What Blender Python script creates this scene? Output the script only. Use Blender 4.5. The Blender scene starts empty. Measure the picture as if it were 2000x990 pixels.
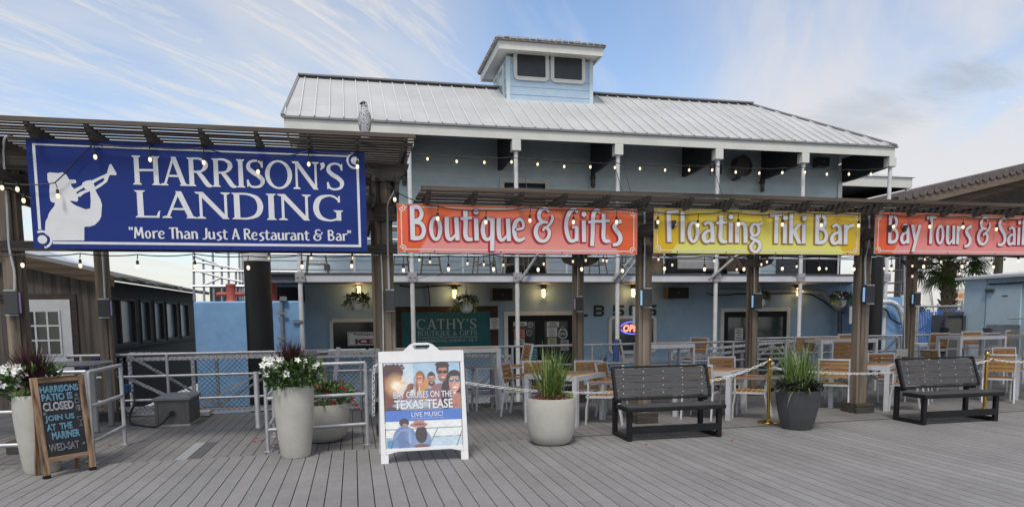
import bpy, math, random
import numpy as np
from mathutils import Vector, Matrix

random.seed(7)
RNG = np.random.default_rng(7)
SC = bpy.context.scene
COL = SC.collection
R_ = math.radians

# ------------------------------------------------------------------ camera
CAM_H = 1.66
CAM_F = 1354.1          # focal length in pixels of a 2000 px wide picture
CAM_PY = 744.0          # row of the optical axis
_yaw, _pitch, _roll = R_(12.782), R_(-5.436), R_(-0.640)
_F = Vector((math.sin(_yaw) * math.cos(_pitch), math.cos(_yaw) * math.cos(_pitch), math.sin(_pitch)))
_r = Vector((math.cos(_yaw), -math.sin(_yaw), 0))
_u = _r.cross(_F)
_R = math.cos(_roll) * _r + math.sin(_roll) * _u
_U = -math.sin(_roll) * _r + math.cos(_roll) * _u
cam_d = bpy.data.cameras.new('camera')
cam = bpy.data.objects.new('camera', cam_d)
COL.objects.link(cam)
cam_d.sensor_fit = 'HORIZONTAL'
cam_d.sensor_width = 36.0
cam_d.lens = 36.0 * CAM_F / 2000.0
cam_d.shift_y = (CAM_PY - 495.0) / 2000.0
cam_d.clip_start = 0.05
cam_d.clip_end = 3000.0
M3 = Matrix((_R, _U, -_F)).transposed()
cam.matrix_world = Matrix.Translation((0, 0, CAM_H)) @ M3.to_4x4()
SC.camera = cam

# ------------------------------------------------------------------ sky and sun
SUN_EL, SUN_AZ = R_(58), R_(205)     # azimuth from +Y towards +X: the sun stands behind the camera, to its left
world = bpy.data.worlds.new('World')
SC.world = world
world.use_nodes = True
wn, wl = world.node_tree.nodes, world.node_tree.links
wn.clear()
def wnode(t, **kw):
    n = wn.new(t)
    for k, v in kw.items():
        if k == 'ins':
            for i, x in v.items(): n.inputs[i].default_value = x
        else: setattr(n, k, v)
    return n
def wmath(op, a, b=None, c=None, clamp=False):
    n = wn.new('ShaderNodeMath'); n.operation = op; n.use_clamp = clamp
    for i, v in enumerate((a, b, c)):
        if v is None: continue
        if isinstance(v, (int, float)): n.inputs[i].default_value = v
        else: wl.new(v, n.inputs[i])
    return n.outputs[0]
def wstep(x, a, b):
    n = wn.new('ShaderNodeMapRange'); n.interpolation_type = 'SMOOTHSTEP'
    wl.new(x, n.inputs[0]); n.inputs[1].default_value = a; n.inputs[2].default_value = b
    n.inputs[3].default_value = 0; n.inputs[4].default_value = 1
    return n.outputs[0]
def wnoise(vec, scale, detail, rough, dist=0.0):
    n = wn.new('ShaderNodeTexNoise'); n.inputs['Scale'].default_value = scale
    n.inputs['Detail'].default_value = detail; n.inputs['Roughness'].default_value = rough
    n.inputs['Distortion'].default_value = dist
    wl.new(vec, n.inputs['Vector']); return n.outputs['Fac']
def wmap(vec, loc, rot, sc):
    n = wn.new('ShaderNodeMapping'); n.vector_type = 'TEXTURE'; n.inputs[1].default_value = loc; n.inputs[2].default_value = rot; n.inputs[3].default_value = [1 / q for q in sc]
    wl.new(vec, n.inputs[0]); return n.outputs[0]
def wmix(f, a, b):
    n = wn.new('ShaderNodeMix'); n.data_type = 'RGBA'
    wl.new(f, n.inputs[0])
    for i, v in ((6, a), (7, b)):
        if isinstance(v, tuple): n.inputs[i].default_value = v
        else: wl.new(v, n.inputs[i])
    return n.outputs[2]
SKY_STRENGTH = 0.132
sky = wn.new('ShaderNodeTexSky'); sky.sky_type = 'NISHITA'; sky.sun_disc = False
sky.sun_elevation = SUN_EL; sky.sun_rotation = SUN_AZ
sky.air_density = 1.0; sky.dust_density = 0.8; sky.ozone_density = 1.6
tc = wn.new('ShaderNodeTexCoord')
sep = wn.new('ShaderNodeSeparateXYZ'); wl.new(tc.outputs['Generated'], sep.inputs[0])
dx, dy, dz = sep.outputs
# flat cloud deck: intersect the view direction with a high plane
den = wmath('ADD', wmath('MAXIMUM', dz, 0.0), 0.16)
px_, py_ = wmath('DIVIDE', dx, den), wmath('DIVIDE', dy, den)
cmb = wn.new('ShaderNodeCombineXYZ'); wl.new(px_, cmb.inputs[0]); wl.new(py_, cmb.inputs[1])
pl = cmb.outputs[0]
az = wmath('ARCTAN2', dx, dy)                                   # 0 = +Y
# ripples of high cirrus on the left
v1 = wmap(pl, (0.3, 0.1, 0), (0, 0, R_(46)), (1.0, 5.0, 1))
n1 = wnoise(v1, 1.9, 10, 0.68, 0.7)
v1b = wmap(pl, (4.3, 2.1, 0), (0, 0, R_(46)), (0.7, 1.6, 1))
n1b = wnoise(v1b, 0.9, 5, 0.55, 0.3)
c1 = wmath('MULTIPLY', wstep(n1, 0.26, 0.74), wstep(n1b, 0.26, 0.54))
c1 = wmath('MAXIMUM', c1, wmath('MULTIPLY', wstep(n1b, 0.30, 0.62), 0.62))
mL = wmath('SUBTRACT', 1.0, wstep(az, R_(3), R_(15)))
c1 = wmath('MULTIPLY', c1, mL)
# thin veil on the right
v2 = wmap(pl, (1.7, 5.2, 0), (0, 0, R_(66)), (0.6, 2.0, 1))
n2 = wnoise(v2, 0.8, 7, 0.56, 0.4)
mR = wstep(az, R_(19), R_(36))
c2 = wmath('MULTIPLY', wstep(n2, 0.26, 0.58), wmath('MULTIPLY', mR, 0.9))
# faint wisps everywhere
v3 = wmap(pl, (9.0, 3.0, 0), (0, 0, R_(55)), (0.8, 2.8, 1))
n3 = wnoise(v3, 1.3, 8, 0.6, 0.5)
c3 = wmath('MULTIPLY', wstep(n3, 0.46, 0.78), 0.38)
# small puffs low on the right
v4 = wmap(pl, (2.0, 0.4, 0), (0, 0, R_(5)), (1.5, 3.2, 1))
n4 = wnoise(v4, 2.6, 7, 0.6, 0.2)
low = wmath('MULTIPLY', wstep(dz, 0.13, 0.19), wmath('SUBTRACT', 1.0, wstep(dz, 0.24, 0.30)))
c4 = wmath('MULTIPLY', wmath('MULTIPLY', wstep(n4, 0.50, 0.64), low), wstep(az, R_(34), R_(42)))
cl = wmath('MAXIMUM', wmath('MAXIMUM', c1, c2), wmath('MAXIMUM', c3, c4), clamp=True)
hz = wmath('POWER', wmath('SUBTRACT', 1.0, wmath('MAXIMUM', dz, 0.0)), 9.0)   # pale air above the horizon
k = 1.0 / SKY_STRENGTH
base = wmix(wmath('MULTIPLY', hz, 0.75, clamp=True), sky.outputs[0], (0.475 * k, 0.487 * k, 0.497 * k, 1))
tint = wmix(wstep(az, R_(-5), R_(30)), (0.575 * k, 0.545 * k, 0.495 * k, 1), (0.525 * k, 0.505 * k, 0.495 * k, 1))
col = wmix(wmath('MULTIPLY', cl, 0.93), base, tint)
# two grey cloudlets at the right
def blob(a0, z0, ra, rz, amp):
    da = wmath('DIVIDE', wmath('SUBTRACT', az, R_(a0)), R_(ra)); dzz = wmath('DIVIDE', wmath('SUBTRACT', dz, z0), rz)
    d = wmath('ADD', wmath('MULTIPLY', da, da), wmath('MULTIPLY', dzz, dzz))
    d = wmath('ADD', d, wmath('MULTIPLY', wmath('SUBTRACT', wnoise(v4, 1.5, 9, 0.68, 0.6), 0.5), 5.0))
    return wmath('MULTIPLY', wmath('SUBTRACT', 1.0, wstep(d, -0.4, 1.7)), amp)
gb = wmath('MAXIMUM', blob(44.6, 0.262, 3.0, 0.020, 0.62), blob(40.0, 0.236, 4.6, 0.024, 0.42))
col = wmix(gb, col, (0.28 * k, 0.315 * k, 0.35 * k, 1))
bg = wn.new('ShaderNodeBackground'); wl.new(col, bg.inputs[0]); bg.inputs[1].default_value = SKY_STRENGTH
wo = wn.new('ShaderNodeOutputWorld'); wl.new(bg.outputs[0], wo.inputs[0])

sun_d = bpy.data.lights.new('sun', 'SUN'); sun_d.energy = 1.5; sun_d.angle = R_(14); sun_d.color = (1.0, 0.93, 0.83)
sun = bpy.data.objects.new('sun', sun_d); COL.objects.link(sun)
_sd = Vector((math.sin(SUN_AZ) * math.cos(SUN_EL), math.cos(SUN_AZ) * math.cos(SUN_EL), math.sin(SUN_EL)))
sun.rotation_euler = _sd.to_track_quat('Z', 'Y').to_euler()
sun.location = (-8, -10, 20)

vs = SC.view_settings
vs.view_transform = 'Standard'; vs.look = 'None'; vs.gamma = 1.0; vs.use_curve_mapping = False
vs.exposure = 0.6
SC.cycles.use_denoising = True
SC.cycles.max_bounces = 6; SC.cycles.transparent_max_bounces = 8
SC.cycles.caustics_reflective = False; SC.cycles.caustics_refractive = False
SC.cycles.sample_clamp_indirect = 4.0

# ------------------------------------------------------------------ measuring helpers (photo pixel -> point on a real plane)
_O = Vector((0, 0, CAM_H))
def ray(x, y): return (x - 1000.0) / CAM_F * _R - (y - CAM_PY) / CAM_F * _U + _F
def P(x, y, Y):
    d = ray(x, y); return _O + d * (Y / d.y)
def G(x, y, z=0.0):
    d = ray(x, y); return _O + d * ((z - CAM_H) / d.z)
def PX(x, y, X):
    d = ray(x, y); return _O + d * (X / d.x)

# ------------------------------------------------------------------ materials
MATS = {}
def mat(name, col, rough=0.6, var=0.12, scale=6.0, metal=0.0, bump=0.0, stretch=(1, 1, 1), col2=None, emis=None, es=0.0, spec=0.5, bscale=None, detail=5.0, contrast=(0.3, 0.7)):
    if name in MATS: return MATS[name]
    m = bpy.data.materials.new(name); m.use_nodes = True
    n, l = m.node_tree.nodes, m.node_tree.links
    b = n['Principled BSDF']
    b.inputs['Roughness'].default_value = rough; b.inputs['Metallic'].default_value = metal
    b.inputs['Specular IOR Level'].default_value = spec
    c = (*col, 1)
    if var > 0 or col2:
        t = n.new('ShaderNodeTexCoord'); mp = n.new('ShaderNodeMapping'); mp.inputs[3].default_value = stretch
        l.new(t.outputs['Object'], mp.inputs[0])
        ns = n.new('ShaderNodeTexNoise'); ns.inputs['Scale'].default_value = scale; ns.inputs['Detail'].default_value = detail; ns.inputs['Roughness'].default_value = 0.62
        l.new(mp.outputs[0], ns.inputs['Vector'])
        r = n.new('ShaderNodeValToRGB')
        r.color_ramp.elements[0].position = contrast[0]; r.color_ramp.elements[1].position = contrast[1]
        if col2: r.color_ramp.elements[0].color = (*col2, 1); r.color_ramp.elements[1].color = c
        else:
            r.color_ramp.elements[0].color = (*[x * (1 - var) for x in col], 1)
            r.color_ramp.elements[1].color = (*[min(1, x * (1 + var)) for x in col], 1)
        l.new(ns.outputs['Fac'], r.inputs[0]); l.new(r.outputs[0], b.inputs['Base Color'])
        rr = n.new('ShaderNodeMapRange'); rr.inputs[3].default_value = max(0.03, rough - 0.09); rr.inputs[4].default_value = min(1, rough + 0.09)
        l.new(ns.outputs['Fac'], rr.inputs[0]); l.new(rr.outputs[0], b.inputs['Roughness'])
        if bump > 0:
            bp = n.new('ShaderNodeBump'); bp.inputs['Strength'].default_value = bump; bp.inputs['Distance'].default_value = 0.02
            src = ns
            if bscale:
                src = n.new('ShaderNodeTexNoise'); src.inputs['Scale'].default_value = bscale; src.inputs['Detail'].default_value = 4
                l.new(mp.outputs[0], src.inputs['Vector'])
            l.new(src.outputs['Fac'], bp.inputs['Height']); l.new(bp.outputs[0], b.inputs['Normal'])
    else: b.inputs['Base Color'].default_value = c
    if emis:
        b.inputs['Emission Color'].default_value = (*emis, 1); b.inputs['Emission Strength'].default_value = es
    MATS[name] = m
    return m
def wood(name, dark, light, axis, rough=0.8, bump=0.5, fine=26.0, contrast=(0.28, 0.72)):
    st = [fine, fine, fine]; st[axis] = fine * 0.045
    return mat(name, light, rough, 0.1, 1.0, bump=bump, stretch=st, col2=dark, detail=6, contrast=contrast, spec=0.25)
def colmat(name, rough=0.5, spec=0.4):
    """surface printed or coloured per vertex"""
    if name in MATS: return MATS[name]
    m = bpy.data.materials.new(name); m.use_nodes = True
    n, l = m.node_tree.nodes, m.node_tree.links
    a = n.new('ShaderNodeVertexColor'); a.layer_name = 'Col'
    b = n['Principled BSDF']; b.inputs['Roughness'].default_value = rough; b.inputs['Specular IOR Level'].default_value = spec
    l.new(a.outputs[0], b.inputs['Base Color']); MATS[name] = m
    return m
def glassmat(name, col, rough=0.08, var=0.25):
    return mat(name, col, rough, var, 2.0, spec=0.8)

def srgb(r, g, b):
    f = lambda c: (c / 255 / 12.92) if c / 255 <= 0.04045 else ((c / 255 + 0.055) / 1.055) ** 2.4
    return (f(r), f(g), f(b))

# ------------------------------------------------------------------ mesh helpers
class MB:
    def __init__(s, o=(0, 0, 0)):
        s.v = []; s.f = []; s.fm = []; s.cm = 0; s.o = Vector(o)
    def add(s, vs, fs):
        n = len(s.v); s.v.extend([Vector(v) for v in vs]); s.f.extend([[i + n for i in f] for f in fs]); s.fm.extend([s.cm] * len(fs)); return s
    def box(s, x0, x1, y0, y1, z0, z1):
        return s.add([(x0, y0, z0), (x1, y0, z0), (x1, y1, z0), (x0, y1, z0), (x0, y0, z1), (x1, y0, z1), (x1, y1, z1), (x0, y1, z1)],
                     [(0, 3, 2, 1), (4, 5, 6, 7), (0, 1, 5, 4), (1, 2, 6, 5), (2, 3, 7, 6), (3, 0, 4, 7)])
    def bar(s, p, q, w, h, up=(0, 0, 1)):
        p, q = Vector(p), Vector(q); d = (q - p).normalized(); up = Vector(up)
        if abs(d.dot(up)) > 0.98: up = Vector((0, 1, 0))
        a = d.cross(up).normalized() * (w / 2); b = a.cross(d).normalized() * (h / 2)
        vs = []
        for c in (p, q): vs += [c - a - b, c + a - b, c + a + b, c - a + b]
        return s.add(vs, [(0, 1, 2, 3)[::-1], (4, 5, 6, 7), (0, 1, 5, 4), (1, 2, 6, 5), (2, 3, 7, 6), (3, 0, 4, 7)])
    def tube(s, pts, r, n=8, caps=True):
        pts = [Vector(p) for p in pts]; m = len(pts); rs = r if isinstance(r, (list, tuple)) else [r] * m
        up = None; rings = []
        for i, p in enumerate(pts):
            d = (pts[min(i + 1, m - 1)] - pts[max(i - 1, 0)])
            if d.length < 1e-9: d = Vector((0, 0, 1))
            d.normalize()
            if up is None:
                up = Vector((0, 0, 1)) if abs(d.z) < 0.9 else Vector((1, 0, 0))
            a = d.cross(up)
            if a.length < 1e-6: a = d.orthogonal()
            a.normalize(); b = a.cross(d).normalized(); up = b
            rings.append([p + (a * math.cos(t) + b * math.sin(t)) * rs[i] for t in (2 * math.pi * j / n for j in range(n))])
        vs = [v for rg in rings for v in rg]; fs = []
        for i in range(m - 1):
            for j in range(n):
                k2 = (j + 1) % n; fs.append((i * n + j, i * n + k2, (i + 1) * n + k2, (i + 1) * n + j))
        if caps: fs.append(tuple(range(n))[::-1]); fs.append(tuple((m - 1) * n + j for j in range(n)))
        return s.add(vs, fs)
    def lathe(s, prof, n=24, c=(0, 0, 0), sx=1.0, sy=1.0):
        c = Vector(c); vs = []; fs = []
        for r, z in prof:
            for j in range(n):
                t = 2 * math.pi * j / n; vs.append(c + Vector((r * sx * math.cos(t), r * sy * math.sin(t), z)))
        for i in range(len(prof) - 1):
            for j in range(n):
                k2 = (j + 1) % n; fs.append((i * n + j, i * n + k2, (i + 1) * n + k2, (i + 1) * n + j))
        if prof[0][0] > 1e-4: fs.append(tuple(range(n))[::-1])
        if prof[-1][0] > 1e-4: fs.append(tuple((len(prof) - 1) * n + j for j in range(n)))
        return s.add(vs, fs)
    def sphere(s, c, rx, ry=None, rz=None, n=10, m=6):
        ry = ry or rx; rz = rz or rx; c = Vector(c); prof = []
        vs = []; fs = []
        for i in range(m + 1):
            ph = math.pi * i / m
            for j in range(n):
                t = 2 * math.pi * j / n
                vs.append(c + Vector((rx * math.sin(ph) * math.cos(t), ry * math.sin(ph) * math.sin(t), -rz * math.cos(ph))))
        for i in range(m):
            for j in range(n):
                k2 = (j + 1) % n; fs.append((i * n + j, i * n + k2, (i + 1) * n + k2, (i + 1) * n + j))
        return s.add(vs, fs)
    def prism(s, poly, U, V, W, o=(0, 0, 0)):
        """polygon (u,v) in plane o+u*U+v*V extruded by vector W"""
        o, U, V, W = Vector(o), Vector(U), Vector(V), Vector(W); n = len(poly)
        a = [o + U * p[0] + V * p[1] for p in poly]; vs = a + [p + W for p in a]
        fs = [tuple(range(n)), tuple(range(2 * n - 1, n - 1, -1))]
        for i in range(n):
            j = (i + 1) % n; fs.append((i, i + n, j + n, j))
        return s.add(vs, fs)
    def quad(s, a, b, c, d): return s.add([a, b, c, d], [(0, 1, 2, 3)])
    def build(s, name, m, parent=None, smooth=False, bevel=0.0, loc=None):
        me = bpy.data.meshes.new(name)
        me.from_pydata([tuple(v - s.o) for v in s.v], [], s.f)
        ms = m if isinstance(m, (list, tuple)) else [m]
        for x in ms: me.materials.append(x)
        if len(ms) > 1: me.polygons.foreach_set('material_index', s.fm)
        me.update()
        ob = bpy.data.objects.new(name, me); COL.objects.link(ob)
        if parent: ob.parent = parent
        if loc: ob.location = loc
        elif parent is None: ob.location = s.o
        if smooth:
            me.polygons.foreach_set('use_smooth', [True] * len(me.polygons))
            me.set_sharp_from_angle(angle=R_(40))
        if bevel > 0:
            bv = ob.modifiers.new('bevel', 'BEVEL'); bv.width = bevel; bv.segments = 1; bv.limit_method = 'ANGLE'
        return ob
def tag(o, label=None, cat=None, group=None, kind=None):
    if label: o['label'] = label
    if cat: o['category'] = cat
    if group: o['group'] = group
    if kind: o['kind'] = kind
    return o
def thing(name, label, cat, loc=(0, 0, 0), rz=0.0, group=None):
    o = bpy.data.objects.new(name, None); COL.objects.link(o); o.empty_display_size = 0.1
    o.location = loc; o.rotation_euler = (0, 0, rz)
    return tag(o, label, cat, group)
def dup(root, loc, rz=0.0, label=None, group=None):
    r = root.copy(); COL.objects.link(r); r.location = loc; r.rotation_euler = (0, 0, rz)
    if label: r['label'] = label
    if group: r['group'] = group
    for ch in list(root.children):
        c = ch.copy(); COL.objects.link(c); c.parent = r
        for g in list(ch.children):
            d = g.copy(); COL.objects.link(d); d.parent = c
    return r
def structure(ob): ob['kind'] = 'structure'; return ob
def spline(pts, k=6, closed=False):
    pts = [Vector(p) for p in pts]; n = len(pts); out = []
    rng = range(n) if closed else range(n - 1)
    for i in rng:
        if closed: p0, p1, p2, p3 = pts[(i - 1) % n], pts[i], pts[(i + 1) % n], pts[(i + 2) % n]
        else: p0, p1, p2, p3 = pts[max(i - 1, 0)], pts[i], pts[i + 1], pts[min(i + 2, n - 1)]
        for j in range(k):
            t = j / k
            out.append(0.5 * ((2 * p1) + (p2 - p0) * t + (2 * p0 - 5 * p1 + 4 * p2 - p3) * t * t + (3 * p1 - p0 - 3 * p2 + p3) * t ** 3))
    if not closed: out.append(pts[-1])
    return out
def sag(a, b, drop, n=10):
    a, b = Vector(a), Vector(b)
    return [a.lerp(b, i / n) - Vector((0, 0, drop * 4 * (i / n) * (1 - i / n))) for i in range(n + 1)]
def paint_panel(name, origin, U, V, w, h, nx, ny, func, parent, rough=0.45, off=None):
    """flat printed panel: fine grid, one colour per vertex from func(u in 0..1, v in 0..1 upwards) -> (n,3) linear"""
    o = Vector(origin); U = Vector(U).normalized(); V = Vector(V).normalized()
    us, vs_ = np.meshgrid(np.linspace(0, 1, nx + 1), np.linspace(0, 1, ny + 1))
    uf, vf = us.ravel(), vs_.ravel()
    if off: o = o - Vector(off)
    co = np.outer(uf * w, np.array(U)) + np.outer(vf * h, np.array(V)) + np.array(o)
    idx = np.arange((nx + 1) * (ny + 1)).reshape(ny + 1, nx + 1)
    fs = np.stack([idx[:-1, :-1], idx[:-1, 1:], idx[1:, 1:], idx[1:, :-1]], -1).reshape(-1, 4)
    me = bpy.data.meshes.new(name); me.from_pydata(co.tolist(), [], fs.tolist())
    ca = me.color_attributes.new('Col', 'FLOAT_COLOR', 'POINT')
    c = np.ones((len(uf), 4), dtype=np.float32); c[:, :3] = np.clip(func(uf, vf), 0, 1)
    ca.data.foreach_set('color', c.ravel())
    me.materials.append(colmat('printed_' + str(int(rough * 100)), rough)); me.update()
    ob = bpy.data.objects.new(name, me); COL.objects.link(ob); ob.parent = parent
    return ob
# ================================================================== ground, decks, water
def deckmat(name, a, b_, streak=0.5):
    m = bpy.data.materials.new(name); m.use_nodes = True
    n, l = m.node_tree.nodes, m.node_tree.links
    bs = n['Principled BSDF']; bs.inputs['Specular IOR Level'].default_value = 0.35
    t = n.new('ShaderNodeTexCoord')
    def noise(sc, det, st):
        mp = n.new('ShaderNodeMapping'); mp.inputs[3].default_value = st; l.new(t.outputs['Object'], mp.inputs[0])
        ns = n.new('ShaderNodeTexNoise'); ns.inputs['Scale'].default_value = sc; ns.inputs['Detail'].default_value = det; ns.inputs['Roughness'].default_value = 0.65
        l.new(mp.outputs[0], ns.inputs['Vector']); return ns.outputs['Fac']
    big = noise(0.9, 5, (1, 1, 1)); fine = noise(1.0, 4, (90, 3.5, 30)); spots = noise(9.0, 3, (1, 1, 1))
    g = n.new('ShaderNodeNewGeometry')
    def M(op, x, y):
        q = n.new('ShaderNodeMath'); q.operation = op
        for i, v in enumerate((x, y)):
            if isinstance(v, (int, float)): q.inputs[i].default_value = v
            else: l.new(v, q.inputs[i])
        return q.outputs[0]
    f = M('ADD', M('MULTIPLY', big, 0.62), M('MULTIPLY', fine, 0.38))
    f = M('ADD', f, M('MULTIPLY', M('SUBTRACT', g.outputs['Random Per Island'], 0.5), 0.17))
    f = M('ADD', f, M('MULTIPLY', M('SUBTRACT', spots, 0.5), 0.42))
    r = n.new('ShaderNodeValToRGB'); r.color_ramp.elements[0].position = 0.2; r.color_ramp.elements[1].position = 0.8
    r.color_ramp.elements[0].color = (*a, 1); r.color_ramp.elements[1].color = (*b_, 1)
    l.new(f, r.inputs[0])
    # scattered dark droppings and scuffs
    sp = noise(26.0, 2, (1, 1, 1)); mr = n.new('ShaderNodeMapRange'); mr.inputs[1].default_value = 0.735; mr.inputs[2].default_value = 0.77; l.new(sp, mr.inputs[0])
    mx = n.new('ShaderNodeMix'); mx.data_type = 'RGBA'; l.new(mr.outputs[0], mx.inputs[0]); l.new(r.outputs[0], mx.inputs[6]); mx.inputs[7].default_value = (0.06, 0.06, 0.06, 1)
    l.new(mx.outputs[2], bs.inputs['Base Color'])
    rr = n.new('ShaderNodeMapRange'); rr.inputs[3].default_value = 0.55; rr.inputs[4].default_value = 0.8; l.new(big, rr.inputs[0]); l.new(rr.outputs[0], bs.inputs['Roughness'])
    bp = n.new('ShaderNodeBump'); bp.inputs['Strength'].default_value = 0.25; bp.inputs['Distance'].default_value = 0.004
    l.new(fine, bp.inputs['Height']); l.new(bp.outputs[0], bs.inputs['Normal'])
    return m
PITCH = 0.148
def seamY(x): return 8.83 + 0.027 * x
m_near = deckmat('composite_decking', (0.168, 0.165, 0.163), (0.288, 0.283, 0.28))
m_patio = deckmat('weathered_decking', (0.135, 0.130, 0.127), (0.245, 0.238, 0.235))
m_lite = deckmat('pale_decking', (0.26, 0.275, 0.29), (0.36, 0.375, 0.39))
m_dark = deckmat('dark_decking', (0.075, 0.075, 0.078), (0.12, 0.12, 0.122))
m_black = mat('gap_shade_black', (0.012, 0.012, 0.012), 0.9, 0)
GAP = 0.0095
mb = MB(); i0 = int(-13 / PITCH); i1 = int(27 / PITCH)
for i in range(i0, i1):
    x0 = -0.012 + i * PITCH + GAP / 2; x1 = x0 + PITCH - GAP
    xm = (x0 + x1) / 2
    ys = [-2.0]; y = -2.0 + random.uniform(1.5, 5)
    mb.box(x0, x1, -2.0, seamY(xm) - 0.004, -0.028, 0.0)
structure(mb.build('boardwalk', m_near))
mb = MB()
X_L = G(345, 885).x
for i in range(i0, i1):
    x0 = -0.065 + i * PITCH + GAP / 2; x1 = x0 + PITCH - GAP; xm = (x0 + x1) / 2
    yend = 12.95 if xm < 8.9 else 16.4
    if xm < -3.3: yend = 14.5
    cuts = [seamY(xm) + 0.006]
    y = cuts[0] + random.uniform(1.2, 3.6)
    while y < yend - 0.6: cuts.append(y); y += random.choice((2.4, 3.6, 3.0))
    cuts.append(yend)
    for k2 in range(len(cuts) - 1):
        mb.cm = 0
        d = xm - X_L
        if -0.02 < d < 0.27 and k2 == 0: mb.cm = 1
        if 0.27 <= d < 0.42 and k2 == 0: mb.cm = 2
        a_, b_ = cuts[k2] + 0.002, cuts[k2 + 1] - 0.002
        if mb.cm: b_ = min(b_, 9.95); 
        mb.box(x0, x1, a_, b_, -0.032, -0.004)
        if mb.cm and b_ < cuts[k2 + 1] - 0.01:
            mb.cm = 0; mb.box(x0, x1, b_ + 0.004, cuts[k2 + 1] - 0.002, -0.032, -0.004)
structure(mb.build('patio_deck', [m_patio, m_lite, m_dark]))
mb = MB(); mb.box(-13, 27, -2, 12.9, -0.30, -0.06); mb.box(8.9, 27, 12.9, 16.4, -0.30, -0.06); mb.box(-13, -3.3, 12.9, 14.5, -0.30, -0.06)
structure(mb.build('gap_shade_slab', m_black))  # solid slab below the boards; its black stands in for shade in the gaps
# metal edge strip along the seam
mb = MB()
for a, b in ((2.3, 3.8), (4.9, 12.5)):
    mb.bar((a, seamY(a) - 0.01, 0.004), (b, seamY(b) - 0.01, 0.004), 0.022, 0.012)
structure(mb.build('deck_edge_strip', mat('edge_strip', (0.10, 0.10, 0.10), 0.6, 0.2)))
wm = mat('sea_water', (0.030, 0.045, 0.050), 0.12, 0.3, 0.4, bump=0.35, bscale=1.6)
structure(MB().box(-900, 900, -60, 1500, -2.2, -1.7).build('water', wm))
qm = mat('quay_concrete', (0.30, 0.29, 0.27), 0.85, 0.2, 2.0, bump=0.2)
structure(MB().box(16.9, 120, 16.4, 45, -2.1, -0.08).build('quay', qm))

# ================================================================== building materials
M_SIDING = mat('siding_paint', (0.59, 0.69, 0.725), 0.55, 0.07, 3.0, bump=0.05)
M_WALL = mat('hull_wall_paint', (0.30, 0.425, 0.545), 0.5, 0.12, 2.2, bump=0.12, bscale=14)
M_BOW = mat('bow_paint', (0.205, 0.39, 0.65), 0.5, 0.14, 2.6, bump=0.35, bscale=7)
M_TRIM = mat('cream_trim', (0.66, 0.66, 0.61), 0.5, 0.07, 2.5)
M_WHITE = mat('white_paint', (0.74, 0.75, 0.76), 0.45, 0.08, 4.0)
M_FASC = mat('balcony_fascia_paint', (0.60, 0.62, 0.66), 0.5, 0.10, 2.0)
M_BLACK = mat('black_paint', (0.013, 0.013, 0.015), 0.55, 0.3, 3.0, spec=.2)
M_DARKG = mat('dark_glass', (0.014, 0.018, 0.021), 0.12, .25, 2., spec=.4)
M_GREENG = glassmat('green_glass', (0.035, 0.055, 0.05), 0.10)
M_GREYG = mat('screen_glass', (0.045, 0.05, 0.058), 0.35, .2, 2., spec=.3)
M_GALV = mat('galvanised_steel', (0.50, 0.51, 0.53), 0.42, 0.16, 7.0, metal=0.55)
M_PIPE = mat('white_pipe_paint', (0.63, 0.64, 0.65), 0.45, 0.14, 6.0)
M_STEEL = mat('dark_steel', (0.10, 0.10, 0.11), 0.5, 0.2, 5.0, metal=0.4)
M_RED = mat('bollard_red', (0.42, 0.085, 0.06), 0.55, 0.15, 5.0)
M_BRONZE = mat('bronze_tube', (0.16, 0.125, 0.085), 0.45, 0.2, 8.0, metal=0.5)

def roofmat():
    m = bpy.data.materials.new('standing_seam_metal'); m.use_nodes = True
    n, l = m.node_tree.nodes, m.node_tree.links; b = n['Principled BSDF']
    t = n.new('ShaderNodeTexCoord')
    def noise(sc, st, det=5):
        mp = n.new('ShaderNodeMapping'); mp.inputs[3].default_value = st; l.new(t.outputs['Object'], mp.inputs[0])
        q = n.new('ShaderNodeTexNoise'); q.inputs['Scale'].default_value = sc; q.inputs['Detail'].default_value = det; l.new(mp.outputs[0], q.inputs['Vector']); return q.outputs['Fac']
    a = noise(0.8, (1, 1, 1)); s = noise(0.9, (0.55, 4.5, 1), 3)
    r = n.new('ShaderNodeValToRGB'); r.color_ramp.elements[0].color = (0.45, 0.455, 0.45, 1); r.color_ramp.elements[1].color = (0.55, 0.555, 0.55, 1)
    r.color_ramp.elements[0].position = 0.3; r.color_ramp.elements[1].position = 0.7; l.new(a, r.inputs[0])
    mr = n.new('ShaderNodeMapRange'); mr.inputs[1].default_value = 0.60; mr.inputs[2].default_value = 0.66; mr.inputs[4].default_value = 0.20; l.new(s, mr.inputs[0])
    mx = n.new('ShaderNodeMix'); mx.data_type = 'RGBA'; l.new(mr.outputs[0], mx.inputs[0]); l.new(r.outputs[0], mx.inputs[6]); mx.inputs[7].default_value = (0.36, 0.37, 0.37, 1)
    l.new(mx.outputs[2], b.inputs['Base Color']); b.inputs['Roughness'].default_value = 0.5; b.inputs['Metallic'].default_value = 0.1
    return m
M_ROOF = roofmat()
M_SEAM = mat('roof_seam_metal', (0.66, 0.67, 0.67), 0.45, 0.05, 3.0, metal=0.1)
M_GREYTRIM = mat('grey_flashing', (0.22, 0.22, 0.235), 0.5, 0.1, 4.0)

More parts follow.
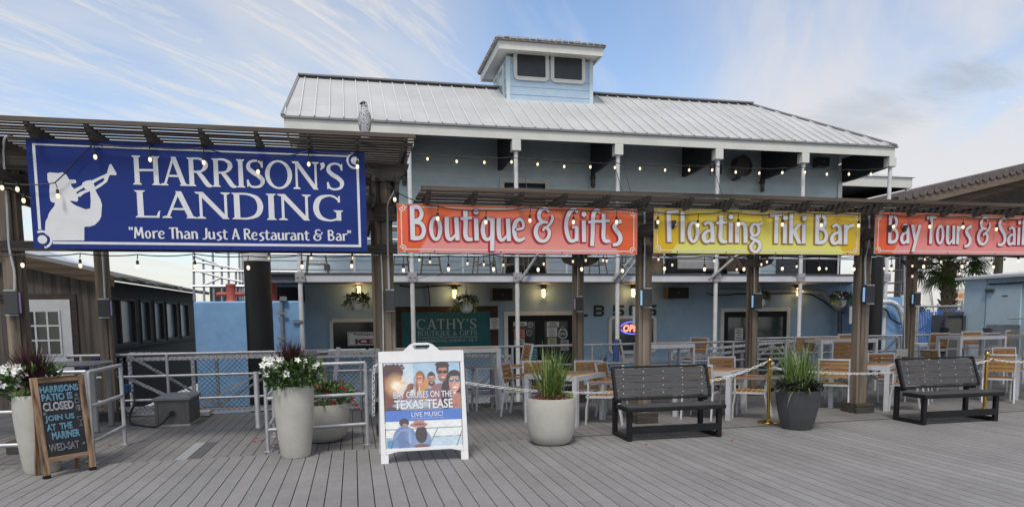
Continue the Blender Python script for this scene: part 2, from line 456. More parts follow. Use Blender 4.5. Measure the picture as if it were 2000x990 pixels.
# ================================================================== floating restaurant (one thing, many parts)
YB, YW, YL = 16.2, 18.06, 17.6
ZB = 2.62                    # balcony floor
BX0, BX1 = P(592, 540, YB).x, P(1727, 540, YB).x
bld = thing('floating_restaurant', 'long pale blue two storey floating restaurant with balcony and grey standing seam roof', 'building', (5, 17, -0.4))
def bp(name, mb, m, parent=bld, **kw):
    o = mb.build(name, m, None, **kw)
    base = Vector(bld.location)
    o.location = Vector(o.location)
    # keep world placement: local = world - building base (parts of parts carry no extra offset)
    o.parent = parent
    if parent is bld: o.location = o.location - base
    return o
# hull
mb = MB(); hx0, hx1 = P(380, 640, YB).x, P(1762, 600, YB).x
mb.box(hx0, hx1, YB - 0.25, 27, -0.62, -0.42)
bp('lower_deck', mb, mat('barge_deck_paint', (0.20, 0.22, 0.24), 0.7, 0.2, 2.0))
mb = MB(); mb.box(hx0, hx1, YB, 27, -2.1, -0.625); bp('hull', mb, mat('hull_black', (0.02, 0.021, 0.024), 0.6, 0.4, 2.0))
mb = MB(); zt = P(480, 588, YB).z
mb.box(hx0, P(588, 588, YB).x, YB - 0.01, YB + 2.2, -0.615, zt)
bp('bow_bulwark', mb, M_BOW, bevel=0.03)
mb = MB(); xr0 = P(1716, 600, YB).x; zr_ = P(1740, 580, YB).z
arc = [(0, -0.615), (hx1 - xr0, -0.615), (hx1 - xr0, zr_ - 0.02), (hx1 - xr0 - 0.05, zr_), (0.0, zr_)]
mb.prism(arc, (1, 0, 0), (0, 0, 1), (0, 1.6, 0), (xr0, YB, 0)); bp('stern_bulwark', mb, M_BOW)
# lower wall
lx0, lx1 = P(596, 600, YL).x, P(1697, 600, YL).x
mb = MB(); mb.box(lx0, lx1, YL, YL + 0.2, -0.42, 2.42); lw = bp('lower_wall', mb, M_WALL)
mb = MB(); mb.box(lx0 - 2.2, lx0 - 0.01, YL + 0.3, YL + 0.5, -0.4, 2.42); bp('recess_wall', mb, mat('recess_brown', (0.045, 0.036, 0.03), 0.8, 0.3))
# recessed right end wall pieces
def wbox(x0, y0, x1, y1, Y, dep, mb=None):
    """box whose front face covers the photo rectangle at distance Y"""
    a = P(x0, (y0 + y1) / 2, Y); b = P(x1, (y0 + y1) / 2, Y); c = P((x0 + x1) / 2, y0, Y); d = P((x0 + x1) / 2, y1, Y)
    mb = mb or MB(); mb.box(a.x, b.x, Y, Y + dep, d.z, c.z); return mb
def rrect(w, h, r, k=5):
    pts = []
    for cx, cy, a0 in ((w - r, h - r, 0), (r, h - r, 90), (r, r, 180), (w - r, r, 270)):
        for j in range(k + 1):
            a = R_(a0 + 90 * j / k); pts.append((cx + r * math.cos(a), cy + r * math.sin(a)))
    return pts
def rframe(x0, x1, z0, z1, r, t, Y, dep):
    """rounded frame ring mesh"""
    mb = MB(); o = rrect(x1 - x0, z1 - z0, r); i_ = [(p[0] + t, p[1] + t) for p in rrect(x1 - x0 - 2 * t, z1 - z0 - 2 * t, max(0.02, r - t))]
    n = len(o); vs = []
    for yy in (Y, Y - dep):
        vs += [(x0 + p[0], yy, z0 + p[1]) for p in o] + [(x0 + p[0], yy, z0 + p[1]) for p in i_]
    fs = []
    for j in range(n):
        k2 = (j + 1) % n
        fs += [(2 * n + j, 2 * n + k2, 3 * n + k2, 3 * n + j), (j, k2, 2 * n + k2, 2 * n + j)[::-1], (n + j, n + k2, 3 * n + k2, 3 * n + j)]
    mb.add(vs, fs); return mb
def rwindow(px0, py0, px1, py1, Y, r=0.14, t=0.085, glass=M_DARKG, frame=M_TRIM, parent=bld):
    a, b = P(px0, (py0 + py1) / 2, Y), P(px1, (py0 + py1) / 2, Y); zt_, zb_ = P((px0 + px1) / 2, py0, Y).z, P((px0 + px1) / 2, py1, Y).z
    g = MB(); g.prism([(p[0] + t, p[1] + t) for p in rrect(b.x - a.x - 2 * t, zt_ - zb_ - 2 * t, max(.02, r - t))], (1, 0, 0), (0, 0, 1), (0, 0.004, 0), (a.x, Y - 0.012, zb_))
    w = bp('window', g, glass); f = rframe(a.x, b.x, zb_, zt_, r, t, Y - 0.002, 0.05).build('frame', frame); f.parent = w
    f.location = -Vector((0, 0, 0)); return w
rwindow(644, 622, 758, 690, YL)
rwindow(1188, 616, 1281, 690, YL, glass=M_GREENG)
# display window of the gift shop with brown timber surround
mb = wbox(774, 598, 973, 690, YL - 0.05, 0.045); disp = bp('display_window', mb, wood('brown_timber', (0.035, 0.02, 0.014), (0.085, 0.05, 0.033), 0))
# double door
def door(px0, py0, px1, px_list, Y, name, glass, leafm, zbot=-0.40):
    z1 = P((px0 + px1) / 2, py0, Y).z; x0 = P(px0, 640, Y).x; x1 = P(px1, 640, Y).x; t = 0.1
    mb = MB(); mb.box(x0, x0 + t, Y - 0.05, Y - 0.001, zbot, z1 - t); mb.box(x1 - t, x1, Y - 0.05, Y - 0.001, zbot, z1 - t); mb.box(x0, x1, Y - 0.05, Y - 0.001, z1 - t, z1)
    fr = bp('door_frame', mb, M_TRIM)
    xs = [x0 + t] + [P(p, 640, Y).x for p in px_list] + [x1 - t]
    for i in range(len(xs) - 1):
        mb = MB(); mb.box(xs[i] + 0.006, xs[i + 1] - 0.006, Y - 0.03, Y - 0.002, zbot + 0.02, z1 - t - 0.006)
        d = bp('door', mb, leafm); g = MB(); s = 0.13
        g.box(xs[i] + s, xs[i + 1] - s, Y - 0.034, Y - 0.0305, zbot + 0.25, z1 - t - 0.16)
        q = g.build('glass', glass, parent=d)
        h = MB(); h.bar((xs[i + 1] - 0.08 if i == 0 else xs[i] + 0.08, Y - 0.09, 0.35), (xs[i + 1] - 0.08 if i == 0 else xs[i] + 0.08, Y - 0.09, 0.75), 0.025, 0.025)
        q = h.build('handle', M_STEEL, parent=d)
    return fr, xs, z1
ddoor = door(984, 608, 1124, [1053.5], YL, 'double', M_DARKG, M_BLACK)
gdoor = door(1406, 601, 1541, [], YL, 'single', M_GREENG, M_BLACK)
# painted hull number
M_SIGNBLK = mat('sign_black', (0.02, 0.022, 0.03), 0.6, 0.1)
def blockglyph(ch):
    B = lambda x0, y0, x1, y1: (x0, y0, x1, y1)
    return {'L': [B(0, 0, .25, 1), B(.25, 0, 1, .22)], 'B': [B(0, 0, .25, 1), B(.25, .78, .85, 1), B(.25, .39, .85, .61), B(.25, 0, .85, .22), B(.75, .12, 1, .47), B(.75, .53, 1, .88)],
            '5': [B(0, .78, 1, 1), B(0, .5, .25, .78), B(0, .42, .9, .62), B(.75, .1, 1, .52), B(0, 0, .9, .2), B(0, .2, .2, .3)],
            '6': [B(0, .08, .25, .92), B(.1, .78, 1, 1), B(.25, .42, .9, .62), B(.75, .1, 1, .52), B(.1, 0, .9, .2)]}[ch]
mb = MB(); zc0, zc1 = P(1170, 618, YL).z, P(1170, 596, YL).z
for ch, xa, xb in (('L', 1126, 1148), ('B', 1159, 1180), ('5', 1197, 1219), ('6', 1228, 1250), ('5', 1260, 1282)):
    x0, x1 = P(xa, 607, YL).x, P(xb, 607, YL).x
    for q, (a, b, c, d) in enumerate(blockglyph(ch)):
        yy = YL - 0.004 - q * 0.0006; w, h = x1 - x0, zc1 - zc0
        mb.quad((x0 + a * w, yy, zc0 + b * h), (x0 + c * w, yy, zc0 + b * h), (x0 + c * w, yy, zc0 + d * h), (x0 + a * w, yy, zc0 + d * h))
bp('hull_number', mb, M_SIGNBLK)
# balcony
mb = MB(); mb.box(BX0 - 0.9, BX1 + 0.1, YB + 0.08, YW + 0.1, 2.44, ZB); bp('balcony_floor', mb, mat('balcony_floor_grey', (0.16, 0.17, 0.19), 0.7, 0.15))
mb = MB(); mb.box(BX0, BX1, YB + 0.02, YB + 0.079, 2.445, 2.612); bp('balcony_fascia', mb, M_FASC)
mb = MB(); mb.box(BX0 - 1.0, BX1 + 0.1, YB + 0.0, YB + 0.10, 2.6125, 2.645); bp('balcony_edge_trim', mb, M_STEEL)
postx = [P(x, 545, YB).x for x in (586, 805, 1010, 1206, 1398, 1563, 1730)]
for i, x in enumerate(postx):
    mb = MB(); mb.tube([(x, YB, -0.42), (x, YB, 5.52)], 0.052, 10); p = bp('post', mb, M_PIPE, smooth=True)
    b = MB(); b.box(x - 0.10, x + 0.10, YB - 0.07, YB + 0.02, 2.44, 2.66)
    for sx in (-0.05, 0.05):
        b.tube([(x + sx, YB - 0.095, 2.56), (x + sx, YB - 0.06, 2.56)], 0.018, 6)
    q = b.build('bracket', mat('bracket_grey', (0.36, 0.36, 0.38), 0.5, 0.1), parent=p)
    c = MB(); c.box(x - 0.105, x + 0.105, YB - 0.10, YB + 0.13, 5.46, 5.715); q = c.build('post_cap', M_TRIM, bevel=0.01, parent=p)
    # dark bracket beam from the wall to the post
    z0 = 5.715
    zw_ = P(968, 333, YW).z
    t = MB(); t.prism([(0.131, 6.0), (YW - YB - .002, 6.6), (YW - YB - .002, zw_), (YW - YB - 0.5, zw_), (0.131, 5.47)], (0, 1, 0), (0, 0, 1), (0.10, 0, 0), (x - 0.05, YB, 0))
    if i: bp('bracket_beam', t, mat('beam_charcoal', (0.028, 0.028, 0.034), 0.7, 0.2))
mb = MB()
for z in (2.62 + 0.43, 2.62 + 0.78, 2.62 + 1.07):
    mb.tube([(BX0 - 0.9, YB + 0.06, z), (BX1 + 0.05, YB + 0.06, z)], 0.026, 8)
for x in (693, 905, 1108, 1299, 1486, 1640):
    q = P(x, 520, YB).x; mb.tube([(q, YB + 0.06, ZB), (q, YB + 0.06, 3.7)], 0.026, 8)
bp('balcony_rail', mb, mat('rail_aluminium', (0.62, 0.63, 0.65), 0.35, 0.1, 6.0, metal=0.4), smooth=True)
# diagonal braces and cables
mb = MB()
for a, b in (((1016, 548), (1052, 494)), ((1198, 547), (1242, 494)), ((1213, 547), (1250, 498)), ((1385, 546), (1447, 492))):
    mb = MB(); p, q = P(*a, YB - 0.1), P(*b, YB - 0.1); p2 = p + (q - p) * 2.1; mb.tube([p, p2], 0.034, 8); bp('brace', mb, mat('brace_grey', (.26, .27, .28), .5, .15), smooth=True)
mb = MB()
for a, b in (((815, 544), (985, 503)), ((1556, 543), (1485, 504)), ((1018, 306), (1030, 372)), ((1198, 318), (1217, 378)), ((1217, 318), (1232, 378)), ((1390, 318), (1410, 380))):
    mb = MB(); p, q = P(*a, YB - 0.12), P(*b, YB - 0.12); mb.tube([p, p + (q - p) * 1.2], 0.008, 6); bp('stay_cable', mb, M_STEEL)
# upper wall with lap siding
ux0, ux1 = P(520, 500, YW).x, P(1637, 360, YW).x
mb = MB(); mb.box(ux0, ux1, YW + 0.02, YW + 0.2, ZB, 5.7); mb.box(-1.15, ux1, YW + 0.02, YW + 0.2, 5.701, 6.75)
z = ZB
while z < 6.7:
    h = min(0.222, 6.75 - z)
    xw = ux0 if z < 5.4 else -1.15
    mb.add([(xw, YW, z), (ux1, YW, z), (ux1, YW + 0.018, z + h), (xw, YW + 0.018, z + h), (xw, YW + 0.0195, z), (ux1, YW + 0.0195, z)], [(0, 1, 2, 3), (0, 4, 5, 1)])
    z += 0.222
bp('upper_wall', mb, M_SIDING)
mb = MB(); mb.box(ux0, ux0 + 0.2, YW + 0.02, 23.8, ZB, 5.75); mb.box(ux1 - 0.2, ux1, YW + 0.2, 23.8, ZB, 5.75); mb.box(ux0, ux1, 23.8, 24, ZB, 5.75)
mb.box(lx0, lx0 + 0.2, YL + 0.2, 24, -0.42, 2.42); mb.box(lx1 - 0.2, lx1, YL + 0.2, 24, -0.42, 2.42); mb.box(lx0, lx1, 24, 24.2, -0.42, 2.42)
mb.box(lx0, lx1, YL + 0.0, 24, 2.425, 2.438)
bp('side_wall', mb, M_SIDING)
mb = MB(); mb.box(ux1 - 0.02, ux1 + 0.11, YW - 0.04, YW + 0.1, ZB, 5.7); bp('corner_board', mb, M_WHITE)
# upper door
x0, x1 = P(976, 400, YW).x, P(1073, 400, YW).x; zt = P(1020, 349, YW).z
mb = MB(); mb.box(x0, x0 + 0.12, YW - 0.05, YW - 0.001, ZB, zt - .12); mb.box(x1 - 0.12, x1, YW - 0.05, YW - 0.001, ZB, zt - .12); mb.box(x0, x1, YW - 0.05, YW - 0.001, zt - 0.12, zt)
bp('door_frame', mb, M_TRIM)
mb = MB(); mb.box(x0 + 0.125, x1 - 0.125, YW - 0.03, YW - 0.002, ZB + 0.02, zt - 0.125); d = bp('door', mb, M_BLACK)
g = MB(); g.box(x0 + 0.2, x1 - 0.2, YW - 0.034, YW - 0.031, ZB + 0.3, zt - 0.22); q = g.build('glass', M_DARKG, parent=d)
# dark balcony doors and shutters at the right end
for xa, xb, m_, nm in ((1516, 1572, M_STEEL, 'shutter'), (1574, 1640, M_BLACK, 'door')):
    a, b = P(xa, 515, YW).x, P(xb, 515, YW).x; mb = MB(); mb.box(a, b, YW - 0.04, YW - 0.002, ZB + 0.01, ZB + 1.7)
    if nm == 'shutter':
        for j in range(14): mb.box(a + 0.05, b - 0.05, YW - 0.06, YW - 0.042, ZB + 0.1 + j * 0.11, ZB + 0.16 + j * 0.11)
    bp(nm, mb, m_)
mb = wbox(1389, 316, 1414, 344, YW - 0.05, 0.045); v = bp('vent', mb, M_SIDING)
mb = wbox(1393, 321, 1410, 340, YW - 0.058, 0.004); q = mb.build('louver', M_STEEL, parent=v)
# roof
YE = YB - 0.12; ZE = 5.985; YR = 18.95
EXL, EXR = P(553, 230, YE).x, P(1752, 285, YE).x
rl, rr_ = P(585, 149, YR), P(1465, 205, YR); ZR = (rl.z + rr_.z) / 2
RXL, RXR = rl.x, rr_.x
YBK = 2 * YR - YE
mb = MB(); th = 0.05
A, B_, C_, D_ = (EXL, YE, ZE), (EXR, YE, ZE), (RXR, YR, ZR), (RXL, YR, ZR)
E_, F_ = (EXL, YBK, ZE), (EXR, YBK, ZE)
mb.add([A, B_, C_, D_, E_, F_], [(0, 1, 2, 3), (1, 5, 2), (5, 4, 3, 2), (4, 0, 3)])
roof = bp('roof', mb, M_ROOF)
SL = (ZR - ZE) / (YR - YE)
mb = MB(); x = EXL + 0.03
nrm = Vector((0, -SL, 1)).normalized()
hipd = (EXR - RXR)
while x < EXR - 0.1:
    yt = YR if x < RXR else YR - (x - RXR) / hipd * (YR - YE)
    yb_ = YE
    xl = x
    if x < RXL: yt = YE + (x - EXL) / (RXL - EXL + 1e-6) * (YR - YE)
    p, q = Vector((xl, yb_ - 0.02, ZE)) , Vector((xl, yt, ZE + SL * (yt - YE)))
    mb.bar(p + nrm * 0.014, q + nrm * 0.014, 0.020, 0.036, nrm); x += 0.31
o = mb.build('seam', M_SEAM, parent=roof)
mb = MB(); mb.bar((RXL - 0.03, YR, ZR + 0.02), (RXR + 0.03, YR, ZR + 0.02), 0.3, 0.035); mb.bar((RXR, YR, ZR + 0.02), (EXR, YE, ZE + 0.02), 0.14, 0.04)
o = mb.build('ridge_cap', M_GREYTRIM, parent=roof)
mb = MB(); mb.bar((EXL - 0.03, YE + 0.02, ZE - 0.02), (EXR + 0.04, YE + 0.02, ZE - 0.02), 0.06, 0.045); mb.bar((EXL - 0.02, YE, ZE - 0.0), (RXL - 0.02, YR, ZR), 0.06, 0.06)
o = mb.build('flashing', M_GREYTRIM, parent=roof)
mb = MB(); mb.box(EXL + 0.01, EXR - 0.03, YE + 0.03, YE + 0.07, 5.722, ZE - 0.045); mb.box(EXR - 0.07, EXR - 0.03, YE + 0.07, YBK, 5.722, ZE - 0.045); mb.box(EXL + 0.01, EXL + 0.05, YE + 0.07, YBK, 5.722, ZE - 0.045)
bp('fascia', mb, M_TRIM)
mb = MB(); mb.add([(EXL + .06, YE + .08, ZE - .10), (EXR - .3, YE + .08, ZE - .10), (RXR, YR, ZR - .12), (RXL + .06, YR, ZR - .12)], [(0, 3, 2, 1)]); bp('soffit', mb, mat('soffit_paint', (0.26, 0.30, 0.33), 0.7, 0.1))
mb = MB(); mb.add([(EXL + .02, YE + 0.1, ZE - 0.06), (EXL + .02, YBK, ZE - 0.06), (RXL + .02, YR, ZR - 0.06)], [(0, 2, 1)]); bp('gable', mb, M_TRIM)
# cupola
YC = 18.05
ca, cb = P(990, 150, YC).x, P(1157, 160, YC).x
zc_b = ZE + SL * (YC - YE) - 0.05; zc_t = P(1075, 102.5, YC - 0.42).z - 0.02
YCB = 19.75
mb = MB(); mb.box(ca, cb, YC + 0.012, YCB, zc_b - 0.4, zc_t)
z = zc_b
while z < zc_t:
    h = min(0.2, zc_t - z)
    mb.add([(ca, YC, z), (cb, YC, z), (cb, YC + 0.010, z + h), (ca, YC + 0.010, z + h), (ca, YC + .0115, z), (cb, YC + .0115, z)], [(0, 1, 2, 3), (0, 4, 5, 1)])
    mb.add([(ca - 0.012, YC + 0.012, z), (ca - 0.012, YCB, z), (ca - .001, YCB, z + h), (ca - .001, YC + .012, z + h), (ca - .0005, YC + .012, z), (ca - .0005, YCB, z)], [(3, 2, 1, 0), (1, 5, 4, 0)])
    z += 0.2
cup = bp('cupola', mb, mat('cupola_siding', (0.42, 0.55, 0.68), 0.5, 0.07, 3.0))
def sub(mb, name, m, parent, **kw):
    o = mb.build(name, m, **kw, parent=parent); return o
mb = MB()
for x in (ca - 0.015, cb - 0.085): mb.box(x, x + 0.10, YC - 0.02, YC - 0.0, zc_b, zc_t)
mb.box(ca - 0.06, cb + 0.06, YC - 0.05, YC - 0.021, zc_b - 0.09, zc_b + 0.06)
sub(mb, 'corner_trim', M_SIDING, cup)
for xa, ya, xb, yb_ in ((1003, 101, 1072, 158.5), (1075.5, 106.5, 1143, 163.5)):
    a, b = P(xa, 130, YC - 0.02).x, P(xb, 130, YC - 0.02).x; z1_, z0_ = P((xa + xb) / 2, ya, YC).z, P((xa + xb) / 2, yb_, YC).z
    f = rframe(a, b, z0_, z1_, 0.12, 0.092, YC - 0.003, 0.035); sub(f, 'window_frame', M_TRIM, cup)
    g = MB(); g.prism([(p[0] + 0.092, p[1] + 0.092) for p in rrect(b - a - 0.184, z1_ - z0_ - 0.184, 0.05)], (1, 0, 0), (0, 0, 1), (0, 0.004, 0), (a, YC - 0.016, z0_)); sub(g, 'window_pane', M_GREYG, cup)
for k2 in range(2):
    y0 = YC + 0.22 + k2 * 0.72; mb = MB(); mb.box(ca - 0.05, ca - 0.012, y0, y0 + 0.6, zc_t - 0.95, zc_t - 0.12); sub(mb, 'side_window_frame', M_TRIM, cup)
    mb = MB(); mb.box(ca - 0.056, ca - 0.051, y0 + 0.1, y0 + 0.5, zc_t - 0.86, zc_t - 0.2); sub(mb, 'side_window_pane', mat('pale_glass', (0.28, 0.36, 0.36), 0.1, 0.1), cup)
ov = 0.42; zf = zc_t + 0.02
mb = MB(); fx0, fx1 = P(974, 90, YC - ov).x, P(1178, 105, YC - ov).x
fh = 0.20
def ring(x0, x1, y0, y1, z0, z1, mb, t=0.04):
    mb.box(x0, x1, y0, y0 + t, z0, z1); mb.box(x0, x1, y1 - t, y1, z0, z1); mb.box(x0, x0 + t, y0 + t, y1 - t, z0, z1); mb.box(x1 - t, x1, y0 + t, y1 - t, z0, z1)
ring(fx0, fx1, YC - ov, YCB + ov, zf, zf + fh, mb); mb.box(fx0 + 0.04, fx1 - 0.04, YC - ov + 0.04, YCB + ov - 0.04, zf + 0.06, zf + 0.08)
sub(mb, 'cupola_fascia', M_TRIM, cup)
mb = MB(); e = 0.06; zz = zf + fh + 0.004; xa, xb, ya, yb_ = fx0 - e, fx1 + e, YC - ov - e, YCB + ov + e
cx_, cy_ = (xa + xb) / 2, (ya + yb_) / 2
mb.add([(xa, ya, zz), (xb, ya, zz), (xb, yb_, zz), (xa, yb_, zz), (xa, ya, zz + .05), (xb, ya, zz + .05), (xb, yb_, zz + .05), (xa, yb_, zz + .05), (cx_ - .25, cy_, zz + .42), (cx_ + .25, cy_, zz + .42)],
       [(0, 3, 2, 1), (0, 1, 5, 4), (1, 2, 6, 5), (2, 3, 7, 6), (3, 0, 4, 7), (4, 5, 9, 8), (5, 6, 9), (6, 7, 8, 9), (7, 4, 8)])
sub(mb, 'cupola_roof', mat('shingle_grey', (0.27, 0.26, 0.26), 0.85, 0.3, 9.0, bump=0.4), cup)
mb = MB()
for j in range(17):   # curling shingle tabs along the front and left edges
    t = (j + 0.5) / 17; x = xa + (xb - xa) * t; hgt = random.uniform(0.02, 0.055)
    mb.bar((x - 0.065, ya + 0.02, zz + 0.06), (x + 0.065, ya + 0.02, zz + 0.06 + random.uniform(-.01, .02)), 0.10, hgt)
    mb.bar((x - 0.065, ya + 0.22, zz + 0.10), (x + 0.065, ya + 0.22, zz + 0.10 + random.uniform(-.01, .02)), 0.10, hgt)
for j in range(15):
    y = ya + (yb_ - ya) * (j + .5) / 15; mb.bar((xa + 0.02, y - .06, zz + .06), (xa + .02, y + .06, zz + .06), 0.10, random.uniform(.02, .05))
sub(mb, 'shingle', mat('shingle_pale', (0.42, 0.40, 0.39), 0.9, 0.35, 14.0), cup)
# rear canopy at the right end
YQ = 19.0; qx0, qx1 = ux1 + 0.02, P(1779, 350, YQ).x; qz0, qz1 = P(1700, 363, YQ).z, P(1700, 345, YQ).z
mb = MB(); mb.box(qx0, qx1, YQ, 25, qz0, qz0 + 0.02); mb.box(qx0, qx1, YQ - 0.03, YQ - 0.002, qz0 - 0.03, qz1); mb.box(qx1 + 0.002, qx1 + 0.03, YQ - 0.03, 25, qz0 - 0.03, qz1)
cn = bp('rear_canopy', mb, M_TRIM)
mb = MB()
for j in range(12): mb.box(qx0 + 0.02, qx1 - 0.02, YQ + 0.1 + j * 0.45, YQ + 0.5 + j * 0.45, qz0 - 0.02 - 0.004 * (j % 2), qz0 - 0.002)
sub(mb, 'canopy_ceiling', mat('canopy_dark', (0.05, 0.055, 0.06), 0.8, 0.2), cn)
mb = MB(); mx = (qx0 + qx1) / 2
mb.add([(qx0, YQ - .08, qz1 + .005), (qx1 + .12, YQ - .08, qz1 + .005), (qx1 + .12, 25, qz1 + .005), (qx0, 25, qz1 + .005), (qx0, YQ + 0.7, qz1 + .34), (qx0 + 0.8, YQ + .7, qz1 + .34), (qx0 + .8, 25, qz1 + .34), (qx0, 25, qz1 + .34)],
       [(0, 1, 5, 4), (1, 2, 6, 5), (4, 5, 6, 7), (0, 3, 2, 1), (2, 3, 7, 6), (0, 4, 7, 3)]); sub(mb, 'canopy_roof', M_ROOF, cn)
mb = MB(); mb.tube([(qx1 - .08, YQ + .05, -0.4), (qx1 - .08, YQ + .05, qz0)], 0.06, 8); sub(mb, 'canopy_post', M_PIPE, cn)
# lower right clutter fixed to the wall: vent pipe and cables
mb = MB(); w = YL - 0.14
mb.tube([P(1402, 567, w), P(1478, 567, w), P(1600, 569, w), P(1610, 572, w), P(1630, 597, w), P(1640, 606, w)], 0.065, 10); bp('drain_pipe', mb, mat('grey_pvc', (0.30, 0.33, 0.36), 0.5, 0.1), smooth=True)
mb = MB(); w = YL - 0.03
for ln in (((1380, 572), (1402, 577), (1450, 574), (1500, 574), (1570, 573), (1600, 583), (1640, 608), (1690, 622)), ((835, 556), (838, 575), (839, 597)), ((780, 557), (815, 562), (860, 558), (900, 558))):
    mb = MB(); mb.tube(spline([P(*p, w) for p in ln], 5), 0.016, 6); bp('wall_cable', mb, M_BLACK)
mb = MB(); w = YB - 0.06
mb.tube([P(549, 584, w), P(553, 690, w)], 0.035, 8)
for yy in (612, 661): mb.bar(P(541, yy, w - .03), P(560, yy, w - .03), 0.03, 0.05)
mb.box(P(547, 583, w).x, P(560, 583, w).x, w - .06, w + .04, P(550, 587, w).z, P(550, 579, w).z)
bp('conduit', mb, mat('conduit_grey', (0.20, 0.22, 0.24), 0.5, 0.1)); mb = MB()
mb.tube([P(588, 580, YL - .25), P(589, 690, YL - .25)], 0.04, 8); mb.bar(P(572, 627, w), P(592, 627, w), 0.03, 0.05)
mb.box(P(584, 590, YL - .3).x, P(591, 590, YL - .3).x, YL - .34, YL - .2, P(588, 604, YL).z, P(588, 572, YL).z)
bp('conduit', mb, mat('conduit_grey', (0.20, 0.22, 0.24), 0.5, 0.1))
mb = MB(); mb.tube([P(1640, 606, YL - .3), P(1640, 700, YL - .3)], 0.06, 8); bp('dark_pipe', mb, M_STEEL, smooth=True)
# ================================================================== lettering: letters drawn as strokes
class Pen:
    """collects flat strokes in em units; every stroke sits a hair above the one before it"""
    def __init__(s): s.polys = []
    def line(s, x0, y0, x1, y1, w, w2=None):
        w2 = w2 or w; d = Vector((x1 - x0, y1 - y0)); 
        if abs(d.y) > abs(d.x) * 0.35:      # upright or slanted stem: level cuts
            k = math.hypot(d.x, d.y) / abs(d.y)
            s.polys.append([(x0 - w / 2 * k, y0), (x0 + w / 2 * k, y0), (x1 + w2 / 2 * k, y1), (x1 - w2 / 2 * k, y1)])
        else:
            n = Vector((-d.y, d.x)).normalized()
            s.polys.append([(x0 - n.x * w / 2, y0 - n.y * w / 2), (x1 - n.x * w2 / 2, y1 - n.y * w2 / 2), (x1 + n.x * w2 / 2, y1 + n.y * w2 / 2), (x0 + n.x * w / 2, y0 + n.y * w / 2)])
    def curve(s, pts, ws, closed=False, k=7):
        p3 = [Vector((p[0], p[1], w)) for p, w in zip(pts, ws if isinstance(ws, (list, tuple)) else [ws] * len(pts))]
        q = spline(p3, k, closed); n = len(q)
        L = []; Rr = []
        for i in range(n):
            a = q[(i - 1) % n] if closed or i > 0 else q[i]; b = q[(i + 1) % n] if closed or i < n - 1 else q[i]
            d = Vector((b.x - a.x, b.y - a.y)); d = d.normalized() if d.length > 1e-9 else Vector((1, 0)); m = Vector((-d.y, d.x)) * q[i].z / 2
            L.append((q[i].x + m.x, q[i].y + m.y)); Rr.append((q[i].x - m.x, q[i].y - m.y))
        s.polys.append(('strip', L, Rr, closed))
    def ring(s, cx, cy, rx, ry, wx, wy):
        n = 28; L = [(cx + rx * math.cos(2 * math.pi * i / n), cy + ry * math.sin(2 * math.pi * i / n)) for i in range(n)]
        Rr = [(cx + (rx - wx) * math.cos(2 * math.pi * i / n), cy + (ry - wy) * math.sin(2 * math.pi * i / n)) for i in range(n)]
        s.polys.append(('strip', L, Rr, True))
    def poly(s, p): s.polys.append(p)
    def dot(s, x, y, r): s.polys.append([(x + r * math.cos(a * math.pi / 6), y + r * math.sin(a * math.pi / 6)) for a in range(12)])
    def serif(s, x, y, hw, dirn=1, t=0.035):
        """foot (dirn 1, grows up from y) or head (dirn -1) serif with a small bracket"""
        s.polys.append([(x - hw, y), (x + hw, y), (x + hw * 0.9, y + dirn * t), (x + hw * 0.5, y + dirn * t * 2.2), (x - hw * 0.5, y + dirn * t * 2.2), (x - hw * 0.9, y + dirn * t)])
T_, t_ = 0.15, 0.075
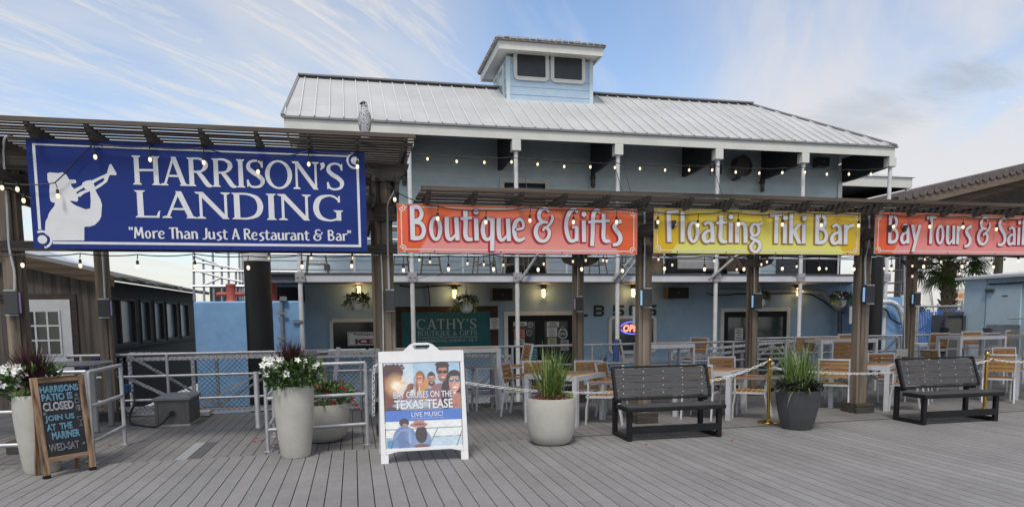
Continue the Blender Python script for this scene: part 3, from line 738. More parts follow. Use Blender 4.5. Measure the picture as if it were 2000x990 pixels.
def serif_glyph(c):
    p = Pen(); T, t = T_, t_
    def stem(x, w=T, y0=0, y1=1, hw=0.14): p.line(x, y0, x, y1, w * 1.06, w); p.serif(x, y0, hw); p.serif(x, y1, hw, -1)
    adv = 0.8
    if c == 'H': stem(.16); stem(.76); p.line(.16, .5, .76, .52, t); adv = .93
    elif c == 'A': p.line(.12, 0, .43, 1, t); p.line(.74, 0, .43, 1.0, T); p.line(.24, .34, .64, .34, t); p.serif(.11, 0, .13); p.serif(.75, 0, .15); adv = .86
    elif c == 'R': stem(.16); p.curve([(.16, .96), (.42, .97), (.60, .86), (.62, .70), (.48, .54), (.18, .50)], [t, t, T * .9, T, t, t]); p.curve([(.36, .52), (.52, .30), (.68, .06), (.82, .02)], [T * .8, T, T, t * .7]); adv = .83
    elif c == 'I': stem(.17); adv = .35
    elif c == 'S': p.curve([(.56, .78), (.50, .92), (.34, .97), (.16, .90), (.11, .72), (.24, .57), (.44, .44), (.57, .28), (.52, .10), (.34, .03), (.16, .07), (.08, .26)], [t * .6, t, t, t * 1.3, T * .95, T * 1.05, T * 1.05, T, t * 1.4, t, t, t * .6]); p.poly([(.53, .74), (.60, .72), (.60, .98), (.55, .95)]); p.poly([(.05, .02), (.11, .06), (.11, .29), (.04, .28)]); adv = .67
    elif c == 'O': p.ring(.48, .5, .46, .52, .155, .07); adv = .98
    elif c == 'Q': p.ring(.48, .5, .46, .52, .155, .07); p.curve([(.45, .06), (.62, -.08), (.84, -.16), (1.0, -.12)], [.05, .11, .09, .03]); adv = .98
    elif c == 'N': p.line(.14, 0, .14, .97, t); p.line(.12, 1, .80, 0.0, T * .95); p.line(.80, .02, .80, 1, t); p.serif(.14, 0, .13); p.serif(.10, 1, .11, -1); p.serif(.80, 1, .13, -1); adv = .94
    elif c == 'L': stem(.16); p.line(.16, .035, .62, .035, .07); p.poly([(.55, .05), (.63, 0), (.66, .27), (.62, .25)]); adv = .72
    elif c == 'D': stem(.16); p.curve([(.16, .965), (.45, .96), (.70, .82), (.79, .5), (.70, .18), (.45, .04), (.16, .035)], [t, t, T * .9, T * 1.05, T * .9, t, t]); adv = .92
    elif c in 'GC':
        p.curve([(.76, .80), (.66, .93), (.48, .985), (.22, .86), (.12, .5), (.22, .15), (.48, .02), (.68, .07), (.80, .18)], [t * .6, t, t, T, T * 1.08, T, t, t, t * .7]); p.poly([(.74, .73), (.81, .73), (.80, 1.0), (.75, .94)])
        if c == 'G': p.line(.76, .02, .76, .40, T * .9); p.serif(.75, .42, .14, -1)
        adv = .92
    elif c == "'": p.curve([(.12, .98), (.15, .86), (.06, .72)], [.15, .13, .03]); adv = .26
    elif c == 'B': stem(.16); p.curve([(.16, .965), (.40, .96), (.55, .86), (.54, .66), (.40, .55), (.16, .53)], [t, t, T * .8, T * .9, t, t]); p.curve([(.16, .53), (.44, .52), (.63, .40), (.63, .18), (.46, .04), (.16, .035)], [t, t, T * .9, T, t, t]); adv = .74
    elif c == 'U': p.line(.15, .3, .15, 1, T); p.serif(.15, 1, .14, -1); p.curve([(.15, .36), (.18, .12), (.40, .03), (.62, .12), (.68, .36)], [T, T, t, t, t]); p.line(.68, .3, .68, 1, t); p.serif(.68, 1, .12, -1); adv = .83
    elif c == 'T': stem(.36); p.line(.05, .96, .67, .96, .07); p.poly([(.03, .76), (.06, .76), (.12, .95), (.03, .99)]); p.poly([(.69, .76), (.66, .76), (.60, .95), (.69, .99)]); adv = .74
    elif c == 'E': stem(.16); p.line(.16, .965, .58, .965, .07); p.line(.16, .52, .5, .52, .065); p.line(.16, .035, .62, .035, .07); p.poly([(.55, .97), (.60, 1), (.60, .76), (.57, .77)]); p.poly([(.56, .04), (.62, 0), (.66, .26), (.63, .25)]); adv = .69
    elif c == 'F': stem(.16); p.line(.16, .965, .58, .965, .07); p.line(.16, .52, .5, .52, .065); p.poly([(.55, .97), (.60, 1), (.60, .76), (.57, .77)]); adv = .63
    elif c == 'Y': p.line(.40, 0, .40, .46, T); p.serif(.40, 0, .14); p.line(.40, .44, .10, 1, T * .9); p.line(.40, .44, .70, 1, t); p.serif(.10, 1, .13, -1); p.serif(.70, 1, .12, -1); adv = .8
    elif c == '&': p.curve([(.74, .52), (.62, .26), (.44, .05), (.22, .02), (.09, .18), (.14, .38), (.36, .56), (.48, .74), (.40, .94), (.28, .96), (.20, .80), (.28, .58), (.52, .28), (.78, .0)], [t, t, t, t * 1.3, T, T * .8, t, t, t, t, t * 1.2, T * .8, T, t]); adv = .86
    elif c == '.': p.dot(.10, .06, .075); adv = .24
    else: adv = .34
    return p, adv
W_ = 0.135
def casual_glyph(c):
    p = Pen(); w = W_; a = .5
    if c == 'B': p.line(.11, 0, .10, 1, w * 1.05, w); p.curve([(.1, .95), (.30, .94), (.39, .80), (.34, .62), (.12, .53)], w * .85); p.curve([(.12, .53), (.36, .48), (.45, .28), (.36, .08), (.11, .045)], w * .9); a = .57
    elif c == 'o': p.ring(.24, .335, .20, .36, w * .92, .10); a = .5
    elif c == 'u': p.curve([(.09, .68), (.085, .3), (.12, .08), (.22, .04), (.36, .18)], [w, w, w * .95, w * .75, w * .4]); p.line(.41, 0, .38, .68, w); a = .5
    elif c == 't': p.curve([(.17, .88), (.17, .5), (.16, .18), (.22, .05), (.38, .04)], [w, w, w, w * .95, w * .7]); p.line(.01, .64, .37, .67, w * .62); a = .4
    elif c == 'i': p.line(.11, 0, .10, .66, w); p.dot(.11, .85, .085); a = .23
    elif c == 'q': p.curve([(.38, .58), (.24, .66), (.12, .54), (.08, .3), (.14, .08), (.26, .05), (.38, .18)], [w * .6, w * .7, w * .9, w, w * .9, w * .7, w * .5]); p.line(.37, -.30, .39, .68, w); a = .5
    elif c == 'e': p.curve([(.10, .34), (.36, .40), (.37, .56), (.27, .66), (.13, .56), (.08, .32), (.14, .08), (.26, .03), (.42, .10)], [w * .5, w * .55, w * .7, w * .7, w * .95, w, w * .9, w * .8, w * .6]); a = .47
    elif c == '&': p.curve([(.50, .90), (.40, .99), (.24, .95), (.17, .78), (.24, .62), (.46, .58)], [w * .6, w * .7, w * .8, w * .9, w * .8, w * .5]); p.curve([(.32, .60), (.12, .48), (.06, .26), (.16, .06), (.34, .02), (.48, .14), (.50, .34), (.36, .42), (.30, .32)], [w * .6, w * .85, w, w * .95, w * .75, w * .8, w * .8, w * .6, w * .5]); p.curve([(.36, .40), (.52, .52), (.62, .70), (.58, .80)], [w * .5, w * .6, w * .65, w * .5]); a = .74
    elif c == 'G': p.curve([(.47, .90), (.36, .99), (.20, .90), (.09, .62), (.10, .30), (.20, .06), (.34, .04), (.45, .14)], [w * .6, w * .75, w * .95, w, w, w * .9, w * .75, w * .6]); p.line(.43, .02, .43, .47, w * .95); p.line(.27, .45, .46, .46, w * .6); a = .57
    elif c == 'f': p.curve([(.42, .93), (.32, .98), (.21, .88), (.18, .6), (.17, .2), (.15, -.12)], [w * .75, w * .8, w, w, w, w]); p.line(.02, .61, .39, .65, w * .62); a = .38
    elif c == 's': p.curve([(.38, .66), (.25, .62), (.14, .50), (.20, .38), (.33, .22), (.34, .06), (.24, -.05), (.08, -.07)], [w * .9, w * .85, w, w * 1.05, w * 1.05, w, w * .85, w * .7]); a = .43
    elif c == 'F': p.line(.14, 0, .10, .97, w * 1.05); p.line(.06, .95, .43, 1, w * .75); p.line(.12, .56, .38, .58, w * .7); a = .46
    elif c == 'l': p.line(.11, 0, .10, 1, w); a = .23
    elif c == 'a': p.curve([(.09, .58), (.22, .66), (.34, .58), (.37, .40)], [w * .6, w * .75, w * .9, w]); p.line(.39, 0, .37, .44, w); p.curve([(.36, .40), (.18, .36), (.08, .20), (.13, .05), (.25, .04), (.37, .16)], [w * .6, w * .75, w, w * .9, w * .7, w * .5]); a = .49
    elif c == 'n' or c == 'h': p.line(.10, 0, .09, .68 if c == 'n' else 1, w); p.curve([(.10, .48), (.22, .64), (.34, .60), (.38, .42)], [w * .5, w * .75, w * .9, w]); p.line(.39, 0, .38, .44, w); a = .49
    elif c == 'g': p.ring(.22, .44, .19, .235, w * .8, .085); p.curve([(.30, .64), (.38, .63), (.47, .68)], [w * .4, w * .6, w * .7]); p.curve([(.14, .26), (.10, .17), (.24, .10), (.38, .02), (.40, -.14), (.28, -.29), (.14, -.24), (.09, -.10), (.20, .06)], [w * .5, w * .7, w * .8, w * .9, w * .85, w * .75, w * .75, w * .8, w * .5]); a = .48
    elif c == 'T': p.line(.01, .94, .48, .98, w * .8); p.line(.24, 0, .24, .96, w); a = .44
    elif c == 'k': p.line(.10, 0, .09, 1, w); p.line(.13, .34, .40, .67, w * .8); p.line(.41, 0, .20, .42, w); a = .45
    elif c == 'r': p.line(.10, 0, .09, .67, w); p.curve([(.10, .44), (.20, .60), (.38, .66)], [w * .6, w * .8, w * .85]); a = .36
    elif c == 'y': p.line(.24, .10, .07, .68, w); p.line(.14, -.30, .43, .68, w * .95); a = .48
    elif c == 'S': p.curve([(.44, .93), (.32, .98), (.16, .92), (.11, .74), (.22, .56), (.38, .36), (.40, .14), (.26, .01), (.06, .02)], [w * .7, w * .8, w * .95, w, w * 1.1, w * 1.1, w, w * .85, w * .7]); a = .5
    elif c == 'M': p.line(.06, 0, .12, 1, w * .9); p.line(.30, .22, .12, 1, w * .9); p.line(.30, .22, .48, 1, w * .8); p.line(.56, 0, .49, 1, w); a = .65
    elif c == 'J': p.curve([(.28, 1), (.28, .5), (.27, .16), (.16, .02), (.0, .03)], [w, w, w, w * .8, w * .6]); a = .38
    elif c == 'A': p.line(.05, 0, .25, 1, w * .85); p.line(.47, 0, .25, 1, w); p.line(.12, .32, .40, .32, w * .65); a = .52
    elif c == 'R': p.line(.11, 0, .10, 1, w * 1.05, w); p.curve([(.1, .95), (.30, .95), (.41, .80), (.36, .60), (.12, .50)], w * .85); p.line(.46, 0, .22, .54, w); a = .52
    elif c == '"': p.line(.07, .74, .06, 1, w * .8); p.line(.22, .74, .21, 1, w * .8); a = .32
    elif c == 'm': p.line(.10, 0, .09, .68, w); a = .7
    elif c == ' ': a = .25
    return p, a
def letters(text, glyph, origin, U, V, N, width, cap, name, m, parent, track=0.0, lift=0.004, base=0.0, grow=0.0, shift=(0, 0), jitter=0.0, off=None):
    """text in the plane origin+U,V; N points at the reader; width = whole line, cap = cap height, both in metres"""
    gl = [glyph(c) for c in text]; tot = sum(a for _, a in gl) + track * (len(text) - 1)
    sx = width / tot; U, V, N, o = Vector(U), Vector(V), Vector(N), Vector(origin)
    mb = MB(); x = 0; k = 0
    rnd = random.Random(len(text))
    for p, a in gl:
        dy = rnd.uniform(-jitter, jitter) * cap
        def W(q, k): return o + U * ((x + q[0]) * sx + shift[0]) + V * (q[1] * cap + base + shift[1] + dy) + N * (lift + (k % 9) * 0.00035)
        for q in p.polys:
            if q and q[0] == 'strip':
                _, L, Rr, closed = q
                if grow:
                    L2 = []; R2 = []
                    for l_, r_ in zip(L, Rr):
                        d = Vector(((l_[0] - r_[0]) * sx, (l_[1] - r_[1]) * cap)); d = d.normalized() * grow if d.length > 1e-9 else d
                        L2.append((l_[0] + d.x / sx, l_[1] + d.y / cap)); R2.append((r_[0] - d.x / sx, r_[1] - d.y / cap))
                    L, Rr = L2, R2
                n = len(L); vs = [W(v, k) for v in L] + [W(v, k) for v in Rr]
                fs = [(i, n + i, n + (i + 1) % n, (i + 1) % n) for i in range(n if closed else n - 1)]; mb.add(vs, fs)
            else:
                if grow:
                    cx = sum(v[0] for v in q) / len(q); cy = sum(v[1] for v in q) / len(q); q2 = []
                    for v in q:
                        dx_, dy_ = (v[0] - cx) * sx, (v[1] - cy) * cap
                        q2.append((v[0] + (math.copysign(grow, dx_) if abs(dx_) > 1e-6 else 0) / sx, v[1] + (math.copysign(grow, dy_) if abs(dy_) > 1e-6 else 0) / cap))
                    q = q2
                mb.add([W(v, k) for v in q], [tuple(range(len(q)))])
            k += 1
        x += a + track
    ob = mb.build(name, m, parent=parent)
    if off: ob.location = -Vector(off)
    return ob
def plain_text(text, origin, U, V, N, width, cap, name, m, parent, offset=0.0, outline=0.0, lift=0.003, off=None, shear=0.0):
    """the built-in plain face, fitted to width and height; outline > 0 gives hollow letters of that line radius"""
    cu = bpy.data.curves.new(name, 'FONT'); cu.body = text; cu.size = 1.0; cu.offset = offset; cu.resolution_u = 3; cu.shear = shear
    if outline: cu.fill_mode = 'NONE'; cu.bevel_depth = 0.028; cu.bevel_resolution = 0
    tmp = bpy.data.objects.new('tmp', cu); COL.objects.link(tmp); bpy.context.view_layer.update()
    me = bpy.data.meshes.new_from_object(tmp.evaluated_get(bpy.context.evaluated_depsgraph_get()))
    bpy.data.objects.remove(tmp); bpy.data.curves.remove(cu)
    n = len(me.vertices); co = np.empty(n * 3, dtype=np.float32); me.vertices.foreach_get('co', co); co = co.reshape(-1, 3)
    x0, x1 = co[:, 0].min(), co[:, 0].max(); y0, y1 = co[:, 1].min(), co[:, 1].max()
    u = (co[:, 0] - x0) / (x1 - x0) * width; v = (co[:, 1] - y0) / (y1 - y0) * cap; w = co[:, 2] * cap * 0.3 + lift
    q = np.outer(u, np.array(U)) + np.outer(v, np.array(V)) + np.outer(w, np.array(N)) + np.array(Vector(origin))
    if off: q = q - np.array(Vector(off))
    me.vertices.foreach_set('co', q.astype(np.float32).ravel()); me.materials.clear(); me.materials.append(m); me.name = name; me.update()
    ob = bpy.data.objects.new(name, me); COL.objects.link(ob); ob.parent = parent
    return ob

# ================================================================== pergola
WD_Z = wood('weathered_post_wood', (0.045, 0.036, 0.028), (0.35, 0.285, 0.22), 2, fine=8)
WD_X = wood('weathered_beam_wood', (0.030, 0.026, 0.023), (0.115, 0.10, 0.088), 0, fine=26)
WD_Y = wood('weathered_rafter_wood', (0.028, 0.024, 0.021), (0.13, 0.112, 0.095), 1, fine=26)
WD_S = wood('weathered_slat_wood', (0.030, 0.023, 0.019), (0.155, 0.126, 0.105), 0, fine=10)
YF, YRR = 9.90, 12.6             # front and rear post rows
YSG = 9.2                        # sign plane
def scroll(y_tip, y_in, z0, z1):
    """profile (y,z) of a timber whose tip is cut to a double curve underneath"""
    h = z1 - z0; d = 1 if y_in > y_tip else -1
    return [(y_in, z0), (y_in, z1), (y_tip, z1), (y_tip + d * .02, z1 - h * .28), (y_tip + d * .05, z1 - h * .36), (y_tip + d * .07, z1 - h * .62), (y_tip + d * .13, z1 - h * .72), (y_tip + d * .16, z0)]
def pergola(label, x0, x1, raft_x, ztop, posts, loc, group):
    """slats on rafters on double beams on posts; ztop = top of the slats"""
    t = thing('pergola', label, 'pergola', loc, 0, group); off = Vector(loc)
    zs0 = ztop - 0.042; zr0 = zs0 - 0.142; zb0 = zr0 - 0.24
    yf, yb_ = 8.95, 13.55
    mb = MB(loc); y = yf + 0.02; k = 0
    while y < yb_:
        xa = x0 + random.uniform(-.015, .015); step = 0.133
        hh = 0.013 if k else 0.050
        segs = max(1, int((x1 - x0) / 4.2)); xs = [xa + (x1 - xa) * i / segs for i in range(segs + 1)]
        for i in range(segs):
            dz = random.uniform(-.006, .006)
            mb.bar((xs[i] + .002, y, zs0 + hh / 2 + .001 + dz), (xs[i + 1] - .002, y + random.uniform(-.008, .008), zs0 + hh / 2 + .001 + random.uniform(-.006, .006)), 0.062 if k else 0.05, hh)
        y += step; k += 1
    o = mb.build('slat', WD_S, t); o.location = (0, 0, 0)
    for x in raft_x:
        mb = MB(loc); mb.prism(scroll(yf - 0.03, yb_, zr0, zs0 - 0.001), (0, 1, 0), (0, 0, 1), (0.042, 0, 0), (x - 0.021, 0, 0)); mb.build('rafter', WD_Y, t)
    px0, px1 = posts[0] - 0.0, posts[-1]
    for yy in (YF - 0.15, YF + 0.11, YRR - 0.15, YRR + 0.11):
        mb = MB(loc); mb.prism(scroll(x0 + 0.06, (x0 + x1) / 2, zb0, zr0 - .002), (1, 0, 0), (0, 0, 1), (0, 0.04, 0), (0, yy, 0)); mb.prism(scroll(x1 - 0.02, (x0 + x1) / 2 + .003, zb0, zr0 - .002), (1, 0, 0), (0, 0, 1), (0, 0.04, 0), (0, yy, 0)); mb.build('beam', WD_X, t)
    return t, zb0, zr0
def post_(parent, loc, x, y, ztop, mk=True, s=0.205):
    mb = MB(loc)
    h = s / 2; q = 0.052
    mb.box(x - h + q, x + h - q, y - h, y + h, 0.0, ztop); mb.box(x - h, x - h + q - .004, y - h + .03, y + h - .03, 0.0, ztop - .02); mb.box(x + h - q + .004, x + h, y - h + .03, y + h - .03, 0.0, ztop - .02)
    p = mb.build('post', WD_Z, parent)
    if mk:
        mb = MB(loc); r = 0.185
        for a in (0, 1, 2, 3):
            pass
        mb.box(x - .17, x + .17, y - .19, y - .11, 0.001, .155); mb.box(x - .17, x + .17, y + .11, y + .19, 0.001, .155); mb.box(x - .19, x - .11, y - .108, y + .108, 0.001, .15); mb.box(x + .11, x + .19, y - .108, y + .108, 0.001, .15)
        b = mb.build('base_block', WD_X, parent=p)
    return p
XP = [-4.10, 0.46, 4.31, 8.14, 12.02]
XR = [P(x, 640, YRR).x for x in (207, 740, 1129, 1468, 1776)]
LOC1, LOC2 = (-2.0, 9.9, 0), (6.5, 9.9, 0)
raft1 = [-5.9, -5.3, -4.7, -4.1] + [P(x, 255, 9.0).x for x in (55, 171, 285, 392, 500, 602, 697, 792)]
per1, zb1, zr1 = pergola('taller weathered pergola section over the blue restaurant sign', -7.4, 0.83, [-7.1, -6.5] + raft1, 3.908, [XP[0], XP[1]], LOC1, 'pergola sections')
raft2 = [P(x, 380, 9.0).x for x in (838, 929, 1019, 1104, 1187, 1266, 1349, 1428, 1504, 1580, 1652, 1722, 1795, 1860, 1925, 1990)] + [10.9, 11.5, 12.1, 12.7, 13.3, 13.9, 14.5]
per2, zb2, zr2 = pergola('lower long weathered pergola section over the boutique, tiki bar and tours signs', 0.875, 15.0, raft2, 3.289, XP[1:], LOC2, 'pergola sections')
for x in XP[:2]: post_(per1, LOC1, x, YF, zr1 - .005)
for x in XR[:2]: post_(per1, LOC1, x, YRR, zr1 - .005, s=0.19)
for x in XP[2:]: post_(per2, LOC2, x, YF, zr2 - .005)
for x in XR[2:]: post_(per2, LOC2, x, YRR, zr2 - .005, s=0.19)
post_(per1, LOC1, -7.6, YF, zr1 - .005); post_(per1, LOC1, -7.6, YRR, zr1 - .005)
post_(per2, LOC2, 14.9, YRR, zr2 - .005)
def stringer(parent, loc, x0, x1, y, z, h=0.11, name='stringer', m=None):
    mb = MB(loc); mb.box(x0, x1, y, y + 0.04, z - h / 2, z + h / 2); mb.build(name, m or WD_X, parent)
YST = 9.74
stringer(per1, LOC1, -4.25, 0.62, YST, P(760, 487, YST).z, .12); stringer(per1, LOC1, -0.1, 0.80, YST, P(745, 414, YST).z, .24)
stringer(per1, LOC1, -4.25, .4, YST, P(60, 310, YST).z, .2)
for a, b in ((0.63, 4.2), (4.24, 8.0), (8.04, 12.0)): stringer(per2, LOC2, a, b, YST, P(1258, 487, YST).z, .12)
for x in XP[2:4]:        # cross ties through the posts, scroll cut at the front
    for s in (-0.125, 0.125):
        mb = MB(LOC2); mb.prism(scroll(9.12, YRR + .4, 2.78, 2.955), (0, 1, 0), (0, 0, 1), (0.045, 0, 0), (x + s - .022, 0, 0)); mb.build('cross_tie', WD_Y, per2)
for s in (-0.155, 0.155):
    mb = MB(LOC1); mb.prism(scroll(9.3, YRR + .4, 3.10, 3.52), (0, 1, 0), (0, 0, 1), (0.045, 0, 0), (XP[1] + s - .022, 0, 0)); mb.build('cross_tie', WD_Y, per1)
    mb = MB(LOC1); mb.prism(scroll(9.2, YRR + .4, 3.20, 3.42), (0, 1, 0), (0, 0, 1), (0.045, 0, 0), (XP[0] + s - .022, 0, 0)); mb.build('cross_tie', WD_Y, per1)
for i, x in enumerate(XR[2:]):   # heads of the rear posts
    mb = MB(LOC2); mb.prism([(-.38, .16), (.38, .16), (.30, .06), (.12, .0), (-.12, .0), (-.30, .06)], (1, 0, 0), (0, 0, 1), (0, .05, 0), (x, YRR - .16, 2.55)); mb.build('post_head', WD_X, per2)

# ================================================================== signs hung between the posts
def cornered_border(mb, x0, x1, z0, z1, y, t=0.014, r=0.06):
    """thin painted border with a scroll ring at every corner"""
    for (a, b, c, d) in ((x0 + r, x1 - r, z0, z0 + t), (x0 + r, x1 - r, z1 - t, z1), (x0, x0 + t, z0 + r, z1 - r), (x1 - t, x1, z0 + r, z1 - r)):
        mb.quad((a, y, c), (b, y, c), (b, y, d), (a, y, d))
    for cx, cz in ((x0, z0), (x1, z0), (x0, z1), (x1, z1)):
        sx, sz = (1 if cx == x0 else -1), (1 if cz == z0 else -1); n = 16; vs = []; fs = []
        c = (cx + sx * r * .35, cz + sz * r * .35)
        for j in range(n + 1):
            a = 2 * math.pi * 0.72 * j / n + (math.atan2(sz, sx) - 2 * math.pi * .36)
            for rr in (r * .75, r * .75 - t): vs.append((c[0] + rr * math.cos(a), y - .0004, c[1] + rr * math.sin(a)))
        for j in range(n): fs.append((2 * j, 2 * j + 1, 2 * j + 3, 2 * j + 2))
        mb.add(vs, fs)
        mb.add([(c[0] + r * .3 * math.cos(q * math.pi / 5), y - .0008, c[1] + r * .3 * math.sin(q * math.pi / 5)) for q in range(10)], [tuple(range(10))])
NV = (0, -1, 0); UX = (1, 0, 0); VZ = (0, 0, 1)
M_LET = mat('letter_white', (0.68, 0.69, 0.71), 0.5, 0.05, 5.0)
def hang_sign(label, x0, x1, z0, z1, face, text, shadow, tx0, tx1, tz, cap, border):
    loc = (x0, YSG, z0)
    s = thing('banner_sign', label, 'sign', loc, 0, 'pergola banner signs')
    mb = MB(loc); mb.box(x0, x1, YSG, YSG + 0.018, z0, z1); mb.build('panel', mat('sign_back', (0.5, 0.5, 0.5), 0.5, 0.05), s)
    paint_panel('printed_face', (x0 + .004, YSG - .001, z0 + .004), UX, VZ, x1 - x0 - .008, z1 - z0 - .008, 220, 60, face, s, 0.38, off=loc)
    mb = MB(loc); cornered_border(mb, x0 + .045, x1 - .045, z0 + .035, z1 - .035, YSG - .003); mb.build('border', border, s)
    o = (tx0, YSG, tz)
    letters(text, casual_glyph, o, UX, VZ, NV, tx1 - tx0, cap, 'letter_shadow', shadow, s, lift=.0035, grow=.011, shift=(-.019, -.009), off=loc)
    letters(text, casual_glyph, o, UX, VZ, NV, tx1 - tx0, cap, 'letter_outline', shadow, s, lift=.007, grow=.009, off=loc)
    letters(text, casual_glyph, o, UX, VZ, NV, tx1 - tx0, cap, 'lettering', M_LET, s, lift=.0105, off=loc)
    mb = MB(loc); rnd = random.Random(int(x0 * 10))
    for z in (z0 + .02, z1 - .02):
        for j in range(4): mb.sphere((x0 + (x1 - x0) * (j + rnd.uniform(.2, .8)) / 4, YSG - .003, z), .009, .005, .009, 6, 4)
    mb.build('screw', M_BLACK, s)
    return s
def face_fn(edge_top, edge_bot, arc_top, arc_bot, asp):
    et, eb, at, ab = [np.array(srgb(*c)) for c in (edge_top, edge_bot, arc_top, arc_bot)]
    def f(u, v):
        c = et * v[:, None] + eb * (1 - v[:, None])
        du = (u - .5) * asp; r = np.sqrt(du ** 2 + ((v + 1.15) * 1.0) ** 2)
        R0 = math.sqrt((0.42 * asp) ** 2 + 1.15 ** 2)
        k = np.clip((R0 - r) / 0.03 + .5, 0, 1)[:, None]
        fade = np.clip(1.15 - v * 1.25, 0, 1)[:, None]
        a = at * (1 - fade) + ab * fade
        return c * (1 - k) + a * k
    return f
M_OUTR = mat('letter_crimson', srgb(168, 32, 52), 0.5, 0.05); M_OUTB = mat('letter_ochre', srgb(158, 118, 62), 0.5, 0.05)
M_BORD = mat('border_cream', (0.66, 0.62, 0.58), 0.5, 0.05)
sgx = lambda a, b: (P(a, 450, YSG).x, P(b, 450, YSG).x)
sgz = lambda px, a, b: (P(px, a, YSG).z, P(px, b, YSG).z)
x = lambda px, py=450: P(px, py, YSG).x
z = lambda px, py: P(px, py, YSG).z
hang_sign('orange red boutique and gifts banner sign between pergola posts', *sgx(776.2, 1244.5), *sgz(776, 493, 397), face_fn((230, 106, 58), (220, 92, 48), (228, 112, 70), (224, 144, 138), 5.26), 'Boutique & Gifts', M_OUTR, x(799), x(1216), z(990, 471), 0.44, M_BORD)
hang_sign('yellow floating tiki bar banner sign between pergola posts', *sgx(1277.2, 1680), *sgz(1480, 496, 411), face_fn((216, 180, 36), (208, 170, 24), (212, 182, 44), (216, 214, 112), 5.3), 'Floating Tiki Bar', M_OUTB, x(1299), x(1665), z(1480, 475), 0.43, M_BORD)
hang_sign('orange bay tours and sailing banner sign cut by the right edge of the view', *sgx(1709.6, 2100), *sgz(1850, 496.7, 417.7), face_fn((228, 104, 64), (220, 88, 50), (226, 112, 80), (224, 140, 138), 5.3), 'Bay Tours & Sailing', M_OUTR, x(1733), x(2048), z(1860, 477), 0.42, M_BORD)
# the big blue sign
SX0, SX1 = P(58, 380, YSG).x, P(715, 395, YSG).x; SZ0, SZ1 = (P(65, 485, YSG).z + P(718, 491.5, YSG).z) / 2, (P(50, 270.3, YSG).z + P(711, 297, YSG).z) / 2
loc = (SX0, YSG, SZ0)
bs = thing('banner_sign', 'big royal blue restaurant sign with white trumpet player silhouette and white lettering', 'sign', loc, 0, 'pergola banner signs')
M_BLUE = mat('sign_blue', srgb(28, 49, 118), 0.5, 0.08, 1.3, spec=0.22)
mb = MB(loc); mb.box(SX0, SX1, YSG, YSG + .02, SZ0, SZ1); mb.build('panel', M_BLUE, bs)
mb = MB(loc); bx0, bx1, bz0, bz1 = x(70, 380), x(703, 400), z(300, 478.5), z(300, 289.5); t = .03; yb_ = YSG - .003
for (a, b, c, d) in ((bx0 + .14, bx1, bz0, bz0 + t), (bx0, bx1 - .13, bz1 - t * .6, bz1), (bx0, bx0 + t, bz0 + .16, bz1 - t * .62), (bx1 - t, bx1, bz0 + t * 1.02, bz1 - .16)):
    mb.quad((a, yb_, c), (b, yb_, c), (b, yb_, d), (a, yb_, d))
for cx, cz, a0, a1 in ((bx0 + .035, bz0 + .05, -80, 120), (bx1 - .045, bz1 - .06, 100, 300)):
    n = 14; vs = []; fs = []
    for j in range(n + 1):
        a = R_(a0 + (a1 - a0) * j / n)
        for rr in (.105, .08): vs.append((cx + rr * math.cos(a), yb_ - .0005, cz + rr * math.sin(a)))
    for j in range(n): fs.append((2 * j, 2 * j + 1, 2 * j + 3, 2 * j + 2))
    mb.add(vs, fs); mb.add([(cx + .05 * math.cos(q * math.pi / 8), yb_ - .001, cz + .05 * math.sin(q * math.pi / 8)) for q in range(16)], [tuple(range(16))])
mb.build('border', M_LET, bs)
zp = lambda q: P(q[0] / 3.094, 200 + q[1] / 3.094, YSG)
head = [(286, 430), (300, 424), (350, 428), (378, 424), (396, 434), (408, 448), (418, 467), (455, 468), (461, 478), (460, 488), (428, 492), (434, 508), (447, 522), (452, 532), (462, 545), (470, 568), (473, 580), (471, 597), (462, 601), (440, 596), (425, 594), (432, 606), (455, 622), (480, 632), (505, 642), (520, 647), (546, 641), (562, 690), (548, 738), (510, 755), (510, 835), (312, 835), (308, 826), (300, 812), (274, 795), (273, 760), (276, 720), (290, 693), (294, 675), (310, 650), (328, 628), (334, 607), (322, 606), (308, 599), (302, 580), (299, 540), (301, 500), (288, 470)]
arm = [(546, 644), (549, 600), (546, 545), (538, 530), (515, 525), (507, 512), (495, 503), (500, 486), (520, 475), (550, 470), (562, 480), (572, 505), (578, 533), (592, 560), (608, 588), (617, 620), (612, 690), (600, 715), (575, 740), (540, 752), (515, 750), (530, 700)]
tub1 = [(446, 526), (500, 499), (512, 512), (458, 546)]; tub2 = [(464, 558), (480, 545), (512, 531), (540, 524), (545, 536), (505, 554), (488, 570), (468, 572)]
bell = [(545, 478), (600, 452), (648, 430), (653, 408), (660, 382), (666, 374), (672, 373), (684, 392), (705, 430), (706, 437), (700, 441), (664, 440), (656, 458), (649, 480), (615, 506), (580, 528), (570, 515), (625, 479), (632, 464), (627, 457), (600, 470), (572, 486), (562, 498)]
mb = MB(loc)
for j, pg in enumerate((head, arm, tub1, tub2, bell)):
    mb.add([zp(q) + Vector((0, -.003 - j * .0006, 0)) for q in pg], [tuple(range(len(pg)))])
mb.build('silhouette', M_LET, bs)
zl1 = (z(265, 360.5) + z(640, 371.5)) / 2; h1 = z(265, 304.5) - z(265, 361)
letters("HARRISON'S", serif_glyph, (x(257, 330), YSG, zl1), UX, VZ, NV, x(673, 345) - x(257, 330), h1, 'lettering', M_LET, bs, track=-.03, off=loc)
zl2 = (z(270, 424.5) + z(640, 432)) / 2; h2 = z(270, 371.5) - z(270, 424.5)
letters("LANDING", serif_glyph, (x(262, 400), YSG, zl2), UX, VZ, NV, x(672, 400) - x(262, 400), h2, 'lettering', M_LET, bs, off=loc)
zl3 = (z(260, 466) + z(680, 470)) / 2
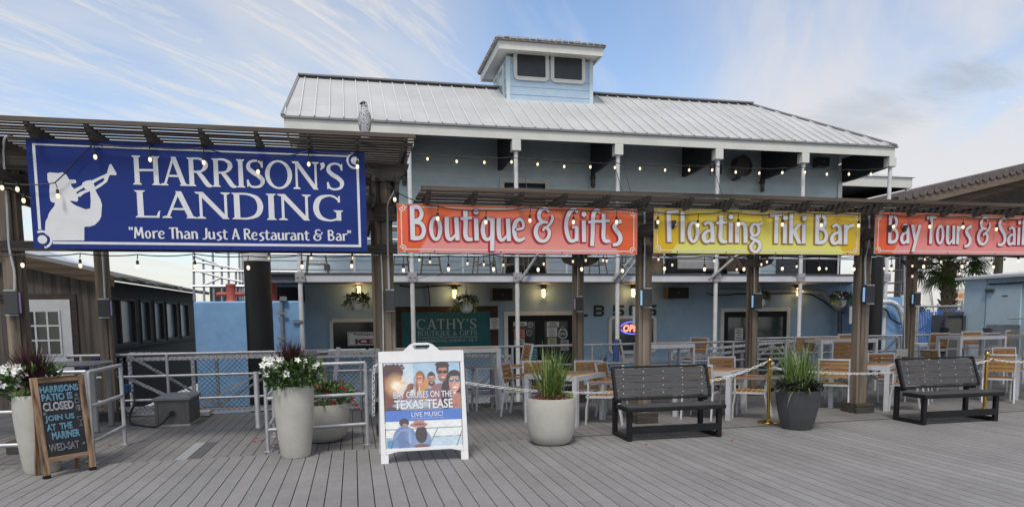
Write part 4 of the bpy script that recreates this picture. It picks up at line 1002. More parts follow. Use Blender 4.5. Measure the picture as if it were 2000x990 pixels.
letters('"More Than Just A Restaurant & Bar"', casual_glyph, (x(252, 458), YSG, zl3), UX, VZ, NV, x(687, 460) - x(252, 458), z(270, 444) - z(270, 466), 'lettering', M_LET, bs, off=loc)
mb = MB(loc)
for q in ((58, 300), (200, 286), (380, 292), (560, 299), (90, 481), (320, 484), (450, 484), (600, 486), (706, 486), (708, 310)): mb.sphere(P(*q, YSG - .002), .008, .005, .008, 6, 4)
mb.build('screw', M_BLACK, bs)
# gift shop display window banner
M_TEAL = mat('teal_film', (0.022, 0.115, 0.125), 0.3, 0.35, 1.4, spec=0.2)
YD = YL - 0.055
def wrect(name, x0, y0, x1, y1, Y, dep, m, parent): 
    o = wbox(x0, y0, x1, y1, Y, dep).build(name, m); o.parent = parent; return o
tl = wrect('banner', 785, 609, 958, 690, YD, .004, M_TEAL, disp)
M_SILV = mat('silver_letter', (0.36, 0.40, 0.42), 0.5, 0.1)
xd = lambda px, py=640: P(px, py, YD).x
zd = lambda px, py: P(px, py, YD).z
letters("CATHY'S", serif_glyph, (xd(813), YD, zd(870, 642.5)), UX, VZ, NV, xd(931) - xd(813), zd(870, 622.5) - zd(870, 642.5), 'lettering', M_SILV, disp, track=.08)
letters("BOUTIQUE & GIFTS", serif_glyph, (xd(815), YD, zd(870, 655)), UX, VZ, NV, xd(931.5) - xd(815), zd(870, 645.5) - zd(870, 655), 'lettering', M_SILV, disp, track=.07)
letters("HARRISONSLANDING.NET", serif_glyph, (xd(815), YD, zd(870, 667.5)), UX, VZ, NV, xd(932) - xd(815), zd(870, 662) - zd(870, 667.5), 'lettering', M_SILV, disp, track=.05)
mb = wbox(815, 657.8, 933, 659, YD - .004, .003); mb.build('underline', M_SILV).parent = disp
# ================================================================== patio furniture
M_ALU = mat('brushed_aluminium', (0.56, 0.57, 0.60), 0.42, 0.10, 8.0, metal=0.12)
M_ALUD = mat('grey_aluminium', (0.40, 0.41, 0.44), 0.45, 0.1, 8.0, metal=0.35)  # darker grey metal of the backless stools and picnic bench
M_TEAK = wood('orange_slat', (0.30, 0.150, 0.055), (0.46, 0.25, 0.10), 0, rough=0.55, bump=0.15, fine=30)
M_TEAKT = wood('orange_table_slat', (0.36, 0.21, 0.10), (0.50, 0.32, 0.17), 0, rough=0.5, bump=0.1, fine=24)
def chair_kit(name, label, cat, seat, top, w=0.50, d=0.46, arms=True):
    """faces -Y; back rest at +Y"""
    t = thing(name, label, cat)
    hw, hd = w / 2, d / 2; rk = 0.075
    for sx in (-1, 1):
        mb = MB(); x = sx * (hw - .015)
        mb.tube([(x, -hd + .02, seat - .02), (x, -hd - .01, seat * .5), (x, -hd - .015, 0)], 0.014, 6); mb.build('leg', M_ALU, t, smooth=True)
        mb = MB()
        mb.bar((x, hd + rk, top), (x, hd - .005, seat - .01), 0.026, 0.034, (0, 1, 0)); mb.bar((x, hd - .005, seat + .01), (x, hd + .07, 0), 0.026, 0.032, (0, 1, 0)); mb.build('leg', M_ALU, t)
    mb = MB(); mb.bar((-hw, -hd, seat - .02), (hw, -hd, seat - .02), .03, .03); mb.bar((-hw, hd - .03, seat - .02), (hw, hd - .03, seat - .02), .03, .03)
    for sx in (-1, 1): mb.bar((sx * (hw - .015), -hd, seat - .02), (sx * (hw - .015), hd - .03, seat - .02), .028, .03)
    mb.bar((-hw, hd + rk, top), (hw, hd + rk, top), .03, .03)
    mb.build('frame', M_ALU, t)
    if seat > .6:
        mb = MB()
        for z_ in (.28,): mb.bar((-hw + .02, -hd, z_), (hw - .02, -hd, z_), .024, .03)
        for sx in (-1, 1): mb.bar((sx * (hw - .015), -hd - .02, .295), (sx * (hw - .015), hd + .05, .295), .022, .026)
        mb.build('footrest', M_ALU, t)
    mb = MB()
    for j in range(6):
        y = -hd + .035 + j * (d - .09) / 5; mb.box(-hw + .03, hw - .03, y - .03, y + .03, seat - .012, seat + .006)
    mb.build('seat', M_TEAK, t)
    mb = MB(); z0 = top - .31; n = 4
    for j in range(n):
        zc = z0 + (j + .5) * (.30 / n); y = hd + rk * (zc - seat) / (top - seat)
        mb.bar((-hw + .03, y, zc), (hw - .03, y, zc), 0.014, .30 / n - .010)
    mb.build('backrest', M_TEAK, t)
    if arms:
        for sx in (-1, 1):
            x = sx * (hw + .0); mb = MB(); mb.bar((x, -hd + .03, seat + .215), (x, hd + .03, seat + .215), .045, .016); a = mb.build('armrest', M_TEAK, t)
            mb = MB(); mb.bar((x, -hd + .02, seat), (x, -hd + .02, seat + .205), .024, .024); mb.bar((x, -hd + .02, seat + .2), (x, hd + .03, seat + .2), .02, .012); q = mb.build('arm_support', M_ALU, parent=a)
    return t
def table_kit(name, label, cat, w, d, h, leg=.075, group=None):
    t = thing(name, label, cat, (0, 0, 0), 0, group)
    mb = MB(); n = max(5, int(d / .11))
    for j in range(n):
        y = -d / 2 + .05 + (j + .5) * (d - .1) / n; mb.box(-w / 2 + .05, w / 2 - .05, y - (d - .1) / n / 2 + .003, y + (d - .1) / n / 2 - .003, h - .018, h - .001)
    mb.build('tabletop', M_TEAKT, t)
    mb = MB(); e = .05
    for a, b in (((-w / 2, -d / 2 + e / 2), (w / 2, -d / 2 + e / 2)), ((-w / 2, d / 2 - e / 2), (w / 2, d / 2 - e / 2))): mb.bar((*a, h - .035), (*b, h - .035), e, .07)
    for sx in (-1, 1): mb.bar((sx * (w / 2 - e / 2), -d / 2 + e, h - .035), (sx * (w / 2 - e / 2), d / 2 - e, h - .035), e, .07)
    mb.build('frame', M_ALU, t)
    if h > .9:
        mb = MB()
        for sx in (-1, 1): mb.bar((sx * (w / 2 - .04), -d / 2 + .06, .28), (sx * (w / 2 - .04), d / 2 - .06, .28), .03, .05)
        mb.bar((-w / 2 + .03, 0, .28), (w / 2 - .03, 0, .28), .04, .06); mb.build('stretcher', M_ALU, t)
    for sx in (-1, 1):
        for sy in (-1, 1):
            mb = MB(); x, y = sx * (w / 2 - leg / 2), sy * (d / 2 - leg / 2); mb.box(x - leg / 2, x + leg / 2, y - leg / 2, y + leg / 2, 0, h - .072); mb.build('leg', M_ALU, t)
    return t
ZP = -.004
GT, GC, GBT, GBC, GST = 'patio dining tables', 'patio dining chairs', 'patio bar tables', 'patio bar chairs', 'backless bar stools'
T1 = (3.21, 10.36); T2 = (5.66, 10.28); T3 = (8.66, 10.42); T4 = (11.95, 10.95)
tb = table_kit('patio_table', 'low slatted patio table standing right behind the tall grass planter', 'table', .93, .93, .75, group=GT)
tb.location = (*T1, ZP); tb.rotation_euler.z = R_(42)
for (p, lab, r) in ((T2, 'low slatted patio table behind the right half of the left bench', 43), (T3, 'low slatted patio table just right of the fourth front post', 42), (T4, 'low slatted patio table behind the gold post at the right edge', 40)):
    dup(tb, (*p, ZP), R_(r), lab)
ch = chair_kit('patio_chair', 'orange slat patio chair left of the grass planter, facing right', 'chair', .44, .86)
ch['group'] = GC; ch.location = (2.70, 11.12, ZP); ch.rotation_euler.z = R_(58)
def at_top(px, py, zt=.86):
    p = G(px, py, zt); return p.x, p.y
x1, y1 = at_top(1143, 705); x2, y2 = at_top(1402, 697); x3, y3 = at_top(1714, 690); x4, y4 = at_top(1957, 679)
CH = [
    (x1, y1 - .25, -14, 'orange slat patio chair beyond the table behind the grass planter, facing the camera'),
    (3.70, 10.02, -112, 'patio chair with orange armrests touching the left end of the left bench'),
    (3.02, 11.35, -12, 'orange slat patio chair mostly hidden by the leaves of the grass planter'),
    (5.36, 10.02, 137, 'patio chair with its back to us, rising above the left bench backrest'),
    (6.10, 9.80, -128, 'patio chair in profile just left of the gold post in the middle'),
    (x2, y2 - .25, -18, 'orange slat patio chair facing us across the table behind the left bench'),
    (*at_top(1286, 698), 70, 'small looking orange patio chair just right of the third front post, above the bench'),
    (*at_top(1208, 709), 48, 'patio chair whose white framed top shows over the left corner of the left bench'),
    (8.02, 10.34, 141, 'patio chair with its back to us beside the fourth front post'),
    (x3, y3 - .25, -20, 'orange slat patio chair facing us across the table by the fourth front post'),
    (9.02, 9.88, -122, 'patio chair with armrest tucked behind the left end of the right bench'),
    (*at_top(1583, 690), 62, 'orange slat patio chair rising behind the black planter of grass'),
    (*at_top(1790, 693), 40, 'patio chair with only its pale top rail showing over the right bench'),
    (*at_top(1838, 682), 92, 'patio chair seen edge on above the middle of the right bench'),
    (11.42, 10.32, 137, 'patio chair with its back to us behind the right gold post'),
    (x4, y4 - .25, -16, 'patio chair facing us beyond the right gold post table'),
]
for (x, y, r, lab) in CH: dup(ch, (x, y, ZP), R_(r), lab)
# bar height pieces
bt = table_kit('bar_table', 'long bar height table behind the white folding sign', 'bar table', 2.0, .66, 1.085, leg=.08, group=GBT)
bt.location = (1.52, 12.30, ZP)
for (x, y, w, r, lab) in ((5.78, 12.30, .48, 0, 'bar height table right of the third front post'), (9.98, 12.75, .68, 0, 'bar height table left of the fourth front post, beside a tall orange chair'), (13.55, 12.95, .62, 0, 'bar height table right of the fifth rear post, between tall chairs'), (15.2, 12.9, .6, 0, 'bar height table cut by the right edge in front of the cold store')):
    q = dup(bt, (x, y, ZP), R_(r), lab); q.scale = (w, 1.0, 1)
bc = chair_kit('bar_chair', 'tall bar chair in profile at the right end of the long bar table', 'bar chair', .75, 1.13, w=.46, d=.42, arms=False)
bc['group'] = GBC; bc.location = (2.82, 12.25, ZP); bc.rotation_euler.z = R_(-84)
def at_bar(px, py): 
    p = G(px, py, 1.13); return p.x, p.y
BC = [
    (*at_bar(1236, 663), 75, 'tall bar chair half hidden by the third front post, left of its bar table'),
    (*at_bar(1352, 660), -62, 'tall bar chair at the right end of the bar table by the third front post'),
    (*at_bar(1562, 657), 168, 'tall orange bar chair with its back to us behind the grass of the black planter'),
    (*at_bar(1652, 667), -40, 'dark tall bar chair seen through the bar table frame left of the fourth front post'),
    (*at_bar(1668, 653), -10, 'tall bar chair with only an orange top slat showing left of the fourth front post'),
    (*at_bar(1822, 650), 165, 'tall orange bar chair just right of the fifth rear post'),
    (*at_bar(1908, 648), -25, 'tall bar chair beyond the bar table in front of the dark panel'),
    (*at_bar(1963, 645), 172, 'tall bar chair in front of the blue cold store door'),
]
for (x, y, r, lab) in BC: dup(bc, (x, y, ZP), R_(r), lab)
st = thing('bar_stool', 'backless grey bar stool nearest the right end of the long bar table', 'stool', (2.22, 12.02, ZP), R_(4), GST)
mb = MB(); mb.box(-.19, .19, -.17, .17, .725, .75); mb.build('seat', M_ALUD, st)
for sx in (-1, 1):
    for sy in (-1, 1):
        mb = MB(); mb.bar((sx * .165, sy * .145, .722), (sx * .185, sy * .165, 0), .035, .035, (0, 1, 0)); mb.build('leg', M_ALUD, st)
mb = MB()
for sy in (-1, 1): mb.bar((-.175, sy * .155, .26), (.175, sy * .155, .26), .022, .04)
for sx in (-1, 1): mb.bar((sx * .175, -.155, .26), (sx * .175, .155, .26), .022, .04)
mb.build('stretcher', M_ALUD, st)
for x, y, r, lab in ((1.72, 12.02, -3, 'backless grey bar stool peeking out right behind the white folding sign'), (.42, 11.95, 5, 'backless grey bar stool left of the white folding sign, behind the hanging chain')):
    dup(st, (x, y, ZP), R_(r), lab)
# picnic style grey bench table at left of the folding sign
gt = thing('picnic_bench', 'grey aluminium picnic bench below the ice sign, behind the white flowers', 'picnic table', (-.55, 12.2, ZP), 0)
a, b = P(628, 684, 12.1), P(742, 680, 12.1)
loc = Vector(gt.location)
mb = MB(loc)
for z_, y_ in ((1.08, 12.25), (1.0, 12.12)): mb.box(a.x - .08, .42, y_ - .06, y_ + .06, z_ - .02, z_ + .015)
mb.build('backrest', M_ALUD, gt)
mb = MB(loc); mb.bar(P(661, 678, 12.1), P(648, 800, 12.1), .07, .05, (0, 1, 0)); mb.bar(P(738, 680, 12.1), P(728, 800, 12.1), .07, .05, (0, 1, 0)); mb.build('leg', M_ALUD, gt)
mb = MB(loc); c, d = P(555, 688, 12.4), P(640, 686, 12.4); mb.box(c.x, d.x, 12.3, 12.7, c.z - .05, c.z + .02); mb.box(c.x + .1, d.x - .02, 12.32, 12.36, .2, c.z - .052); mb.build('seat', mat('grey_counter', (0.22, 0.215, 0.22), 0.6, .15), gt)

# ================================================================== black slat benches
M_BENCHF = mat('bench_frame_black', (0.011, 0.0115, 0.013), 0.5, 0.25, 5.0, spec=.3)
M_BENCHS = mat('bench_slat_grey', (0.060, 0.060, 0.063), 0.65, 0.22, 1.0, stretch=(3, 40, 40))
M_BOLT = mat('bolt_steel', (0.65, 0.65, 0.66), 0.3, 0, metal=0.8)
W2 = .70
bn = thing('park_bench', 'black framed grey slat bench left, in front of the third front post', 'bench', (0, 0, 0), 0, 'boardwalk benches')
def bframe(x):
    mb = MB(); s = .062
    mb.box(x - s / 2, x + s / 2, -.30, -.24, .0, .39); mb.box(x - s / 2, x + s / 2, .22, .28, .0, .52); mb.box(x - s / 2, x + s / 2, -.238, .218, .0, .06); mb.box(x - s / 2, x + s / 2, .10, .218, .46, .52)
    mb.build('side_frame', M_BENCHF, bn, bevel=.004)
bframe(-W2 + .06); bframe(W2 - .06)
mb = MB(); mb.box(-W2 + .092, W2 - .092, -.30, -.25, .10, .19); mb.build('stretcher', M_BENCHF, bn)
mb = MB(); mb.box(-W2, W2, -.36, -.325, .392, .445); mb.box(-W2, W2, .05, .085, .392, .445); mb.box(-W2, -W2 + .035, -.324, .049, .392, .445); mb.box(W2 - .035, W2, -.324, .049, .392, .445); mb.build('seat_frame', M_BENCHF, bn, bevel=.006)
mb = MB()
for j in range(3): mb.box(-W2 + .037, W2 - .037, -.322 + j * .124, -.204 + j * .124, .42, .449)
mb.build('seat', M_BENCHS, bn)
# backrest leans to the rear
def bk(x, t, off=0): 
    z_ = .535 + t * .375; return Vector((x, .09 + t * .13 + off, z_))
nb = Vector((0, -.95, .3)).normalized()
mb = MB()
for sx in (-1, 1): mb.bar(bk(sx * W2 * .985, -.06), bk(sx * W2 * .985, 1.06), .035, .06, (0, 1, 0))
mb.bar(bk(-W2, -.06), bk(W2, -.06), .05, .03, (0, .3, .95)); mb.bar(bk(-W2, 1.06), bk(W2, 1.06), .05, .018, (0, .3, .95)); mb.build('back_frame', M_BENCHF, bn)
mb = MB()
for j in range(4): mb.bar(bk(-W2 + .03, (j + .5) / 4), bk(W2 - .03, (j + .5) / 4), .026, .088, (0, .3, .95))
bs_ = mb.build('backrest', M_BENCHS, bn)
mb = MB()
for j in range(4):
    for i in range(5):
        p = bk(-W2 + .12 + i * (2 * W2 - .24) / 4 + .012 * j, (j + .5) / 4) + nb * .0135; mb.sphere(p, .0105, n=8, m=4)
q = mb.build('bolt', M_BOLT, parent=bs_)
bn.location = (4.11, 8.66, 0); bn.rotation_euler.z = R_(-0.5)
dup(bn, (8.69, 8.70, 0), R_(0.5), 'black framed grey slat bench right, past the black planter')

# ================================================================== planters
M_CONC = mat('planter_stone', (0.44, 0.43, 0.385), 0.8, 0.09, 5.0, bump=0.12, bscale=60)
M_SOIL = mat('potting_soil', (0.03, 0.022, 0.016), 0.95, 0.4, 30.0)
M_CHAR = mat('charcoal_resin', (0.055, 0.06, 0.065), 0.45, 0.14, 4.0)
M_LEAF = mat('leaf_green', (0.11, 0.19, 0.045), 0.5, 0.45, 14.0)
M_LEAFD = mat('leaf_dark_green', (0.045, 0.095, 0.026), 0.5, 0.45, 14.0)
M_LEAFY = mat('leaf_yellow_green', (0.20, 0.26, 0.06), 0.5, 0.35, 14.0)
M_MAROON = mat('leaf_maroon', (0.055, 0.020, 0.024), 0.45, 0.4, 14.0)
M_PURPLE = mat('leaf_purple_black', (0.022, 0.014, 0.024), 0.45, 0.4, 14.0)
M_PETAL = mat('petal_white', (0.80, 0.80, 0.76), 0.5, 0.06, 10.0)
M_REDP = mat('petal_red', (0.45, 0.03, 0.05), 0.5, 0.2, 10.0)
M_PINK = mat('petal_magenta', (0.36, 0.04, 0.14), 0.5, 0.2, 10.0)
M_SEDUM = mat('sedum_red', (0.22, 0.05, 0.05), 0.6, 0.4, 20.0)
M_GRASS = mat('grass_blade', (0.10, 0.185, 0.04), 0.45, 0.55, 6.0)
M_GRASSL = mat('grass_blade_pale', (0.26, 0.30, 0.10), 0.45, 0.25, 6.0)
def blade(mb, base, dirn, length, width, droop, seg=6, fold=0.25):
    base = Vector(base); d = Vector(dirn).normalized(); p = base.copy(); side = d.cross(Vector((0, 0, 1)))
    if side.length < 1e-3: side = Vector((1, 0, 0))
    side = side.normalized(); pts = []; st_ = length / seg
    for i in range(seg + 1):
        t = i / seg; w = width * (0.55 + 0.9 * t) if t < .35 else width * (1 - ((t - .35) / .65) ** 1.6) * .95 + .0006
        pts.append((p - side * w / 2, p + side * w / 2)); d = (d + Vector((0, 0, -droop * st_ * (0.4 + t * 1.6)))).normalized(); p = p + d * st_
    vs = [q for pr in pts for q in pr]; mb.add(vs, [(2 * i, 2 * i + 1, 2 * i + 3, 2 * i + 2) for i in range(seg)])
def leafshape(mb, c, dirn, nrm, L, w):
    c, d = Vector(c), Vector(dirn).normalized(); s = d.cross(Vector(nrm))
    if s.length < 1e-3: s = d.orthogonal()
    s = s.normalized(); n_ = s.cross(d)
    mb.add([c, c + d * L * .35 + s * w / 2 + n_ * .1 * w, c + d * L * .75 + s * w * .35, c + d * L - n_ * .15 * L, c + d * L * .75 - s * w * .35, c + d * L * .35 - s * w / 2 + n_ * .1 * w, c + d * L * .5 - n_ * w * .12],
           [(0, 1, 6), (1, 2, 6), (2, 3, 6), (3, 4, 6), (4, 5, 6), (5, 0, 6)])
def rdir(rng, up=0.3):
    v = Vector((rng.gauss(0, 1), rng.gauss(0, 1), rng.gauss(up, .8))); return v.normalized()
def bush(mb, rng, c, rx, ry, rz, n, L=.07, w=.03, ok=None):
    c = Vector(c)
    for _ in range(n):
        v = rdir(rng, .35); r = rng.uniform(.35, 1.0) ** .6; p = c + Vector((v.x * rx * r, v.y * ry * r, v.z * rz * r))
        if ok and not ok(p): continue
        leafshape(mb, p, (v + rdir(rng, .4) * .8), rdir(rng), L * rng.uniform(.6, 1.3), w * rng.uniform(.7, 1.2))
def trumpet(mb, rng, c, dirn, s):
    """open five lobed flower"""
    c, d = Vector(c), Vector(dirn).normalized(); a = d.orthogonal().normalized(); b = d.cross(a)
    r0 = rng.uniform(0, 6.28); n = 10; vs = [c - d * s * .9]; fs = []
    for i in range(n):
        t = r0 + 2 * math.pi * i / n; r = s * .22; vs.append(c - d * s * .15 + (a * math.cos(t) + b * math.sin(t)) * r)
    for i in range(n):
        t = r0 + 2 * math.pi * i / n; r = s * (.85 if i % 2 == 0 else .5); vs.append(c + d * s * (.18 if i % 2 else .05) + (a * math.cos(t) + b * math.sin(t)) * r)
    for i in range(n):
        j = (i + 1) % n; fs += [(0, 1 + i, 1 + j), (1 + i, 11 + i, 11 + j, 1 + j)]
    mb.add(vs, fs)
def planter(name, label, prof, loc, m, rim, group=None, n=40):
    t = thing(name, label, 'planter', loc, 0, group)
    mb = MB(); mb.lathe(prof, n); mb.build('pot', m, t, smooth=True)
    zt = prof[-1][1]; mb = MB(); mb.lathe([(rim * .1, zt - .05), (rim, zt - .05)], 20); mb.v.append(Vector((0, 0, zt - .04))); k = len(mb.v) - 1
    mb.build('soil', M_SOIL, t); return t
TALL = [(.155, 0.0), (.163, .004), (.177, .05), (.20, .25), (.224, .5), (.236, .68), (.237, .80), (.234, .855), (.23, .86), (.215, .86), (.212, .78)]
def flower_planter(label, loc, seed, group, ok=None):
    t = planter('flower_planter', label, TALL, loc, M_CONC, .212, group); rng = random.Random(seed)
    mb = MB(); bush(mb, rng, (0, 0, .99), .33, .30, .19, 620, .085, .034, ok); bush(mb, rng, (-.05, -.05, .90), .27, .27, .09, 220, .07, .03, ok); mb.build('foliage', M_LEAFD, t)
    mb = MB(); bush(mb, rng, (.05, -.06, 1.02), .30, .26, .16, 230, .09, .03, ok); bush(mb, rng, (.0, -.16, .875), .18, .10, .03, 160, .035, .02); mb.build('young_foliage', M_LEAF, t)
    mb = MB()
    for _ in range(190):
        a = rng.uniform(0, 6.28); l_ = rng.uniform(.03, .75); blade(mb, (rng.uniform(-.06, .06) - .02, rng.uniform(-.05, .05), .95), (math.cos(a) * l_, math.sin(a) * l_, 1), rng.uniform(.32, .50), .020, .4)
    mb.build('spiky_leaves', M_MAROON, t)
    mb = MB()
    for _ in range(46):
        side = rng.choice((-1, -1, 1)); a = rng.uniform(-2.7, -.4)
        c = Vector((side * rng.uniform(.05, .31), -rng.uniform(.03, .27), rng.uniform(.97, 1.19)))
        if ok and not ok(c): continue
        trumpet(mb, rng, c, (c.x * 1.2 + rng.uniform(-.3, .3), -1 + rng.uniform(-.2, .5), rng.uniform(-.3, .7)), rng.uniform(.044, .066))
    mb.build('flowers', M_PETAL, t); return t
flower_planter('tall pale stone planter of white flowers in the centre, left of the folding sign', (-.725, 8.60, 0), 3, 'tall flower planters')
flower_planter('tall pale stone planter of white flowers at left behind the chalkboard', (-3.40, 8.50, 0), 11, 'tall flower planters', ok=lambda p: (p.x * .725 - p.y * .69) < .02 + (.14 if p.z > 1.1 else 0))
BOWL = [(.19, 0), (.23, .01), (.30, .08), (.335, .2), (.35, .36), (.35, .50), (.345, .51), (.325, .51), (.32, .45)]
t = planter('bowl_planter', 'round pale bowl planter of red flowers behind the tall centre planter', BOWL, (-.44, 9.62, 0), M_CONC, .32)
rng = random.Random(5); mb = MB(); bush(mb, rng, (0, 0, .60), .40, .36, .17, 520, .085, .035); mb.build('foliage', M_LEAFD, t)
mb = MB(); bush(mb, rng, (.1, -.1, .66), .34, .3, .14, 90, .08, .03); mb.build('young_foliage', M_LEAF, t)
mb = MB()
for _ in range(13):
    c = Vector((rng.uniform(-.05, .48), rng.uniform(-.36, .0), rng.uniform(.48, .80))); trumpet(mb, rng, c, (c.x, -1, .4), .036)
mb.build('flowers', M_REDP, t)
mb = MB()
for _ in range(24): a = rng.uniform(0, 6.28); blade(mb, (0, 0, .55), (math.cos(a) * .6, math.sin(a) * .6, 1), rng.uniform(.3, .45), .02, .6)
mb.build('spiky_leaves', M_MAROON, t)
ROUND = [(.19, 0), (.215, .006), (.255, .04), (.29, .12), (.31, .24), (.318, .40), (.318, .585), (.312, .60), (.296, .60), (.292, .52)]
def grassy(t, rng, z0, n, spread, lmin, lmax, rx, mats):
    for m_, frac, nm in mats:
        mb = MB()
        for _ in range(int(n * frac)):
            a = rng.uniform(0, 6.28); l_ = abs(rng.gauss(0, spread)); b = (rng.uniform(-rx, rx), rng.uniform(-rx, rx), z0)
            blade(mb, b, (math.cos(a) * l_, math.sin(a) * l_, 1), rng.uniform(lmin, lmax), rng.uniform(.010, .019), rng.uniform(.3, 1.7), 7)
        mb.build(nm, m_, t)
t = planter('grass_planter', 'round pale stone planter of tall green grass beside the folding sign', ROUND, (2.455, 8.56, 0), M_CONC, .292); rng = random.Random(8)
grassy(t, rng, .55, 250, .45, .38, .84, .12, ((M_GRASS, .72, 'grass_blades'), (M_GRASSL, .28, 'pale_grass_blades')))
mb = MB(); bush(mb, rng, (.0, -.02, .60), .26, .26, .045, 330, .035, .022); mb.build('sedum', M_SEDUM, t)
mb = MB(); bush(mb, rng, (.14, -.1, .61), .12, .12, .045, 110, .035, .022); mb.build('lime_sedum', M_LEAFY, t)
t = thing('grass_planter', 'black faceted planter of grass and purple leaves between the benches', 'planter', (6.15, 8.68, 0)); rng = random.Random(21)
mb = MB(); mb.lathe([(.195, 0), (.205, .01), (.25, .16), (.285, .34), (.305, .50), (.312, .555), (.30, .56), (.285, .50)], 12); mb.build('pot', M_CHAR, t)
mb = MB(); mb.lathe([(.02, .50), (.286, .50)], 12); mb.build('soil', M_SOIL, t)
grassy(t, rng, .52, 260, 1.0, .45, .88, .13, ((M_GRASS, .8, 'grass_blades'), (M_GRASSL, .2, 'pale_grass_blades')))
mb = MB(); bush(mb, rng, (0, 0, .59), .34, .32, .09, 330, .06, .045); mb.build('purple_foliage', M_PURPLE, t)
t = thing('yucca_plant', 'spiky dark yucca between the rear post and the neon window, beyond the patio rail', 'plant', (*P(1172, 690, 13.4).xy, .35)); rng = random.Random(4)
mb = MB()
for _ in range(70): a = rng.uniform(0, 6.28); l_ = rng.uniform(.1, 1.4); blade(mb, (0, 0, .0), (math.cos(a) * l_, math.sin(a) * l_, 1), rng.uniform(.4, .62), .03, .25)
mb.build('spiky_leaves', M_PURPLE, t); mb = MB(); mb.lathe([(.16, -.36), (.2, -.1), (.2, .02), (.05, .02)], 16); mb.build('pot', M_CHAR, t)

# ================================================================== pipe rails
def railing(label, pts, zs, posts, name='pipe_railing', r=.024, m=None, foot=True, group='galvanised pipe railings'):
    loc = Vector((pts[0][0], pts[0][1], 0)); t = thing(name, label, 'railing', loc, 0, group); m = m or M_GALV
    for z_ in zs:
        mb = MB(loc); mb.tube([(x, y, z_) for x, y in pts], r, 10); mb.build('rail', m, t, smooth=True)
    for x, y in posts:
        mb = MB(loc); mb.tube([(x, y, 0), (x, y, max(zs))], r * 1.05, 10)
        if foot: mb.lathe([(.055, 0.0), (.055, .01), (.0, .01)], 12, (x, y, 0))
        mb.build('post', m, t, smooth=True)
    return t
ga = G(245, 868); gb_ = G(190, 800); na = G(185, 727, 1.05)
railing('galvanised pipe railing behind the chalkboard, near the left front post', [(ga.x, ga.y), (-2.99, 8.80)], (1.06, .66, .25), [(ga.x, ga.y), (-2.99, 8.80)])
railing('galvanised pipe railing running off the left edge behind the flower planter', [(-8, 8.95), (-3.05, 8.93)], (1.06, .62, .24), [(-7.5, 8.95), (-5.4, 8.94), (-3.07, 8.93)])
rb0, rb1, rb2 = G(524, 882), G(718, 868), G(537, 853)
rB = railing('galvanised pipe railing around the tall centre planter', [(rb0.x, rb0.y), (rb1.x, rb1.y)], (1.07, .665, .275), [(rb0.x, rb0.y), (rb1.x, rb1.y)])
loc = Vector(rB.location)
mb = MB(loc)
for z_ in (1.07, .665, .275): mb.tube([(rb0.x, rb0.y, z_), (rb2.x, rb2.y, z_ )], .024, 8)
mb.tube([(rb2.x, rb2.y, 0), (rb2.x, rb2.y, 1.07)], .025, 8); mb.lathe([(.055, 0.0), (.055, .01), (.0, .01)], 12, (rb2.x, rb2.y, 0)); mb.build('return_rail', M_GALV, rB, smooth=True)
mb = MB(loc); mb.tube([(rb0.x - .11, rb0.y + .05, .30), (rb0.x - .11, rb0.y + .05, 1.0)], .032, 10); mb.build('gate_hinge', M_GALV, rB, smooth=True)
XE = 8.75
railing('long galvanised patio railing along the water, left of the folding sign', [(-4.6, 12.72), (.2, 12.72)], (1.07, .70, .30), [(-4.4, 12.72), (-3.1, 12.72), (-1.35, 12.72), (.1, 12.72)])
railing('long galvanised patio railing along the water, right of the folding sign', [(.25, 12.72), (XE, 12.72)], (1.07, .70, .30), [(x, 12.72) for x in (1.3, 2.9, 4.48, 6.1, 7.5, 8.7)])
railing('galvanised railing beside the gangway at right, behind the bar tables', [(9.2, 14.6), (17.5, 14.6)], (1.05, .68, .30), [(x, 14.6) for x in (9.25, 11.2, 13.2, 15.2, 17.3)])
